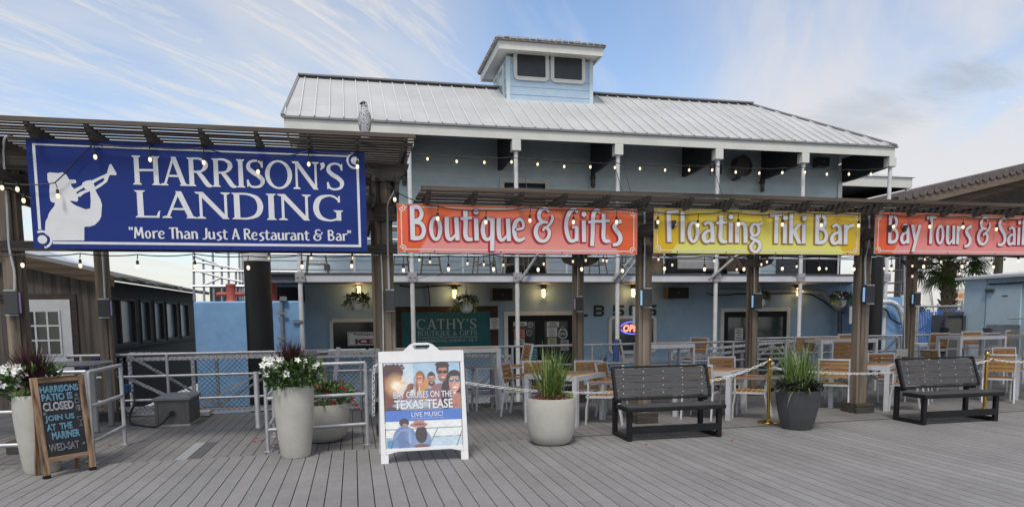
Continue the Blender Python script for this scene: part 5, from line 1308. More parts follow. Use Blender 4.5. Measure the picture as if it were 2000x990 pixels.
# gangway truss with net
M_NET = mat('black_net', (0.025, 0.025, 0.028), 0.8, 0)
def netting(mb, A, B, C, D, step, r=.0028):
    """diagonal net in the quad A(bottom left) B(bottom right) C(top right) D(top left)"""
    A, B, C, D = map(Vector, (A, B, C, D)); w = (B - A).length; h = (D - A).length; n = int((w + h) / step)
    def pt(u, v): return A.lerp(B, u).lerp(D.lerp(C, u), v)
    for i in range(1, n):
        s = i * step
        for flip in (0, 1):
            u0, v0 = (s / w, 0) if s <= w else (1, (s - w) / h); u1, v1 = (0, s / h) if s <= h else ((s - h) / w, 1)
            if flip: u0, u1 = 1 - u0, 1 - u1
            mb.tube([pt(u0, v0), pt(u1, v1)], r, 3, caps=False)
def truss(label, x0, x1, y, zb0, zb1, zt0, zt1, posts, step=.085, group='gangway trusses'):
    loc = Vector((x0, y, 0)); t = thing('gangway_railing', label, 'railing', loc, 0, group)
    zb = lambda x: zb0 + (zb1 - zb0) * (x - x0) / (x1 - x0); zt = lambda x: zt0 + (zt1 - zt0) * (x - x0) / (x1 - x0)
    mb = MB(loc); mb.bar((x0, y, zt0), (x1, y, zt1), .06, .06); mb.bar((x0, y, zb0), (x1, y, zb1), .06, .07); mb.build('rail', M_ALU, t)
    xs = [x0 + (x1 - x0) * i / posts for i in range(posts + 1)]
    for i, x in enumerate(xs):
        mb = MB(loc); mb.bar((x, y, zb(x) + .036), (x, y, zt(x) - .031), .055, .055, (0, 1, 0)); mb.build('post', M_ALU, t)
    for i in range(posts):
        a, b = xs[i], xs[i + 1]
        if i % 2: a, b = b, a
        mb = MB(loc); mb.bar((a, y + .002, zt(a) - .04), (b, y + .002, zb(b) + .04), .045, .045, (0, 1, 0)); mb.build('brace', M_ALU, t)
    mb = MB(loc); netting(mb, (x0, y - .04, zb0), (x1, y - .04, zb1), (x1, y - .04, zt1), (x0, y - .04, zt0), step)
    k = 0; q = x0
    while q < x1:
        mb.tube([(q, y - .045, zt(q) + .035), (q + .03, y + .03, zt(q) - .035)], .006, 4); q += .13
    mb.build('net', M_NET, t); return t
truss('netted aluminium gangway side in front of the blue bow', -4.3, .35, 12.98, .05, .05, .98, .98, 3)
truss('second netted aluminium gangway side, nearer the blue bow', -4.1, .45, 14.2, -.02, -.12, 1.02, .92, 3)
truss('netted aluminium gangway side below the shop window', .5, 3.0, 13.2, -.12, -.18, .95, .86, 2)
truss('sloping netted gangway rising right in front of the dark green door', 6.9, 12.2, 13.6, -.35, .02, .74, 1.06, 4)
truss('far sloping netted gangway side in front of the dark green door', 7.2, 12.4, 14.9, -.35, .02, .76, 1.08, 4)
# ================================================================== folding sign
M_PLAST = mat('white_plastic', (0.78, 0.78, 0.78), 0.4, 0.05, 6.0)
fs_ = thing('folding_sign', 'white plastic folding sign with bay cruise poster standing on the boardwalk', 'sign', (.755, 7.93, 0), 0)
FW, FH = .50, 1.30
TILT = Vector((0, .16, 1)).normalized()
def fpt(u, v, off=0): return Vector((u, -.08 + v * .155, v)) + Vector((0, -1, .155)).normalized() * off
nF = Vector((0, -1, .155)).normalized(); UF = Vector((1, 0, 0)); VF = Vector((0, .155, 1)).normalized()
def fprism(poly, d, o=0.0): 
    mb = MB(); mb.prism(poly, UF, Vector((0, .155, 1)), -nF * d, Vector((0, -.08, 0)) + nF * o); return mb
def fsheet(pts, back=0.0):
    return pts
# panel frame built of rails so that the poster sits recessed
out_top = [(-FW + .01, 1.13), (-FW + .01, 1.24), (-FW + .035, 1.262), (-.21, 1.262), (-.17, 1.30), (-.13, 1.335), (-.085, 1.352), (-.10, 1.31), (-.07, 1.28), (.07, 1.28), (.10, 1.31), (.085, 1.352), (.13, 1.335), (.17, 1.30), (.21, 1.262), (FW - .035, 1.262), (FW - .01, 1.24), (FW - .01, 1.13)]
mb = fprism(out_top, .035)
mb2 = fprism([(-.092, 1.327), (-.085, 1.354), (.085, 1.354), (.092, 1.327)], .032, -.001); mb.v, mb.f, mb.fm = mb.v, mb.f, mb.fm
for q in (fprism([(-FW, .10), (-FW + .058, .10), (-FW + .052, 1.129), (-FW + .01, 1.129)], .035), fprism([(FW - .058, .10), (FW, .10), (FW - .01, 1.129), (FW - .052, 1.129)], .035),
          fprism([(-FW + .059, .10), (-.3, .13), (.3, .13), (FW - .059, .10), (FW - .059, .165), (-FW + .059, .165)], .035),
          fprism([(-FW, 0), (-FW + .085, 0), (-FW + .085, .099), (-FW, .099)], .035), fprism([(FW - .085, 0), (FW, 0), (FW, .099), (FW - .085, .099)], .035), mb2,
          fprism([(-FW + .025, .095), (-FW + .06, .095), (-FW + .06, .1), (-FW + .025, .1)], .03, .002)):
    n = len(mb.v); mb.v += q.v; mb.f += [[i + n for i in f] for f in q.f]; mb.fm += q.fm
mb.build('front_frame', M_PLAST, fs_, bevel=.006)
mb = MB()
for sx in (-1, 1):
    mb.bar((sx * (FW - .02), .57, 0), (sx * (FW - .03), .14, 1.25), .04, .03, (0, 1, 0))
mb.bar((-FW + .04, .42, .35), (FW - .04, .42, .35), .03, .05); mb.bar((-FW + .04, .15, 1.22), (FW - .04, .15, 1.22), .03, .06); mb.build('rear_frame', M_PLAST, fs_)
def poster(u, v):
    """printed poster: sunlit friends above, blue band, couple at the rail below"""
    n = len(u); c = np.zeros((n, 3)); C = lambda *a: np.array(srgb(*a))
    rng = np.random.default_rng(2); 
    def nz(fx, fy, p): return np.sin(u * fx + p) * np.sin(v * fy + p * 1.7)
    def put(mask, colr): 
        m = np.clip(mask, 0, 1)[:, None]; c[:] = c * (1 - m) + np.asarray(colr) * m
    def ell(cx, cy, rx, ry, soft=.12, rot=0.0):
        soft = soft if soft > .55 else soft * .55
        du, dv = u - cx, v - cy; ca_, sa_ = math.cos(rot), math.sin(rot); a = (du * ca_ + dv * sa_) / rx; b = (-du * sa_ + dv * ca_) / ry
        return np.clip((1 + soft - np.sqrt(a * a + b * b)) / soft, 0, 1)
    def box(x0, x1, y0, y1, s=.006): return np.clip((u - x0) / s, 0, 1) * np.clip((x1 - u) / s, 0, 1) * np.clip((v - y0) / s, 0, 1) * np.clip((y1 - v) / s, 0, 1)
    sky_ = C(176, 206, 226) + (C(226, 232, 232) - C(176, 206, 226)) * np.clip((1 - v) * 2.2 + nz(6, 9, 1) * .1, 0, 1)[:, None]; c[:] = sky_
    put(box(0, .38, .44, 1) * .5, C(210, 222, 230)); put(box(.38, 1, .7, 1) * .4, C(120, 182, 218))
    put(box(0, 1, .42, .62) * .8, C(120, 100, 118)); put(box(.18, .6, .46, .56, .05), C(206, 220, 228))
    def head(cx, cy, rx, ry, skin, hair, hx=0, hy=.35, hs=1.25, glow=1.0):
        put(ell(cx + hx * rx, cy + hy * ry, rx * hs, ry * 1.02, .09), hair)
        put(ell(cx, cy - ry * .08, rx, ry * .95, .06), np.array(skin) * 1.08); put(ell(cx + rx * .18, cy - ry * .05, rx * .55, ry * .6, .7) * .85, np.array(skin) * 1.5 * glow)
        put(ell(cx - rx * .55, cy - ry * .3, rx * .28, ry * .45, .8) * .3, np.array(skin) * .6); put(ell(cx, cy + ry * .86, rx * .92, ry * .20, .3), hair)
        put(ell(cx + rx * .08, cy - ry * .12, rx * .13, ry * .16, .6) * .5, np.array(skin) * .6)
    # man at left drinking against the sun
    put(ell(.02, .60, .13, .19, .35), C(118, 50, 46)); put(ell(.07, .80, .12, .13, .3), C(132, 60, 50)); put(ell(.11, .90, .13, .075, .25), C(74, 24, 28)); put(ell(.20, .885, .045, .05, .4), C(92, 32, 34)); put(ell(.205, .82, .022, .03, .4), C(150, 74, 58))
    for k2 in range(14): put(ell(.02 + .018 * k2, .955 + .018 * math.sin(k2 * 2.3), .016, .014, .5), C(70, 22, 26))
    put(ell(.285, .64, .035, .10, .3, -.55), C(150, 78, 64)); put(ell(.34, .725, .045, .026, .35, .3), C(144, 74, 60)); put(ell(.36, .70, .02, .02, .4), C(120, 58, 48)); put(ell(.245, .765, .055, .014, .5, -.2), C(212, 186, 158))
    put(ell(.15, .735, .03, .03, 4.5) * .85, C(255, 206, 140)); put(ell(.15, .735, .03, .025, 1.6), C(255, 246, 220))
    put(box(.385, .40, .60, .84) * .8, C(80, 56, 50))
    # woman with fair hair, bearded man, man with curls, woman with mirror glasses
    put(ell(.52, .69, .055, .13, .3), C(206, 140, 52)); put(ell(.425, .70, .02, .10, .4), C(150, 92, 36)); head(.46, .80, .045, .075, C(190, 124, 98), C(150, 96, 36), .2, .3, 1.35); put(ell(.458, .768, .016, .005, .4), C(246, 232, 220)); put(ell(.44, .812, .012, .005, .6), C(60, 34, 30)); put(ell(.475, .812, .012, .005, .6), C(60, 34, 30))
    put(ell(.62, .63, .10, .06, .4), C(84, 108, 160)); head(.62, .79, .047, .072, C(184, 124, 100), C(56, 38, 34), 0, .3, 1.15); put(ell(.62, .745, .042, .032, .35), C(88, 58, 48)); put(ell(.62, .757, .015, .004, .4), C(238, 226, 216)); put(ell(.602, .803, .011, .005, .6), C(44, 26, 24)); put(ell(.638, .803, .011, .005, .6), C(44, 26, 24))
    put(ell(.74, .63, .15, .11, .3), C(150, 96, 108)); head(.77, .865, .068, .10, C(172, 108, 86), C(44, 28, 34), 0, .45, 1.2)
    for k2 in range(12): put(ell(.69 + .0145 * k2, .965 + .014 * math.sin(k2 * 2.1), .016, .014, .5), C(44, 28, 36))
    put(ell(.738, .880, .032, .019, .25), C(20, 22, 32)); put(ell(.808, .880, .032, .019, .25), C(20, 22, 32)); put(box(.70, .84, .894, .899), C(30, 26, 32)); put(ell(.775, .813, .025, .006, .3), C(246, 240, 236)); put(ell(.775, .792, .05, .018, .5) * .5, C(90, 52, 46))
    put(ell(.80, .60, .055, .17, .3), C(40, 26, 36)); put(ell(.985, .60, .04, .17, .3), C(40, 26, 36)); head(.925, .755, .074, .108, C(202, 140, 116), C(36, 24, 32), 0, .3, 1.5); put(ell(.888, .785, .034, .031, .2), C(70, 112, 140)); put(ell(.964, .785, .033, .031, .2), C(70, 112, 140)); put(ell(.888, .796, .022, .011, .5), C(224, 184, 140)); put(ell(.964, .797, .02, .010, .5), C(214, 170, 136)); put(ell(.93, .692, .030, .008, .25), C(250, 246, 244)); put(ell(.93, .679, .028, .004, .4), C(150, 60, 60)); put(ell(.96, .52, .09, .10, .3), C(190, 120, 96))
    put(box(0, 1, .44, .52, .05) * .55, C(96, 62, 76)); put(ell(.35, .50, .22, .04, .4) * .8, C(170, 190, 210)); put(ell(.1, .45, .10, .03, .4), C(60, 48, 70))
    # band
    put(box(-.1, 1.1, .315, .445, .004), C(44, 112, 206))
    # lower picture
    m = v < .315
    low = C(232, 236, 234) + (C(196, 218, 228) - C(232, 236, 234)) * np.clip((.15 - v) * 8, 0, 1)[:, None]; c[m] = low[m]
    put(box(0, 1, .0, .125, .01) * (1 if True else 0), C(188, 212, 226)); put(box(0, 1, .115, .135, .008) * (.5 + .5 * (np.sin(u * 40) > 0)), C(110, 138, 168))
    put(box(0, .3, 0, .12, .02), C(70, 142, 190))
    put(box(-.1, 1.1, .222, .232, .003), C(60, 62, 66))
    for a, b in ((.68, .545), (1.02, .92), (.14, .06)):
        put(np.clip(1 - np.abs((u - (b + (a - b) * v / .225))) / .010, 0, 1) * (v < .225), C(54, 56, 60))
    put(ell(.24, .30, .062, .05, .15), C(52, 38, 40)); put(ell(.25, .262, .035, .03, .2), C(180, 130, 112)); put(ell(.245, .12, .15, .135, .12), C(98, 132, 186)); put(ell(.37, .06, .07, .10, .2, .5), C(112, 146, 198)); put(ell(.2, .12, .04, .12, .6) * .5, C(70, 100, 156)); put(ell(.31, .14, .015, .10, .6) * .6, C(150, 178, 214)); put(ell(.15, .17, .05, .012, .6, .8) * .6, C(140, 170, 210)); put(ell(.28, .06, .05, .012, .6, -.6) * .6, C(66, 96, 150)); put(ell(.245, .215, .055, .012, .4), C(130, 160, 206))
    put(ell(.485, .08, .10, .12, .15), C(120, 148, 196)); put(ell(.46, .16, .075, .10, .12), C(38, 28, 34)); put(ell(.43, .27, .11, .03, .15), C(176, 118, 116)); put(ell(.435, .295, .07, .035, .15), C(184, 126, 122)); put(ell(.435, .277, .065, .010, .2), C(104, 62, 70)); put(ell(.46, .025, .10, .02, .3), C(122, 74, 70))
    c *= (1 + .05 * nz(60, 80, .4) + .06 * nz(23, 31, 2) + .05 * rng.standard_normal(n))[:, None]; g = c.mean(1)[:, None]; c[:] = (g + (c - g) * .88) * .90 + .075
    return c
PW, PH, PB = .872, .975, .158
paint_panel('poster', fpt(-PW / 2, PB, -.008), UF, VF, PW, PH * 1.011, 170, 200, poster, fs_, .25)
M_LW = mat('poster_white', (0.80, 0.81, 0.83), 0.3, 0); M_LG = mat('poster_grey_edge', (0.30, 0.33, 0.40), 0.4, 0)
def ptxt(s, u0, u1, v0, v1, **kw):
    o = fpt(-PW / 2 + u0 * PW, PB + v0 * PH, -.004)
    if kw.pop('edge', True): plain_text(s, o + UF * .005 - VF * .004 - nF * .002, UF, VF, nF, (u1 - u0) * PW, (v1 - v0) * PH, 'letter_shadow', M_LG, fs_, offset=.02, lift=.001)
    plain_text(s, o, UF, VF, nF, (u1 - u0) * PW, (v1 - v0) * PH, 'lettering', M_LW, fs_, offset=kw.get('offset', .006), lift=.002)
ptxt('BAY CRUISES ON THE', .115, .885, .585, .660); ptxt('TEXAS TEASE', .12, .89, .455, .563, offset=.015); ptxt('LIVE MUSIC!', .34, .755, .362, .418, edge=False, offset=0)
ptxt('FULL OPEN BAR AND CLIMATE CONTROLLED CABIN AVAILABLE', .33, .76, .338, .349, edge=False, offset=0)

# ================================================================== chalkboard
cbx = thing('chalkboard_sign', 'rustic wooden framed chalkboard with blue and white chalk writing at left', 'chalkboard', (-3.05, 8.27, 0), R_(46.5))
M_RUST = wood('rustic_brown_wood', (0.085, 0.05, 0.032), (0.40, 0.265, 0.17), 2, rough=.6, bump=.3, fine=16, contrast=(.40, .60))
M_RUSTX = wood('rustic_brown_wood_cross', (0.085, 0.05, 0.032), (0.40, 0.265, 0.17), 0, rough=.6, bump=.3, fine=16, contrast=(.40, .60))
cw, chh = .235, 1.06
def cpt(u, v): return Vector((u, -.02 + v * .13, v))
VC = Vector((0, .13, 1)).normalized(); NC = Vector((0, -1, .13)).normalized()
for sx in (-1, 1):
    mb = MB(); mb.bar(cpt(sx * cw, .035), cpt(sx * cw, chh), .062, .035, (0, 1, 0)); s = mb.build('leg', M_RUST, cbx)
    mb = MB(); mb.bar(cpt(sx * cw, 0), cpt(sx * cw, .034), .066, .04, (0, 1, 0)); q = mb.build('rubber_foot', M_BLACK, parent=s)
    mb = MB(); mb.bar((sx * (cw - .03), .24, 0), (sx * (cw - .03), .13, .98), .05, .022, (0, 1, 0)); mb.build('rear_leg', M_RUST, cbx)
mb = MB(); mb.bar(cpt(-cw + .032, chh - .03), cpt(cw - .032, chh - .03), .035, .06, VC); mb.bar(cpt(-cw + .032, .19), cpt(cw - .032, .19), .035, .05, VC); mb.build('frame', M_RUSTX, cbx)
mb = MB(); mb.prism([(-cw + .03, .21), (cw - .03, .21), (cw - .03, 1.0), (-cw + .03, 1.0)], (1, 0, 0), Vector((0, .13, 1)), (0, .012, 0), Vector((0, -.026, 0))); mb.build('board', mat('chalkboard_black', (0.014, 0.016, 0.020), 0.6, 0.5, 5.0), cbx)
M_CHB = mat('chalk_blue', (0.20, 0.46, 0.66), 0.9, 0.25, 40.0); M_CHW = mat('chalk_white', (0.55, 0.58, 0.62), 0.9, 0.25, 40.0); M_CHG = mat('chalk_grey', (0.26, 0.27, 0.30), 0.9, 0.25, 40.0)
BWD = 2 * (cw - .03)
def chalk(s, u0, u1, v0, v1, m):
    o = Vector((-cw + .03 + u0 * BWD, -.028 + (.21 + v0 * .79) * .13, .21 + v0 * .79))
    plain_text(s, o, (1, 0, 0), VC, NC, (u1 - u0) * BWD, (v1 - v0) * .79, 'chalk_writing', m, cbx, outline=1.0, lift=.004)
for a in (("HARRISONS", .03, .97, .865, .955, M_CHB), ("PATIO IS", .05, .80, .755, .850, M_CHB), ("CLOSED", .05, .80, .62, .735, M_CHW), ("JOIN US", .06, .78, .465, .560, M_CHB), ("AT  THE", .07, .70, .355, .445, M_CHB), ("MARINER", .17, .86, .235, .335, M_CHB), ("WED-SAT", .06, .80, .075, .180, M_CHG)): chalk(*a)
mb = MB()
def cl(pts, r=.0022): mb.tube([Vector((-cw + .03 + u * BWD, -.030 + (.21 + v * .79) * .13, .21 + v * .79)) + NC * .003 for u, v in pts], r, 4)
for (u, v) in ((.90, .80), (.07, .59), (.92, .13)):
    for k in range(3): a = k * math.pi / 3; cl([(u - .05 * math.cos(a), v - .022 * math.sin(a)), (u + .05 * math.cos(a), v + .022 * math.sin(a))])
cl([(.84, .63), (.86, .595), (.92, .585), (.98, .61), (.99, .64), (.95, .66), (.88, .66), (.84, .63)]); cl([(.92, .585), (.88, .66)]); cl([(.92, .585), (.95, .66)]); cl([(.92, .585), (.92, .665)])
cl([(.84, .50), (.99, .50), (.97, .46), (.92, .44), (.87, .46), (.84, .50)]); cl([(.92, .44), (.92, .375)]); cl([(.86, .375), (.97, .375)])
cl([(.84, .69), (.95, .70), (.96, .74), (.86, .74), (.84, .69)]); cl([(.84, .745), (.96, .765)])
mb.build('chalk_drawing', M_CHG, cbx)

# ================================================================== gold posts and white chains
M_BRASS = mat('polished_brass', (0.62, 0.40, 0.10), 0.16, 0.12, 3.0, metal=1.0)
sp_ = thing('rope_post', 'polished gold rope post between the left bench and the black planter', 'stanchion', (6.07, 9.27, ZP), 0, 'gold rope posts')
mb = MB(); mb.lathe([(.155, 0), (.158, .012), (.15, .022), (.09, .034), (.045, .045), (.032, .06)], 28); mb.build('base', M_BRASS, sp_, smooth=True)
mb = MB(); mb.lathe([(.0255, .05), (.0255, .86), (.032, .865), (.032, .885), (.022, .892), (.022, .905)], 16); mb.build('pole', M_BRASS, sp_, smooth=True)
mb = MB(); mb.sphere((0, 0, .945), .042, n=16, m=10); mb.build('ball', M_BRASS, sp_, smooth=True)
mb = MB(); mb.lathe([(.036, .84), (.036, .86)], 16); mb.tube([(.036, -.01, .85), (.06, -.01, .845)], .006, 6); mb.build('ring', M_BRASS, sp_)
dup(sp_, (10.12, 9.35, ZP), 0, 'polished gold rope post behind the right end of the right bench')
M_CHAIN = mat('white_chain', (0.76, 0.76, 0.74), 0.4, 0.05, 10.0)
def chain(label, path, pitch=.062):
    pts = [Vector(p) for p in path]; loc = pts[0].copy(); mb = MB(loc); L = [0]
    for a, b in zip(pts, pts[1:]): L.append(L[-1] + (b - a).length)
    n = int(L[-1] / pitch); k = 0
    def at(s):
        for i in range(len(L) - 1):
            if s <= L[i + 1] or i == len(L) - 2: return pts[i].lerp(pts[i + 1], (s - L[i]) / (L[i + 1] - L[i] + 1e-9)), (pts[i + 1] - pts[i]).normalized()
    for i in range(n + 1):
        p, d = at(min(i * pitch, L[-1])); up = Vector((0, 0, 1)) if abs(d.z) < .9 else Vector((0, 1, 0)); a = d.cross(up).normalized(); b = a.cross(d).normalized(); s = (a * .7 + b * .7) if i % 2 else (a * .7 - b * .7)
        h, w = pitch * .62, .017
        ring_ = [p + d * (h * math.copysign(1, math.cos(t)) * min(1, abs(math.cos(t)) * 1.25)) * .95 + s * w * math.sin(t) for t in (2 * math.pi * q / 10 for q in range(10))]
        mb.tube(ring_ + [ring_[0]], .0055, 5, caps=False)
    o = mb.build('plastic_chain', M_CHAIN, None, smooth=True); tag(o, label, 'chain', 'white plastic chains'); return o
chain('white plastic chain from the folding sign past the grass planter to the left bench', sag(P(908, 747, 9.0), P(1195, 766, 9.25), .05, 14))
chain('white plastic chain climbing from the left bench to the middle gold post', sag(P(1388, 744, 9.25), P(1501, 705, 9.25), .03, 8))
chain('white plastic chain from the middle gold post past a front post to the right bench', sag(P(1508, 718, 9.25), P(1746, 727, 9.3), .05, 14))
chain('white plastic chain rising from the right bench to the right gold post', sag(P(1908, 709, 9.3), P(1936, 701, 9.33), .01, 4))
chain('white plastic chain leaving the right gold post for the right edge of the view', sag(P(1946, 703, 9.35), P(2010, 707, 9.5), .01, 6) )
chain('white plastic chain hanging down from the end of the rail beside the folding sign', [P(735, 713, 9.16), P(731, 716, 9.14), P(729, 745, 9.14), P(730, 812, 9.14)], pitch=.05)

# ================================================================== utility box with cable
ub = thing('utility_box', 'grey plastic electrical box on the patio deck with black cable', 'electrical box', (-2.80, 12.02, ZP)); 
M_BOXG = mat('grey_box_plastic', (0.115, 0.112, 0.11), 0.6, 0.2, 5.0)
mb = MB(); mb.box(-.25, .25, -.40, .35, .03, .40); mb.box(-.25, -.20, -.41, -.401, .03, .40); mb.box(.20, .25, -.41, -.401, .03, .40); mb.build('body', M_BOXG, ub, bevel=.01)
mb = MB(); mb.box(-.28, .28, -.44, .38, .401, .435); mb.add([(-.28, -.44, .436), (.28, -.44, .436), (.28, .38, .436), (-.28, .38, .436), (-.2, -.3, .465), (.2, -.3, .465), (.2, .26, .465), (-.2, .26, .465)], [(0, 1, 5, 4), (1, 2, 6, 5), (2, 3, 7, 6), (3, 0, 4, 7), (4, 5, 6, 7)]); mb.build('lid', mat('grey_lid_plastic', (0.19, 0.195, 0.205), 0.5, 0.1), ub, bevel=.008)
mb = MB(); mb.box(-.24, .26, -.44, .36, 0.0, .029); mb.build('base', mat('concrete_pad', (.42, .41, .39), .9, .15, 10.), ub)
mb = MB(); pts = [(.0, -.415, .20), (-.05, -.47, .15), (-.14, -.52, .05), (-.28, -.5, .012), (-.46, -.3, .012), (-.66, -.1, .02), (-.78, .2, .10), (-.76, .42, .30), (-.83, .62, .46)]
mb.tube(spline(pts, 6), .017, 8); mb.tube([(0, -.44, .20), (0, -.40, .20)], .042, 12); mb.build('cable', mat('black_rubber', (.015, .015, .016), .5, 0), ub, smooth=True)
pd = tag(wbox(378, 804, 408, 812, 12.6, .3).build('junction_plate', mat('pale_plate', (.6, .6, .58), .6, .1)), 'small pale plate on the deck beside the grey electrical box', 'plate')

# ================================================================== string lights
M_WIRE = mat('black_wire', (0.012, 0.012, 0.012), 0.5, 0)
M_BULB = mat('lit_bulb', (0.75, 0.62, 0.45), 0.15, 0, emis=(1.0, 0.74, 0.50), es=0.8)
M_BULBC = mat('cool_lit_bulb', (0.8, 0.72, 0.6), 0.15, 0, emis=(1.0, 0.80, 0.58), es=0.6)
def string_light(label, wire, bulbs, Y, r=.007, drop=.0, size=0.72, m=M_BULB, fancy=True):
    """wire = pixel path, bulbs = (hook pixel, bulb pixel) at distance Y"""
    w = [P(*q, Y) for q in wire]; loc = w[0].copy(); t = thing('string_light', label, 'string lights', loc, 0, 'festoon light strings')
    mb = MB(loc)
    pts = []
    for a, b in zip(w, w[1:]):
        pts += sag(a, b, drop + (b - a).length * .035, 6)[:-1]
    pts.append(w[-1]); mb.tube(pts, r, 6); mb.build('wire', M_WIRE, t, smooth=True)
    for hk, bl in bulbs:
        h, b = P(*hk, Y), P(*bl, Y - .02); s = size
        mb = MB(loc); top = b + Vector((0, 0, .075 * s))
        if (h - top).length > .03: mb.tube([h, top + Vector((0, 0, .03))], r * .8, 5)
        mb.lathe([(.012 * s, .10 * s), (.02 * s, .095 * s), (.023 * s, .07 * s), (.024 * s, .03 * s), (.018 * s, .028 * s)][::-1], 8, b); so = mb.build('socket', M_WIRE, t, smooth=True)
        mb = MB(loc); mb.lathe([(.004 * s, -.048 * s), (.017 * s, -.042 * s), (.027 * s, -.02 * s), (.029 * s, -.002 * s), (.023 * s, .018 * s), (.015 * s, .03 * s)], 10, b); q = mb.build('bulb', m, None, smooth=True); q.location = (0, 0, 0); q.parent = so
    return t
hk = lambda xs, yh, yb: [((x_, yh), (x_, yb)) for x_ in xs]
string_light('festoon string of seven bulbs draped across the face of the blue sign', [(-30, 352), (60, 361), (107, 357), (150, 312), (183, 280), (292, 287), (398, 289), (503, 309), (604, 295), (697, 300), (735, 342), (772, 372)],
             [((108, 357), (113, 382)), ((183, 281), (186, 306)), ((292, 288), (293, 311)), ((398, 290), (398, 317)), ((503, 310), (504, 335)), ((604, 296), (603, 320)), ((697, 301), (698, 325)), ((772, 373), (771, 389))], 9.14)
string_light('festoon string of five bulbs along the top of the boutique sign', [(772, 372), (800, 388), (857, 404), (950, 411), (1037, 404), (1122, 410), (1205, 408), (1262, 412)],
             [((857, 404), (855, 426)), ((950, 411), (949, 433)), ((1037, 406), (1035, 430)), ((1122, 410), (1120, 433)), ((1205, 410), (1204, 433))], 9.14)
string_light('festoon string of six bulbs along the top of the yellow tiki bar sign', [(1262, 412), (1285, 415), (1365, 418), (1411, 413), (1442, 416), (1528, 417), (1562, 413), (1605, 417), (1640, 415), (1677, 419), (1708, 416)],
             [((1285, 415), (1285, 433)), ((1365, 418), (1363, 439)), ((1442, 416), (1442, 437)), ((1528, 417), (1528, 438)), ((1605, 417), (1604, 439)), ((1677, 419), (1677, 440))], 9.14)
string_light('festoon string along the top of the bay tours sign at the right edge', [(1708, 416), (1746, 420), (1816, 419), (1882, 423), (1947, 427), (2030, 424)],
             [((1746, 420), (1745, 442)), ((1816, 421), (1816, 442)), ((1882, 423), (1881, 443)), ((1947, 427), (1946, 447))], 9.14)
string_light('festoon string hanging under the bottom edge of the blue sign', [(-20, 496), (44, 497), (157, 495), (269, 497), (381, 496), (485, 500), (590, 498), (687, 500), (740, 498)], [((44, 497), (44, 517)), ((157, 495), (157, 518)), ((269, 497), (269, 520)), ((381, 496), (381, 520)), ((485, 500), (485, 522)), ((590, 498), (590, 520)), ((687, 496), (687, 519))], 9.32)
string_light('festoon string hanging under the bottom edge of the boutique sign', [(742, 498), (788, 501), (876, 499), (964, 498), (1051, 501), (1136, 500), (1216, 501), (1250, 499)], [((788, 502), (788, 527)), ((876, 500), (876, 525)), ((964, 499), (964, 525)), ((1051, 501), (1051, 526)), ((1136, 501), (1136, 525)), ((1216, 502), (1216, 528))], 9.32)
string_light('festoon string hanging under the bottom edge of the yellow sign', [(1262, 499), (1298, 500), (1376, 501), (1453, 501), (1528, 500), (1600, 501), (1668, 501)], [((1298, 501), (1298, 524)), ((1376, 501), (1376, 525)), ((1453, 502), (1453, 525)), ((1528, 501), (1528, 524)), ((1600, 501), (1600, 524)), ((1668, 501), (1668, 525))], 9.32)
string_light('festoon string hanging under the bottom edge of the bay tours sign', [(1700, 499), (1741, 501), (1804, 500), (1879, 500), (1940, 498), (2030, 500)], [((1741, 501), (1741, 525)), ((1804, 500), (1804, 520)), ((1879, 500), (1879, 520)), ((1940, 498), (1940, 521)), ((1989, 498), (1989, 509))], 9.32)
string_light('festoon string over the rear posts at left, small bulbs behind the blue sign edge', [(420, 494), (525, 488), (608, 489), (688, 489), (736, 494)], hk((525, 608, 688), 490, 503), 12.45, m=M_BULBC)
string_light('festoon string over the rear posts behind the boutique sign', [(770, 490), (820, 492), (840, 494), (913, 493), (945, 497), (983, 494), (1062, 493), (1118, 494), (1178, 489), (1250, 490)], [((x_, 495), (x_, y_)) for x_, y_ in ((819, 507), (840, 511), (913, 514), (945, 516), (983, 517), (1062, 515), (1119, 510), (1144, 508), (1178, 508), (1185, 509))], 12.45, m=M_BULBC)
string_light('festoon string over the rear posts behind the yellow sign', [(1250, 490), (1286, 492), (1313, 497), (1395, 492), (1439, 505), (1487, 496), (1556, 498), (1614, 502), (1675, 492)], [((x_, y_ - 14), (x_, y_)) for x_, y_ in ((1286, 506), (1313, 517), (1395, 509), (1439, 526), (1487, 516), (1498, 511), (1556, 520), (1614, 524))], 12.45, m=M_BULBC)
string_light('festoon string over the rear posts in front of the palm', [(1690, 492), (1727, 500), (1782, 496), (1838, 492), (1890, 494), (1962, 492), (2030, 490)], [((x_, y_ - 14), (x_, y_)) for x_, y_ in ((1727, 524), (1782, 519), (1806, 506), (1838, 511), (1874, 534), (1890, 513), (1936, 513), (1962, 511), (1782, 539))], 12.45, m=M_BULBC)
eb = [(835, 310), (892, 315), (946, 317), (999, 316), (1050, 320.5), (1102, 325), (1153, 326), (1201, 327), (1250, 329), (1299, 332), (1346, 332), (1391, 332), (1437, 336), (1483, 338), (1528, 337), (1572, 336), (1615, 340), (1658, 340), (1701, 340)]
string_light('long festoon string of bulbs along the eave of the restaurant', [(808, 300)] + [(a, b - 9) for a, b in eb] + [(1735, 326)], [((a, b - 8), (a, b)) for a, b in eb], 16.02, r=.010, size=0.85, m=mat('warm_lit_bulb', (0.8, 0.6, 0.4), 0.15, 0, emis=(1.0, 0.70, 0.38), es=1.4))
string_light('short festoon end hanging by the left post', [(-30, 365), (20, 368), (62, 388)], [((8, 364), (4, 366)), ((34, 368), (34, 369)), ((45, 375), (46, 391))], 9.14)

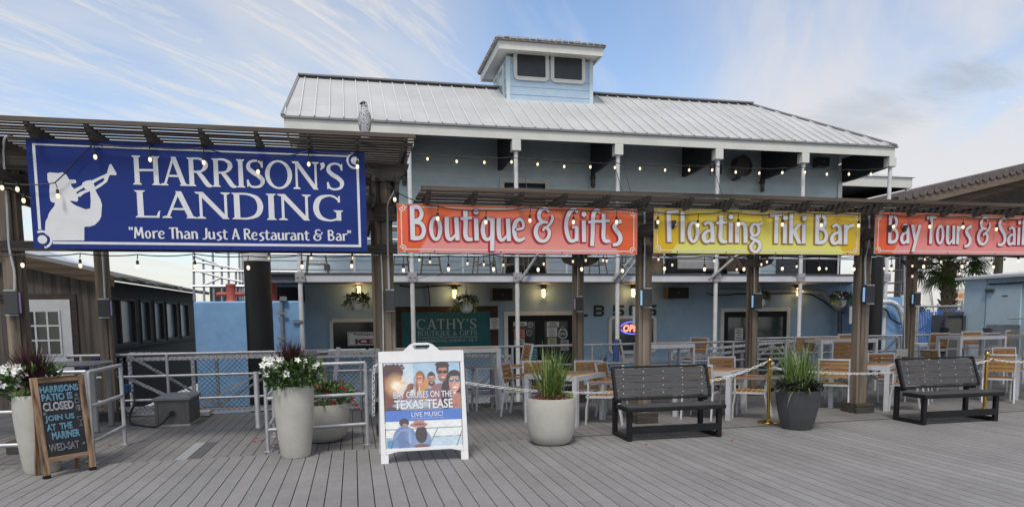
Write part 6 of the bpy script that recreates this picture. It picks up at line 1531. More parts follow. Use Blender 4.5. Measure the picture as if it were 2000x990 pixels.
# ================================================================== wall lamps of the restaurant
M_CAGE = mat('lamp_cage', (0.05, 0.04, 0.03), 0.4, 0.1, metal=.5); M_GLOW = mat('lamp_glow', (0.9, 0.75, 0.5), 0.2, 0, emis=(1.0, 0.62, 0.22), es=5.0)
def wall_lamp(label, px, py, Y, lit=True, s=1.0):
    p = P(px, py, Y - .14); t = thing('wall_lamp', label, 'lamp', p, 0, 'caged wall lamps')
    mb = MB(); mb.lathe([(.02, .24 * s), (.06 * s, .23 * s), (.075 * s, .15 * s), (.07 * s, .10 * s), (.05 * s, .09 * s)][::-1], 14); mb.box(-.025, .025, .0, .135, .12 * s, .17 * s); mb.build('mount', M_CAGE, t, smooth=True)
    mb = MB(); mb.lathe([(.004, -.125 * s), (.03 * s, -.118 * s), (.045 * s, -.09 * s), (.048 * s, .085 * s), (.02, .088 * s)], 14); mb.build('glass_jar', M_GLOW if lit else mat('lamp_glass_off', (.12, .12, .12), .1, .1), t, smooth=True)
    mb = MB()
    for k in range(6):
        a = k * math.pi / 3; c, q = math.cos(a), math.sin(a); mb.tube([(.056 * s * c, .056 * s * q, .09 * s), (.056 * s * c, .056 * s * q, -.10 * s), (.02 * s * c, .02 * s * q, -.14 * s)], .006, 4)
    for z_ in (-.06, .02): mb.tube([(.057 * s * math.cos(a), .057 * s * math.sin(a), z_ * s) for a in np.linspace(0, 2 * math.pi, 13)], .005, 4)
    mb.build('cage', M_CAGE, t)
    if lit:
        l_ = bpy.data.lights.new('lamp_light', 'POINT'); l_.energy = 4.0; l_.color = (1, .62, .24); l_.shadow_soft_size = .05
        o = bpy.data.objects.new('lamp_light', l_); COL.objects.link(o); o.parent = t; o.location = (0, -.09, -.02)
for lab, px in (('lit caged wall lamp above the basket near the ice sign', 700), ('lit caged wall lamp above the gift shop window, left of the basket', 888), ('lit caged wall lamp above the double door', 1062), ('lit caged wall lamp beside the third front post', 1237), ('lit caged wall lamp above the dark green door', 1559)):
    wall_lamp(lab, px, {700: 566, 888: 573, 1062: 572, 1237: 571, 1559: 569}[px], YL)
wall_lamp('unlit caged wall lamp upstairs below the second bracket', 1158, 357, YW, False, 1.0); wall_lamp('unlit caged wall lamp upstairs below the round fan', 1489, 366, YW, False, 1.0); wall_lamp('unlit caged wall lamp upstairs behind the pergola end', 790, 352, YW, False, 1.0)
# hanging baskets
def basket(label, px, py, cols, seed):
    p = P(px, py, 16.75); t = thing('hanging_basket', label, 'hanging basket', p, 0, 'hanging flower baskets'); rng = random.Random(seed)
    mb = MB(); mb.lathe([(.05, -.14), (.10, -.125), (.145, -.06), (.165, .06), (.172, .075), (.158, .075), (.15, .03)], 20); mb.build('pot', mat('white_basket', (.62, .62, .58), .5, .08), t, smooth=True)
    mb = MB()
    for k in range(3): a = k * 2.1 + .4; mb.tube([(.16 * math.cos(a), .16 * math.sin(a), .07), (0, 0, .42)], .007, 4)
    mb.tube([(0, 0, .42), (0, 0, 2.43 - p.z)], .007, 4); mb.build('hanger', M_WHITE, t)
    mb = MB(); bush(mb, rng, (0, 0, .16), .27, .25, .12, 300, .075, .036); mb.build('foliage', M_LEAFD, t)
    mb = MB(); bush(mb, rng, (-.17, -.05, -.0), .13, .12, .12, 120, .06, .03); bush(mb, rng, (.20, -.05, .0), .07, .1, .10, 40, .06, .03)
    for _ in range(14): blade(mb, (rng.uniform(-.2, -.1), -.1, .06), (-.7, -.3, .1), rng.uniform(.25, .42), .025, 3.2)
    mb.build('trailing_leaves', M_LEAFY, t)
    mb = MB()
    for _ in range(16): c = Vector((rng.uniform(-.27, .27), rng.uniform(-.25, -.02), rng.uniform(.12, .30))); trumpet(mb, rng, c, (c.x, -1, .5), .034)
    mb.build('flowers', cols[0], t)
    mb = MB()
    for _ in range(9): c = Vector((rng.uniform(-.27, -.05), rng.uniform(-.25, -.02), rng.uniform(.12, .28))); trumpet(mb, rng, c, (c.x, -1, .5), .034)
    mb.build('white_flowers', cols[1], t)
basket('white hanging basket of flowers above the ice sign', 698, 597, (M_MAROON, M_PETAL), 1); basket('white hanging basket of flowers above the gift shop lettering', 911, 600, (M_PINK, M_PETAL), 2)
basket('white hanging basket mostly hidden by the fourth rear post', 1483, 590, (M_PINK, M_PETAL), 3); basket('white hanging basket of pink and white flowers left of the fourth front post', 1641, 591, (M_PINK, M_PETAL), 4)
# notices, ice sign, neon sign
ic = thing('ice_sign', 'white packaged ice sign with dark red letters in the left window', 'sign', P(712, 663, YL - .07)); loc = Vector(ic.location)
YI = YL - .07
mb = wbox(679, 648, 746, 674.5, YI, .02); mb.o = loc; mb.build('panel', mat('ice_sign_white', (.62, .62, .60), .4, .05), ic)
mb = MB(loc); a, b = P(680.5, 650, YI), P(744, 673, YI); t = .012
for q in ((a.x, b.x, a.z - t, a.z), (a.x, b.x, b.z, b.z + t), (a.x, a.x + t, b.z + t, a.z - t), (b.x - t, b.x, b.z + t, a.z - t)): mb.quad((q[0], YI - .002, q[2]), (q[1], YI - .002, q[2]), (q[1], YI - .002, q[3]), (q[0], YI - .002, q[3]))
mb.build('border', M_STEEL, ic)
plain_text('Packaged', P(691, 656.5, YI), UX, VZ, NV, P(730, 655, YI).x - P(691, 655, YI).x, P(700, 651.5, YI).z - P(700, 657.2, YI).z, 'lettering', M_STEEL, ic, offset=.015, off=loc)
plain_text('ICE', P(694, 671.8, YI), UX, VZ, NV, P(729, 668, YI).x - P(694, 668, YI).x, P(700, 661.5, YI).z - P(700, 671.8, YI).z, 'lettering', mat('ice_red', (.16, .015, .03), .5, .1), ic, offset=.06, off=loc)
ne = thing('neon_open_sign', 'lit neon open sign in the window behind the third front post', 'neon sign', P(1232, 638, YL - .05)); loc = Vector(ne.location)
M_NR = mat('neon_red', (.8, .2, .15), .3, 0, emis=(1.0, .22, .14), es=2.4); M_NB = mat('neon_blue', (.2, .2, .8), .3, 0, emis=(.12, .14, 1.0), es=1.5)
plain_text('OPEN', P(1217, 648, YL - .06), UX, VZ, NV, P(1256, 640, YL).x - P(1217, 640, YL).x, P(1230, 634, YL).z - P(1230, 648, YL).z, 'lettering', M_NR, ne, outline=1.0, lift=.01, off=loc, shear=.15)
mb = MB(loc); c = P(1236, 640, YL - .06); n = 40
for a0, a1 in ((15, 165), (195, 345)): mb.tube([c + Vector((.36 * math.cos(R_(a)), -.02, .165 * math.sin(R_(a)))) for a in np.linspace(a0, a1, 18)], .013, 6)
mb.build('border', M_NB, ne, smooth=True)
M_PAPER = mat('paper_white', (.60, .60, .58), .7, .05); M_INK = mat('ink_dark', (.03, .03, .035), .6, 0)
def notice(name, label, x0, y0, x1, y1, Y, m=M_PAPER, lines=4, cat='notice', group='door notices'):
    """printed sheet with rows of small print"""
    a, b = P((x0 + x1) / 2, (y0 + y1) / 2, Y), None; t = thing(name, label, cat, a, 0, group)
    mb = wbox(x0, y0, x1, y1, Y, .003); mb.o = a; mb.build('sheet', m, t); mb = MB(a); rg = random.Random(int(x0 * 7 + y0))
    for j in range(lines):
        yy = y0 + (y1 - y0) * (j + .7) / (lines + .6); w = (x1 - x0) * rg.uniform(.45, .75); xm = (x0 + x1) / 2; q = wbox(xm - w / 2, yy, xm + w / 2, yy + (y1 - y0) / (lines * 3.2), Y - .002, .001); n = len(mb.v); mb.v += q.v; mb.f += [[i + n for i in f] for f in q.f]; mb.fm += q.fm
    if lines: mb.build('print', M_INK, t)
    return t
YN = YL - .038
notice('menu_notice', 'white printed notice beside the gift shop window frame', 957, 620.5, 975, 642.5, YL - .07, lines=7)
notice('door_notice', 'orange notice on the left leaf of the double door', 1004, 643, 1025, 660, YN, mat('orange_paper', (.50, .20, .13), .7, .05), 4)
notice('door_notice', 'pale green notice below the orange one on the double door', 1004, 661.5, 1025, 676, YN, mat('mint_paper', (.36, .46, .42), .7, .05), 2)
notice('door_notice', 'row of white stickers on top of the left leaf of the double door', 1003, 628.5, 1029, 636, YN, M_PAPER, 1)
notice('door_notice', 'white letter sheet on the right leaf of the double door', 1068, 640, 1088, 657.5, YN, M_PAPER, 4)
notice('door_notice', 'small white card above the letter sheet on the double door', 1068, 628, 1092, 638.5, YN, mat('cream_paper', (.5, .52, .48), .7, .05), 2)
notice('door_notice', 'yellow emblem notice low on the right leaf of the double door', 1070, 660, 1087, 676, YN, mat('yellow_paper', (.42, .42, .22), .7, .05), 3)
notice('door_notice', 'pink grey notice at lower right of the double door', 1095, 663.5, 1111, 684, YN, mat('greyred_paper', (.36, .30, .31), .7, .05), 5)
notice('door_notice', 'light blue flyer low on the left leaf of the double door', 1032, 680, 1049, 701, YN, mat('blue_paper', (.14, .36, .48), .6, .1), 3)
notice('door_notice', 'white framed notice on the dark green door', 1435, 641, 1451, 663, YN, M_PAPER, 4)
def disc(label, px, py, r, ring, txt=None, oct_=False):
    p = P(px, py, YN); t = thing('door_sticker', label, 'sticker', p, 0, 'door stickers'); n = 8 if oct_ else 20
    mb = MB(); mb.add([(r * math.cos((q + .5) * 2 * math.pi / n), 0, r * math.sin((q + .5) * 2 * math.pi / n)) for q in range(n)], [tuple(range(n))]); mb.build('sheet', ring, t)
    mb = MB(); mb.add([(r * .84 * math.cos((q + .5) * 2 * math.pi / n), -.0015, r * .84 * math.sin((q + .5) * 2 * math.pi / n)) for q in range(n)], [tuple(range(n))]); mb.build('centre', M_STEEL if not oct_ else mat('sign_green', (.06, .10, .09), .5, 0), t)
    if txt: plain_text(txt, (-r * .68, -.002, -r * .22), UX, VZ, NV, r * 1.36, r * .5, 'lettering', M_PAPER, t, offset=.01)
disc('round white ringed sticker reading GIFT near the middle of the double door', 1036, 634, .075, M_PAPER, 'GIFT'); disc('round pale sticker below the ringed one on the double door', 1033.5, 650, .080, mat('pale_blue_paper', (.42, .46, .52), .6, .1)); disc('eight sided open sign hanging on the right door leaf', 1099.5, 652, .135, M_PAPER, 'OPEN', True)
mb = MB(); mb.tube([P(1092, 646, YN), P(1099, 637, YN), P(1107, 646, YN)], .008, 4); tag(mb.build('sign_cord', M_PAPER), 'pale cord holding the eight sided open sign', 'cord')
# loudspeakers, fan
def speaker(label, x0, y0, x1, y1, Y, c=(.07, .06, .05)):
    a = P((x0 + x1) / 2, (y0 + y1) / 2, Y); t = thing('loudspeaker', label, 'speaker', a, 0, 'wall loudspeakers')
    mb = wbox(x0, y0, x1, y1, Y, .25); mb.o = a; mb.build('cabinet', mat('speaker_brown', c, .6, .15), t, bevel=.01)
    mb = wbox(x0 + 1.5, y0 + 1.5, x1 - 1.5, y1 - 1.5, Y - .012, .011); mb.o = a; mb.build('grille', mat('speaker_grille', (.035, .033, .03), .8, .3, 60.), t)
    mb = MB(); mb.sphere((0, -.014, 0), .014, n=8, m=4); mb.build('badge', M_PAPER, t)
speaker('dark loudspeaker under the balcony left of the double door lamp', 961, 563, 1002, 587, YL - .3); speaker('brown loudspeaker under the balcony right of the third front post', 1304, 561, 1346, 583, YL - .3); speaker('small brown loudspeaker upstairs right of the round fan', 1598, 307, 1621, 325, YW - .3)
p = P(1452, 324, YW - .45); t = thing('drum_fan', 'large round drum fan mounted high on the upper wall', 'fan', p)
mb = MB(); ax = Vector((.25, -1, 0)).normalized(); M_ = [Vector((math.cos(a) * ax.y * -1, math.cos(a) * ax.x, math.sin(a))) for a in np.linspace(0, 2 * math.pi, 29)[:-1]]
def dring(r0, o0, r1, o1): 
    vs = [q * r0 + ax * o0 for q in M_] + [q * r1 + ax * o1 for q in M_]; n = len(M_); mb.add(vs, [(i, (i + 1) % n, n + (i + 1) % n, n + i) for i in range(n)])
dring(.27, -.2, .29, .05); dring(.29, .05, .25, .06); dring(.25, .06, .25, -.1); mb.build('housing', M_STEEL, t, smooth=True)
mb = MB(); dring(.25, .0, .001, .02); mb.build('face', mat('fan_face', (.12, .105, .09), .5, .15), t); mb = MB(); dring(.275, .045, .262, .075); dring(.262, .075, .25, .06); mb.build('rim', mat('fan_rim', (.16, .14, .11), .4, .1, metal=.4), t)
mb = MB(); mb.bar((-.05, .1, -.3), (-.05, .44, -.3), .08, .06); mb.bar((-.28, 0, .0), (-.05, .2, -.32), .03, .05); mb.build('bracket', M_STEEL, t)
# furniture on the balcony
def stool_up(label, px, rz):
    p = P(px, 530, 16.9); return (p.x, 16.9, ZB), R_(rz), label
bs0 = thing('balcony_stool', 'bronze balcony bar stool above the left end of the white balcony edge', 'stool', (P(620, 530, 16.9).x, 16.9, ZB), 0, 'bronze balcony stools')
mb = MB(); mb.box(-.19, .19, -.19, .19, .74, .78); mb.build('seat', M_BRONZE, bs0)
mb = MB(); mb.bar((-.19, .19, 1.12), (.19, .19, 1.12), .03, .12); mb.build('backrest', M_BRONZE, bs0)
for sx in (-1, 1):
    for sy in (-1, 1): mb = MB(); mb.tube([(sx * .17, sy * .17, .74 if sy < 0 else 1.12), (sx * .19, sy * .19, .5), (sx * .25, sy * .25, 0)], .016, 6); mb.build('leg', M_BRONZE, bs0)
mb = MB()
for sy in (-1, 1): mb.tube([(-.215, sy * .215, .27), (.215, sy * .215, .27)], .013, 6)
for sx in (-1, 1): mb.tube([(sx * .215, -.215, .33), (sx * .215, .215, .33)], .013, 6)
mb.build('footrest', M_BRONZE, bs0)
for px, rz, lab in ((784, 8, 'bronze balcony stool just right of the second front post'), (842, -6, 'bronze balcony stool above the gift shop, left of the cable'), (946, 5, 'bronze balcony stool left of the dark balcony door'), (1003, -4, 'bronze balcony stool in front of the dark balcony door, left one'), (1042, 6, 'bronze balcony stool in front of the dark balcony door, right one'), (1161, 3, 'bronze balcony stool right of the third rear post'), (1232, -5, 'bronze balcony stool left of the third front post')):
    l_, r_, lb = stool_up(lab, px, rz); dup(bs0, l_, r_, lb)
p = P(1277, 530, 16.7); t = thing('wicker_planter', 'tall woven wicker pot on the balcony beside the third front post', 'pot', (p.x, 16.7, ZB))
mb = MB(); mb.lathe([(.20, 0), (.21, .02), (.235, .62), (.225, .62), (.2, .5)], 24); M_WICK = mat('wicker', (.22, .16, .10), .8, .5, 55., bump=.6); mb.build('pot', M_WICK, t)
p0, p1 = P(1302, 530, 17.0), P(1408, 530, 17.0); t = thing('balcony_sofa', 'grey cushioned sofa on the balcony under the yellow sign', 'sofa', ((p0.x + p1.x) / 2, 17, ZB)); hw = (p1.x - p0.x) / 2
mb = MB(); mb.box(-hw + .3, hw - .05, -.03, .55, .18, .42); mb.box(-hw + .3, hw - .05, .35, .6, .43, .8); mb.build('cushion', mat('grey_cushion', (.30, .30, .30), .9, .12, 9.), t, bevel=.03)
mb = MB(); mb.box(-hw, -hw + .28, -.05, .6, .02, .75); mb.box(-hw + .281, hw - .03, .0, .6, .12, .178); mb.box(hw - .12, hw, -.05, .6, .02, .178); mb.build('frame', M_BLACK, t)
p0, p1 = P(1418, 528, 17.2), P(1462, 528, 17.2); t = thing('grill_box', 'rusty brown metal box on the balcony left of the fourth rear post', 'box', ((p0.x + p1.x) / 2, 17.2, ZB)); hw = (p1.x - p0.x) / 2
mb = MB(); mb.box(-hw, hw, 0, .4, .19, .62); mb.build('body', mat('rusty_steel', (.06, .035, .022), .7, .6, 7.), t)
for sx in (-1, 1): mb = MB(); mb.box(sx * hw * .85 - .02, sx * hw * .85 + .02, .05, .35, 0, .188); mb.build('leg', M_BLACK, t)
p = P(640, 520, YW - .02)
tag(wbox(633, 516, 644, 527, YW - .02, .015).build('wall_outlet', M_STEEL), 'small dark outlet plate on the upper wall above the balcony edge', 'outlet')
# blue wrapped post foot
p = P(1203, 690, YB - .1); mb = MB(p); mb.tube([P(1203, 662, YB - .1), P(1203, 705, YB - .1)], .075, 10); tag(mb.build('post_sleeve', mat('blue_mesh_sleeve', (.035, .065, .22), .7, .4, 40.)), 'blue mesh sleeve around the balcony post by the yucca', 'sleeve')
# white conduit guard on the post and sign edge
for lab, q in (('narrow white board fixed beside the third front post', (1237, 598, 1243, 636)), ('narrow white board fixed beside the fourth front post', (1661, 598, 1667, 632))):
    tag(wbox(*q, 9.98, .03).build('white_board', M_WHITE), lab, 'board', 'narrow white boards')
# ================================================================== light boxes and conduits on the pergola posts
M_LBOX = mat('light_box_grey', (.042, .043, .046), .55, .12, 8.)
M_LED1 = mat('led_cool', (.3, .5, .8), .3, 0, emis=(.35, .65, 1.0), es=.3); M_LED2 = mat('led_violet', (.3, .22, .42), .3, 0, emis=(.6, .35, 1.0), es=.08)
def lightbox(label, x0, y0, x1, y1, Y, led, ledm):
    a = P((x0 + x1) / 2, (y0 + y1) / 2, Y); t = thing('post_light', label, 'light fixture', a, 0, 'box lights on the pergola posts')
    mb = wbox(x0, y0, x1, y1, Y, .10); mb.o = a; mb.build('box', M_LBOX, t, bevel=.006)
    mb = wbox(x0 + 1, y0 - 2.2, x1 - 1, y1 + 2.2, Y + .101, .012); mb.o = a; mb.build('mount_plate', M_GALV, t)
    if led: mb = wbox(led - 1.3, y0 + 3, led + 1.3, y1 - 3, Y + .03, .03); mb.o = a; mb.build('led_strip', ledm, t)
lightbox('dark grey box light on the leftmost front post beside the flower planter', 7, 568, 35, 614, YF - .24, 37.5, M_LED2); lightbox('dark grey box light on the left rear post in front of the shed windows', 191, 585, 214, 619, YRR - .22, 215.8, M_LED2)
lightbox('dark grey box light on the second front post next to the blue sign', 753, 567, 771, 606, YF - .24, None, None); lightbox('dark grey box light on the third rear post left of the hull number', 1125, 580, 1139, 607, YRR - .22, 1123.6, M_LED2)
lightbox('dark grey box light on the third front post above the hull number', 1256, 564, 1274, 599, YF - .24, 1253.7, M_LED1); lightbox('dark grey box light on the fourth rear post beside a basket', 1473, 574, 1489, 603, YRR - .22, 1471, M_LED1)
lightbox('dark grey box light on the fourth front post', 1692, 558, 1709, 592, YF - .24, 1689, M_LED1); lightbox('dark grey box light on the fifth rear post in front of the palm', 1786, 572, 1799, 596, YRR - .22, 1784.6, M_LED1)
def conduit(label, pts, Y, r=.016):
    w = [P(*q, Y) for q in pts]; mb = MB(w[0]); mb.tube(spline(w, 5), r, 8); tag(mb.build('conduit_pipe', M_GALV, smooth=True), label, 'conduit', 'conduits on the pergola posts')
conduit('grey conduit on the leftmost front post above its box light', [(28, 262), (12, 268), (7, 285), (9, 330), (14, 400), (18, 480), (28, 530), (29, 567)], YF - .15); conduit('grey conduit on the left rear post', [(200, 492), (203, 540), (205, 584)], YRR - .13)
conduit('grey conduit on the second front post above its box light', [(776, 345), (772, 370), (758, 398), (757, 420), (758, 500), (760, 566)], YF - .15); conduit('thin grey conduit down the whole second front post', [(744, 492), (747, 560), (749, 690)], YF - .14, .011)
conduit('grey conduit on the third front post above its box light', [(1259, 414), (1259, 470), (1259, 500), (1258, 562)], YF - .15); conduit('thin grey conduit on the third rear post', [(1129, 500), (1128, 579)], YRR - .13, .010)
conduit('grey conduit on the fourth front post above its box light', [(1662, 412), (1675, 404), (1690, 410), (1697, 422), (1697, 470), (1690, 505), (1690, 556)], YF - .15); conduit('thin grey conduit on the fourth rear post', [(1473, 500), (1473, 573)], YRR - .13, .010); conduit('grey conduit down the fifth rear post', [(1769, 500), (1767, 600), (1766, 680)], YRR - .13, .014)
mb = wbox(1752, 682, 1774, 697, YRR - .25, .12); tag(mb.build('junction_box', mat('pvc_grey', (.42, .43, .43), .5, .08), bevel=.01), 'pale grey junction box low on the fifth rear post', 'junction box')
# falcon decoy on the pergola
fc = thing('falcon_decoy', 'speckled grey and white falcon decoy perched on the taller pergola', 'bird decoy', (P(713, 257, 9.3).x, 9.3, 3.905)); 
def pale(n, a, b, sc): return mat(n, a, .6, .1, sc, col2=b, contrast=(.40, .60), detail=3)
M_FB = pale('falcon_belly', (.62, .63, .66), (.20, .20, .22), 55.); M_FW = pale('falcon_wing', (.46, .45, .44), (.18, .17, .17), 28.)
mb = MB(); mb.lathe([(.058, 0), (.062, .01), (.05, .05), (.052, .11), (.066, .19), (.073, .27), (.064, .34), (.044, .385), (.042, .41), (.044, .435), (.036, .46), (.018, .475), (.002, .478)], 20, (0, 0, 0), 1.0, .85); mb.build('body', M_FB, fc, smooth=True)
for sx in (-1, 1): mb = MB(); mb.sphere((sx * .058, .012, .235), .024, .05, .125, 12, 8); mb.build('wing', M_FW, fc, smooth=True)
mb = MB(); mb.sphere((-.005, .004, .447), .042, .042, .034, 12, 8); mb.build('hood', mat('falcon_hood', (.05, .05, .055), .5, .3, 30.), fc, smooth=True)
mb = MB(); mb.tube([(-.028, -.028, .445), (-.05, -.043, .438), (-.056, -.046, .420)], [.013, .009, .002], 8); mb.build('beak', M_BLACK, fc, smooth=True); mb = MB(); mb.sphere((.005, -.042, .438), .006); mb.sphere((-.04, -.012, .442), .006); mb.build('eyes', M_BLACK, fc)

# ================================================================== left: weathered shed with windows, white canopy behind
sh = thing('weathered_shed', 'weathered grey plank shed with white paned door and a row of windows', 'shed', (-6, 14.5, 0)); loc = Vector(sh.location)
WD_SH = wood('shed_planks', (0.042, 0.035, 0.030), (0.22, 0.19, 0.165), 2, rough=.9, bump=.5, fine=9)
M_SHD = mat('shed_dark_paint', (.035, .033, .028), .8, .3, 3.)
SX = -4.683
zr = lambda xx: 2.50 + (-4.82 - xx) * .24
mb = MB(loc); xx = SX
while xx > -12:
    w = .145; mb.prism([(xx - w + .004, -.1), (xx, -.1), (xx, zr(xx) - .02), (xx - w + .004, zr(xx - w) - .02)], (1, 0, 0), (0, 0, 1), (0, .03, 0), (0, 14.5 + random.uniform(-.004, .004), 0)); xx -= w
mb.build('front_wall', WD_SH, sh)
ywin = [[PX(a, 620, SX).y for a in q] for q in ((233, 263), (273, 291.5), (300, 318), (323.5, 344), (350.5, 367))]; ywin = [[14.95, 15.75]] + ywin
zs0_, zs1_ = 1.17, 2.06
mb = MB(loc); mb.box(SX - .12, SX, 14.54, 23, -.3, 1.12); mb.box(SX - .12, SX, 14.54, 23, 2.10, 2.42)
ed = [14.54] + [q for w in ywin for q in w] + [23]
for a, b in zip(ed[::2], ed[1::2]): mb.box(SX - .12, SX, a, b, 1.12, 2.10)
mb.build('side_wall', M_SHD, sh)
for a, b in ywin:
    mb = MB(loc)
    for q in ((a, b, 1.12, 1.17), (a, b, 2.05, 2.10), (a, a + .05, 1.171, 2.049), (b - .05, b, 1.171, 2.049)): mb.box(SX - .08, SX + .03, q[0], q[1], q[2], q[3])
    f = mb.build('window', mat('shed_frame_brown', (.05, .042, .034), .7, .2), sh)
    mb = MB(loc); mb.box(SX - .06, SX - .05, a + .05, b - .05, 1.171, 2.049); q = mb.build('pane', mat('shed_glass', (.13, .165, .20), .3, .5, 1.1, spec=.35), parent=f)  # grey-blue base colour stands in for the reflection in the panes
mb = MB(loc); mb.box(SX - .02, SX + .05, 14.5, 23, 1.06, 1.115); mb.build('sill', M_SHD, sh)
mb = MB(loc); mb.prism([(SX + .35, zr(SX + .35) + .0), (SX + .35, zr(SX + .35) + .07), (-12, zr(-12) + .07), (-12, zr(-12))], (1, 0, 0), (0, 0, 1), (0, 8.8, 0), (0, 14.38, 0)); mb.build('roof', mat('shed_roof_felt', (.10, .095, .085), .9, .4, 6.), sh)
mb = MB(loc); mb.prism([(SX + .36, zr(SX + .36) - .12), (SX + .36, zr(SX + .36) + .09), (-12, zr(-12) + .09), (-12, zr(-12) - .12)], (1, 0, 0), (0, 0, 1), (0, .03, 0), (0, 14.34, 0)); mb.build('fascia', wood('shed_fascia_wood', (.06, .045, .033), (.16, .125, .09), 0, fine=18), sh)
mb = MB(loc)
for k in range(46):
    y = random.uniform(14.6, 22.8); mb.bar((SX + .30, y, zr(SX + .3) + .08), (SX + .42 + random.uniform(0, .08), y + random.uniform(-.1, .25), zr(SX + .4) + .06 + random.uniform(-.04, .04)), .05, .012)
mb.build('loose_slats', mat('grey_shakes', (.20, .19, .18), .9, .4, 20.), sh)
# door with nine panes
dx0, dx1, dz1 = P(58, 640, 14.46).x - .28, P(140, 640, 14.46).x, 2.04
mb = MB(loc); mb.box(dx0, dx1, 14.44, 14.485, -.05, dz1); d = mb.build('door', M_WHITE, sh)
wx0, wx1, wz0, wz1 = P(46, 640, 14.44).x, P(118, 640, 14.44).x, 1.02, 1.83
mb = MB(loc); mb.box(wx0, wx1, 14.432, 14.439, wz0, wz1); q = mb.build('pane', glassmat('door_glass', (.035, .04, .04), .06), parent=d)
mb = MB(loc)
for i in range(4):
    xx = wx0 + (wx1 - wx0) * i / 3; mb.box(xx - .015, xx + .015, 14.418, 14.4315, wz0 - .015, wz1 + .015); zz = wz0 + (wz1 - wz0) * i / 3; mb.box(wx0 - .0149, wx1 + .0149, 14.4195, 14.4315, zz - .0145, zz + .0145)
q = mb.build('muntin', M_WHITE, parent=d)
mb = MB(loc); mb.sphere((dx1 - .07, 14.40, .98), .035); q = mb.build('handle', M_STEEL, parent=d)
mb = MB(loc); mb.box(dx0 - .2, dx1 + .1, 14.46, 14.494, dz1 + .005, dz1 + .10); mb.box(dx1 + .004, dx1 + .10, 14.46, 14.494, -.05, dz1); mb.build('door_frame', WD_X, sh)
cn_ = thing('white_canopy', 'white sloping canopy roof behind the weathered shed', 'canopy', (-8, 24, 0)); loc = Vector(cn_.location)
a, b, c, e = P(-160, 400, 24), P(10, 458, 24), P(195, 529, 24), P(-160, 560, 24)
mb = MB(loc); mb.add([a, b, c, a + Vector((0, 1.2, 0)), b + Vector((0, 1.2, 0)), c + Vector((0, 1.2, 0)), a - Vector((0, 0, .5)), c - Vector((0.3, 0, .25))], [(0, 1, 4, 3), (1, 2, 5, 4), (0, 6, 7, 2, 1)]); mb.build('fabric', mat('canopy_white', (.66, .72, .80), .6, .05), cn_)
for q in (a + Vector((.3, .2, -.4)), c + Vector((-1.2, .2, -.1)), a + Vector((.3, 1.1, -.4)), c + Vector((-1.2, 1.1, -.1))): mb = MB(loc); mb.tube([(q.x, q.y, -1.7), q], .06, 8); mb.build('post', M_PIPE, cn_)
# grey plastic table and chair on the patio behind the left rail
t = thing('resin_table', 'grey resin table on the patio in front of the shed door', 'table', (P(130, 700, 11.6).x, 11.6, ZP)); mb = MB(); mb.box(-.62, .52, -.4, .4, .985, 1.03); mb.build('tabletop', M_BOXG if False else mat('grey_resin', (.24, .245, .25), .5, .1), t, bevel=.03)
for sx, sy in ((-.55, -.33), (.45, -.33), (.45, .33), (-.55, .33)): mb = MB(); mb.bar((sx, sy, 0), (sx, sy, .984), .07, .07); mb.build('leg', MATS['grey_resin'], t, bevel=.012)
p = P(255, 712, 12.9); tag(wbox(228, 697, 247, 733, 12.95, .02).build('scroll_board', M_SIGNBLK), 'dark board with pale scroll strokes behind the left pipe railing', 'board')
mb = MB(p)
for o in (0, 14): mb.tube(spline([P(240, 700 + o, 12.93), P(234, 702 + o, 12.93), P(240, 707 + o, 12.93), P(234, 711 + o, 12.93)], 5), .012, 5)
tag(mb.build('scroll_ornament', mat('scroll_green', (.30, .36, .33), .6, .1)), 'pale curled strokes on the dark board behind the left pipe railing', 'ornament')
tag(wbox(240, 750, 252, 768, 13.1, .15).build('blue_crate', mat('blue_crate_plastic', (.05, .17, .42), .5, .2), bevel=.02), 'small blue crate beyond the left railing', 'crate')
mb = MB(); mb.tube([P(160, 722, 12.5), P(200, 694, 13.0)], .05, 8); tag(mb.build('rolled_tarp', mat('navy_tarp', (.02, .04, .12), .7, .3)), 'rolled navy tarp leaning behind the left rear post', 'tarp')

# ================================================================== piles, bollards and stair rails by the bow
pl_ = thing('mooring_pile', 'thick black mooring pile with white collar in front of the blue bow', 'pile', (P(506, 600, 14.6).x, 14.6, -1.7)); mb = MB(); r = .255; zt = P(503, 511, 14.6).z + 1.7
mb.lathe([(r, -1), (r, zt)], 28); mb.build('shaft', mat('pile_black', (.013, .013, .015), .5, .2), pl_, smooth=True); mb = MB(); mb.lathe([(r + .01, zt + .001), (r + .01, zt + .75), (r - .04, zt + .78)], 28); mb.build('collar', M_WHITE, pl_, smooth=True)
pl2 = thing('mooring_pile', 'narrow black mooring pile behind the fourth front post', 'pile', (P(1711, 600, 15.4).x, 15.4, -1.7)); mb = MB(); zt = P(1711, 503, 15.4).z + 1.7; mb.lathe([(.15, -1), (.15, zt)], 24); mb.build('shaft', MATS['pile_black'], pl2, smooth=True)
mb = MB(); mb.lathe([(.16, zt + .001), (.16, zt + .35), (.13, zt + .36)], 24); mb.build('collar', M_WHITE, pl2, smooth=True)
def bollard(label, px, Y, h, arm):
    p = P(px, 588, Y); t = thing('bollard', label, 'bollard', (p.x, Y, 2.02), 0, 'red bow bollards'); mb = MB(); mb.lathe([(.13, 0), (.115, .03), (.10, .06), (.098, h - .06), (.11, h - .05), (.11, h), (.02, h + .01)], 18); mb.build('column', M_RED, t, smooth=True)
    mb = MB(); mb.tube([(-arm, 0, h * .42), (-arm + .05, 0, h * .44), (arm - .05, 0, h * .44), (arm, 0, h * .42)], [.035, .05, .05, .035], 10); mb.build('crossbar', M_RED, t, smooth=True)
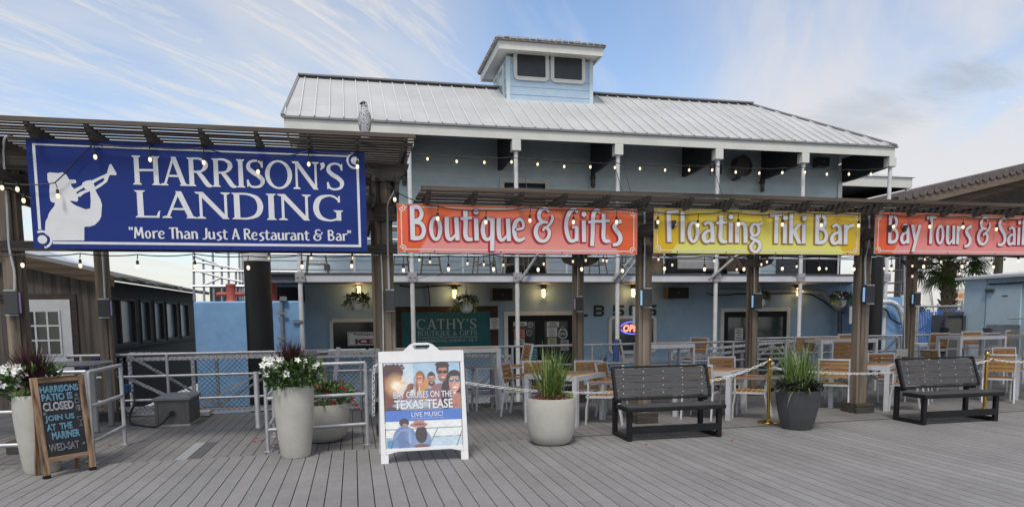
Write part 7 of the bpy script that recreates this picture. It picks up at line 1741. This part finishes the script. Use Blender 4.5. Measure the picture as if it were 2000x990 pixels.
bollard('red bollard with crossbar on the blue bow left of the black pile', 452, 16.7, .40, .31); bollard('red bollard half hidden by the black pile, on its right', 533, 16.7, .44, .10)
sr = thing('stair_railing', 'pale pipe scaffold and stair rails on the blue bow', 'railing', (P(420, 588, 17).x, 17, 2.0)); loc = Vector(sr.location); w = 17.0
for x0, y0, x1, y1 in ((378, 470, 379, 588), (397, 505, 399, 588), (415, 478, 418, 588), (433, 519, 434, 588), (446, 478, 447, 588), (461, 530, 461, 588), (467, 478, 469, 588), (473, 478, 474, 588)): mb = MB(loc); mb.tube([P(x0, y0, w), P(x1, y1, w)], .026, 6); mb.build('post', M_GALV, sr)
for q in (((376, 529), (586, 531)), ((376, 559), (586, 558)), ((376, 499), (425, 517), (468, 527)), ((392, 531), (435, 543), (474, 551)), ((400, 556), (430, 543)), ((376, 511), (400, 514), (440, 522))): mb = MB(loc); mb.tube([P(*a, w - .03) for a in q], .026, 6); mb.build('rail', M_GALV, sr)
mb = MB(loc); mb.bar(P(477, 490, w), P(481, 588, w), .07, .07, (0, 1, 0)); mb.build('stair_post', M_WHITE, sr)
sr2 = thing('stair_railing', 'dark pipe ladder rails at the stern right of the fourth front post', 'railing', (P(1745, 580, 16.6).x, 16.6, 2.0)); loc = Vector(sr2.location); w = 16.6
for q in (((1757, 500), (1755, 578)), ((1764, 498), (1763, 576))): mb = MB(loc); mb.tube([P(*a, w) for a in q], .03, 6); mb.build('post', M_STEEL, sr2)
for y0 in (506, 530, 554, 571): mb = MB(loc); mb.tube([P(1722, y0, w), P(1762, y0 - (2 if y0 < 560 else 0), w)], .026, 6); mb.build('rail', M_STEEL, sr2)
hs = MB(P(1722, 588, 16.0)); hs.tube(spline([P(1722, 590, 16.0), P(1738, 590, 16.0), P(1752, 597, 16.0), P(1760, 612, 16.0), P(1766, 640, 16.0)], 6), .07, 10); tag(hs.build('hose', mat('hose_white', (.55, .57, .6), .5, .5, 3.5), smooth=True), 'thick pale hose drooping over the blue stern', 'hose')
hs = MB(P(1722, 600, 16.0)); hs.tube(spline([P(1720, 601, 16.05), P(1732, 606, 16.05), P(1740, 622, 16.05), P(1762, 634, 16.05)], 6), .02, 6); tag(hs.build('cable', M_WIRE, smooth=True), 'thin black cable looping over the blue stern', 'cable')

# ================================================================== right: cold store, fence, palm, pavilion roof
XK = P(2000, 600, 14.0).x
def K(px, py, off=0.0): return PX(px, py, XK - off)
cs = thing('cold_store', 'pale blue walk in cold store with insulated door at the right edge', 'cold store', (XK, 14, 0)); loc = Vector(cs.location)
M_COLD = mat('cold_store_paint', (.46, .60, .69), .5, .08, 2.2, bump=.04); ky1 = K(1885, 620).y; kz = K(1900, 546).z
mb = MB(loc); mb.box(XK, XK + 2.6, 12.2, ky1, -.05, kz); mb.build('body', M_COLD, cs)
mb = MB(loc); mb.box(XK - .03, XK - .001, K(1925, 620).y, ky1 + .03, -.04, kz); mb.build('corner_panel', M_COLD, cs)
mb = MB(loc); mb.add([(XK - .14, 12.0, kz + .002), (XK + 2.7, 12.0, kz + .12), (XK + 2.7, ky1 + .25, kz + .12), (XK - .14, ky1 + .25, kz + .002), (XK - .14, 12.0, kz + .07), (XK + 2.7, 12, kz + .3), (XK + 2.7, ky1 + .25, kz + .3), (XK - .14, ky1 + .25, kz + .07)], [(0, 1, 5, 4), (1, 2, 6, 5), (2, 3, 7, 6), (3, 0, 4, 7), (4, 5, 6, 7), (0, 3, 2, 1)]); mb.build('roof', mat('cold_roof', (.55, .58, .60), .5, .1), cs)
def kbox(x0, y0, x1, y1, off, dep):
    ya, yb_ = K(x1, 600, off).y, K(x0, 600, off).y; xm = (x0 + x1) / 2; m_ = MB(loc); m_.box(XK - off - dep, XK - off, ya, yb_, K(xm, y1, off).z, K(xm, y0, off).z); return m_
d = kbox(1928, 556, 1996, 720, .001, .05).build('door', mat('cold_door_paint', (.48, .62, .70), .45, .06, 2.), cs, bevel=.01)
kbox(1929, 634, 1995, 719, .052, .005).build('kick_plate', mat('steel_plate', (.40, .42, .44), .4, .15, metal=.6), d)
for y0 in (564, 640): kbox(1924, y0, 1941, y0 + 6, .058, .05).build('hinge', M_STEEL, d, bevel=.01)
mb = MB(loc); mb.tube([K(1968, 622, .12), K(1998, 622, .12)], .018, 6); mb.build('handle', M_GALV, d)
kbox(1930, 552, 1999, 554.5, .055, .04).build('door_track', M_BLACK, cs); kbox(1956, 577, 1967, 579, .052, .003).build('badge', M_BLACK, d)
YFN = 17.2
fx0, fx1 = P(1733, 620, YFN).x, P(1892, 620, YFN).x; fz = P(1840, 598, YFN).z
fn = thing('chain_link_fence', 'chain link fence with blue privacy slats behind the patio', 'fence', (fx0, YFN, -.08)); loc = Vector(fn.location)
for a, b in ((fx0, P(1783, 620, YFN).x), (P(1792, 620, YFN).x, fx1)):
    for zz, rr in ((fz, .028), (.1, .02)): mb = MB(loc); mb.tube([(a, YFN, zz), (b, YFN, zz)], rr, 8); mb.build('rail', M_GALV, fn)
for q in (1735, 1783, 1792, 1878):
    xx = P(q, 620, YFN).x; mb = MB(loc); mb.tube([(xx, YFN, -.08), (xx, YFN, fz + .08)], .035, 8); mb.build('post', M_GALV, fn)
mb = MB(loc); netting(mb, (fx0, YFN, .1), (fx1, YFN, .1), (fx1, YFN, fz), (fx0, YFN, fz), .10, .003); mb.build('mesh', M_GALV, fn)
mb = MB(loc); xx = fx0
while xx < fx1:
    if not (P(1784, 620, YFN).x < xx < P(1791, 620, YFN).x) and random.random() > .04: mb.quad((xx, YFN - .010, .1), (xx + .052, YFN - .008, .1), (xx + .052, YFN - .008, fz - random.uniform(.03, .2)), (xx, YFN - .010, fz - random.uniform(.03, .2)))
    xx += .056
mb.build('slat', mat('fence_slat_blue', (.05, .16, .46), .5, .3, 12.), fn)
t = thing('bin_cabinet', 'dark grey bin cabinet in front of the blue fence', 'cabinet', (P(1864, 640, 15.6).x, 15.6, 0)); loc = Vector(t.location)
mb = wbox(1847, 615, 1879, 700, 15.6, .5); mb.o = loc; mb.build('body', mat('cabinet_grey', (.095, .10, .095), .6, .1), t); mb = wbox(1845, 609, 1883, 616, 15.55, .04); q = wbox(1845, 616.5, 1848.5, 700, 15.55, .04); q2 = wbox(1880, 616.5, 1885, 700, 15.55, .04); 
for w in (q, q2): n = len(mb.v); mb.v += w.v; mb.f += [[i + n for i in f] for f in w.f]; mb.fm += w.fm
mb.o = loc; mb.build('frame', M_STEEL, t)
tag(wbox(1796, 671, 1842, 677, 15.0, .5).build('fold_table', mat('pale_table', (.45, .47, .5), .5, .1)), 'pale table top behind the tall chairs, in front of the blue fence', 'table')
mb = MB(); mb.tube([P(1845, 640, 15.3), P(1838, 690, 15.3)], .10, 8); tag(mb.build('black_bag', M_BLACK), 'black bag standing left of the dark grey cabinet', 'bag')
# palms
M_TRUNK = mat('palm_trunk', (.20, .15, .11), .9, .5, 9., bump=.6); M_BOOT = mat('palm_boot', (.26, .20, .145), .85, .45, 12.); M_FROND = mat('palm_frond', (.10, .155, .045), .5, .5, 5.)
def fan_leaf(mb, st, c, dirn, L, droop, rng, n=22):
    c, d = Vector(c), Vector(dirn).normalized(); tip = c + d * L * .55 + Vector((0, 0, -droop * .15)); st.tube([c, c.lerp(tip, .5) + Vector((0, 0, .04)), tip], [.025, .018, .012], 5)
    up = Vector((0, 0, 1)); s = d.cross(up); s = s.normalized() if s.length > .05 else Vector((1, 0, 0)); nn = s.cross(d)
    tw = rng.uniform(-.5, .5); s2 = s * math.cos(tw) + nn * math.sin(tw)
    for i in range(n):
        a = (i / (n - 1) - .5) * 3.6; dd = d * math.cos(a) + s2 * math.sin(a); blade(mb, tip, dd + Vector((0, 0, .05)), L * .62 * (1 - .25 * abs(a) / 1.8) * rng.uniform(.9, 1.1), .075, droop, 4)
def palm(label, px, Y, zc, ztop, wtr, nl, L, seed, low=False):
    xx = P(px, 590, Y).x; t = thing('palm_tree', label, 'palm tree', (xx, Y, -.08), 0); rng = random.Random(seed); mb = MB()
    mb.lathe([(wtr * .55, 0), (wtr * .5, .6), (wtr * .42, zc * .6), (wtr * .45, zc), (wtr * .5, ztop), (.1, ztop + .2)], 16); mb.build('trunk', M_TRUNK, t, smooth=True)
    mb = MB()
    for k in range(260 if not low else 60):
        z_ = rng.uniform(.2, ztop); a = rng.uniform(0, 6.28); r = wtr * .46; b = Vector((r * math.cos(a), r * math.sin(a), z_)); o = Vector((math.cos(a), math.sin(a), rng.uniform(.9, 1.8))).normalized(); mb.bar(b, b + o * rng.uniform(.10, .22), .075, .03, (math.cos(a), math.sin(a), 0))
    mb.build('leaf_boots', M_BOOT, t)
    mb = MB(); st = MB()
    for k in range(nl):
        a = rng.uniform(0, 6.28); el = rng.uniform(-.45, 1.0); fan_leaf(mb, st, (0, 0, ztop + rng.uniform(-.15, .15)), (math.cos(a) * math.cos(el), math.sin(a) * math.cos(el), math.sin(el)), L * rng.uniform(.8, 1.1), rng.uniform(.5, 1.4), rng)
    mb.build('crown', M_FROND, t); st.build('leaf_stalk', mat('palm_stalk', (.16, .17, .06), .6, .2), t)
palm('shaggy fan palm between the fifth rear post and the cold store', 1851, 24, 1.9, 3.55, .56, 40, 1.85, 5); palm('low young fan palm growing left of the shaggy palm', 1822, 23, .6, 1.25, .3, 9, 1.35, 9, True)
# distant sail, hoarding with script
sl = thing('sailboat', 'distant sailboat with tall pale triangular sail', 'sailboat', (P(1812, 605, 70).x, 70, -1.7)); loc = Vector(sl.location)
q = [P(1815, 541, 70), P(1805, 575, 70), P(1802, 608, 70), P(1823, 608, 70), P(1820, 570, 70)]
mb = MB(loc); mb.add([v + Vector((0, .3 * (i in (1, 4)), 0)) for i, v in enumerate(q)], [(0, 1, 4), (1, 2, 3, 4)]); mb.build('sail', mat('sail_cloth', (.72, .70, .64), .8, .05), sl); mb = MB(loc); mb.tube([P(1815, 538, 70), P(1824, 612, 70)], .09, 6); mb.build('mast', M_GALV, sl)
mb = MB(loc); c = P(1812, 612, 70); mb.prism([(-3.2, 0), (3.4, 0), (2.6, -1.1), (-2.5, -1.1)], (1, 0, 0), (0, 0, 1), (0, 1.4, 0), (c.x, 69.4, -.5)); mb.build('hull', M_WHITE, sl)
YH = 30
hb = thing('hoarding', 'cream hoarding with orange script behind the palm, cut off by the cold store', 'sign', (P(1876, 590, YH).x, YH, -.08)); loc = Vector(hb.location)
mb = wbox(1864, 564, 1906, 606, YH, .1); mb.o = loc; mb.build('panel', mat('hoarding_cream', (.62, .58, .50), .6, .06), hb)
for q in (1868, 1902): xx = P(q, 600, YH).x; mb = MB(loc); mb.box(xx - .06, xx + .06, YH + .11, YH + .2, -.08, 2.6); mb.build('post', WD_Z, hb)
plain_text('sen', P(1866, 582.5, YH), UX, VZ, NV, P(1885, 580, YH).x - P(1866, 580, YH).x, P(1870, 573, YH).z - P(1870, 583, YH).z, 'lettering', mat('script_orange', (.60, .22, .03), .5, 0), hb, offset=.03, shear=.4, off=loc)
plain_text('WAT', P(1868, 593, YH), UX, VZ, NV, P(1886, 580, YH).x - P(1868, 580, YH).x, P(1870, 586, YH).z - P(1870, 593, YH).z, 'lettering', M_SIGNBLK, hb, offset=.01, off=loc); plain_text('R', P(1875, 603, YH), UX, VZ, NV, P(1880, 580, YH).x - P(1875, 580, YH).x, P(1870, 595.5, YH).z - P(1870, 603, YH).z, 'lettering', M_SIGNBLK, hb, offset=.01, off=loc)
# pavilion with scalloped tile roof
YP = 18.0
pv = thing('tiled_pavilion', 'brown pavilion with scalloped tile roof rising at the right edge', 'pavilion', (P(1960, 380, YP).x, YP + 4, 0)); loc = Vector(pv.location)
p0, p1 = P(1768, 386, YP), P(2000, 331, YP); sl_ = (p1.z - p0.z) / (p1.x - p0.x); pe = Vector((p0.x - .35, YP, p0.z - .35 * sl_)); xa = p1.x + 1.8
pa = Vector((xa, YP, p0.z + (xa - p0.x) * sl_)); M_FAS = wood('pavilion_fascia_wood', (.10, .075, .055), (.23, .18, .14), 0, fine=14); M_TILE = mat('roof_tile_brown', (.12, .10, .10), .8, .35, 8.)
mb = MB(loc); th = .06
mb.add([pe, pa, pa + Vector((0, 8, 0)), pe + Vector((0, 8, 0)), pe - Vector((0, 0, .12)), pa - Vector((0, 0, .12)), pa + Vector((0, 8, -.12)), pe + Vector((0, 8, -.12))], [(0, 1, 2, 3), (4, 7, 6, 5), (0, 4, 5, 1), (1, 5, 6, 2), (2, 6, 7, 3), (3, 7, 4, 0)])
pr = Vector((xa + (xa - pe.x), YP, pe.z)); mb.add([pr, pr + Vector((0, 8, 0)), pa + Vector((0, 8, .001)), pa + Vector((0, 0, .001)), pr - Vector((0, 0, .12)), pr + Vector((0, 8, -.12)), pa + Vector((0, 8, -.119)), pa + Vector((0, 0, -.119))], [(0, 1, 2, 3), (4, 7, 6, 5), (0, 3, 7, 4), (0, 4, 5, 1)]); mb.build('roof', M_TILE, pv)
mb = MB(loc)
for j in range(26):
    c = pe.lerp(pa, (j + .5) / 26); w = (pa - pe).length / 26
    mb.tube([c + Vector((0, -.12, .05)), c + Vector((0, 8, .05))], w * .52, 8)
mb.build('tile', M_TILE, pv)
mb = MB(loc); mb.bar(pe + Vector((0, -.05, -.17)), pa + Vector((0, -.05, -.17)), .05, .26, (0, 0, 1)); mb.bar(pe + Vector((.9, .6, -.34)), pa + Vector((0, .6, -.40)), .10, .22, (0, 0, 1)); mb.bar(pe + Vector((1.6, 1.2, -.40)), pa + Vector((0, 1.2, -.5)), .10, .2, (0, 0, 1)); mb.build('fascia', M_FAS, pv)
for yy in (YP + .5, YP + 7.5):
    for xx in (pa.x + .5, pr.x - .8): mb = MB(loc); mb.box(xx - .12, xx + .12, yy - .12, yy + .12, -.08, pe.z + .2); mb.build('post', WD_Z, pv)
# fallen petals on the deck
mb = MB((-1, 9.6, 0))
for q in ((512, 860), (497, 862), (538, 868), (548, 853), (500, 855), (214, 869), (1262, 868), (1430, 860)):
    p = G(*q, .0); mb.sphere((p.x, p.y, .008), .022, .014, .01, 6, 4)
tag(mb.build('fallen_petals', M_REDP), kind='stuff', label='few red petals fallen on the deck boards', cat='petals')
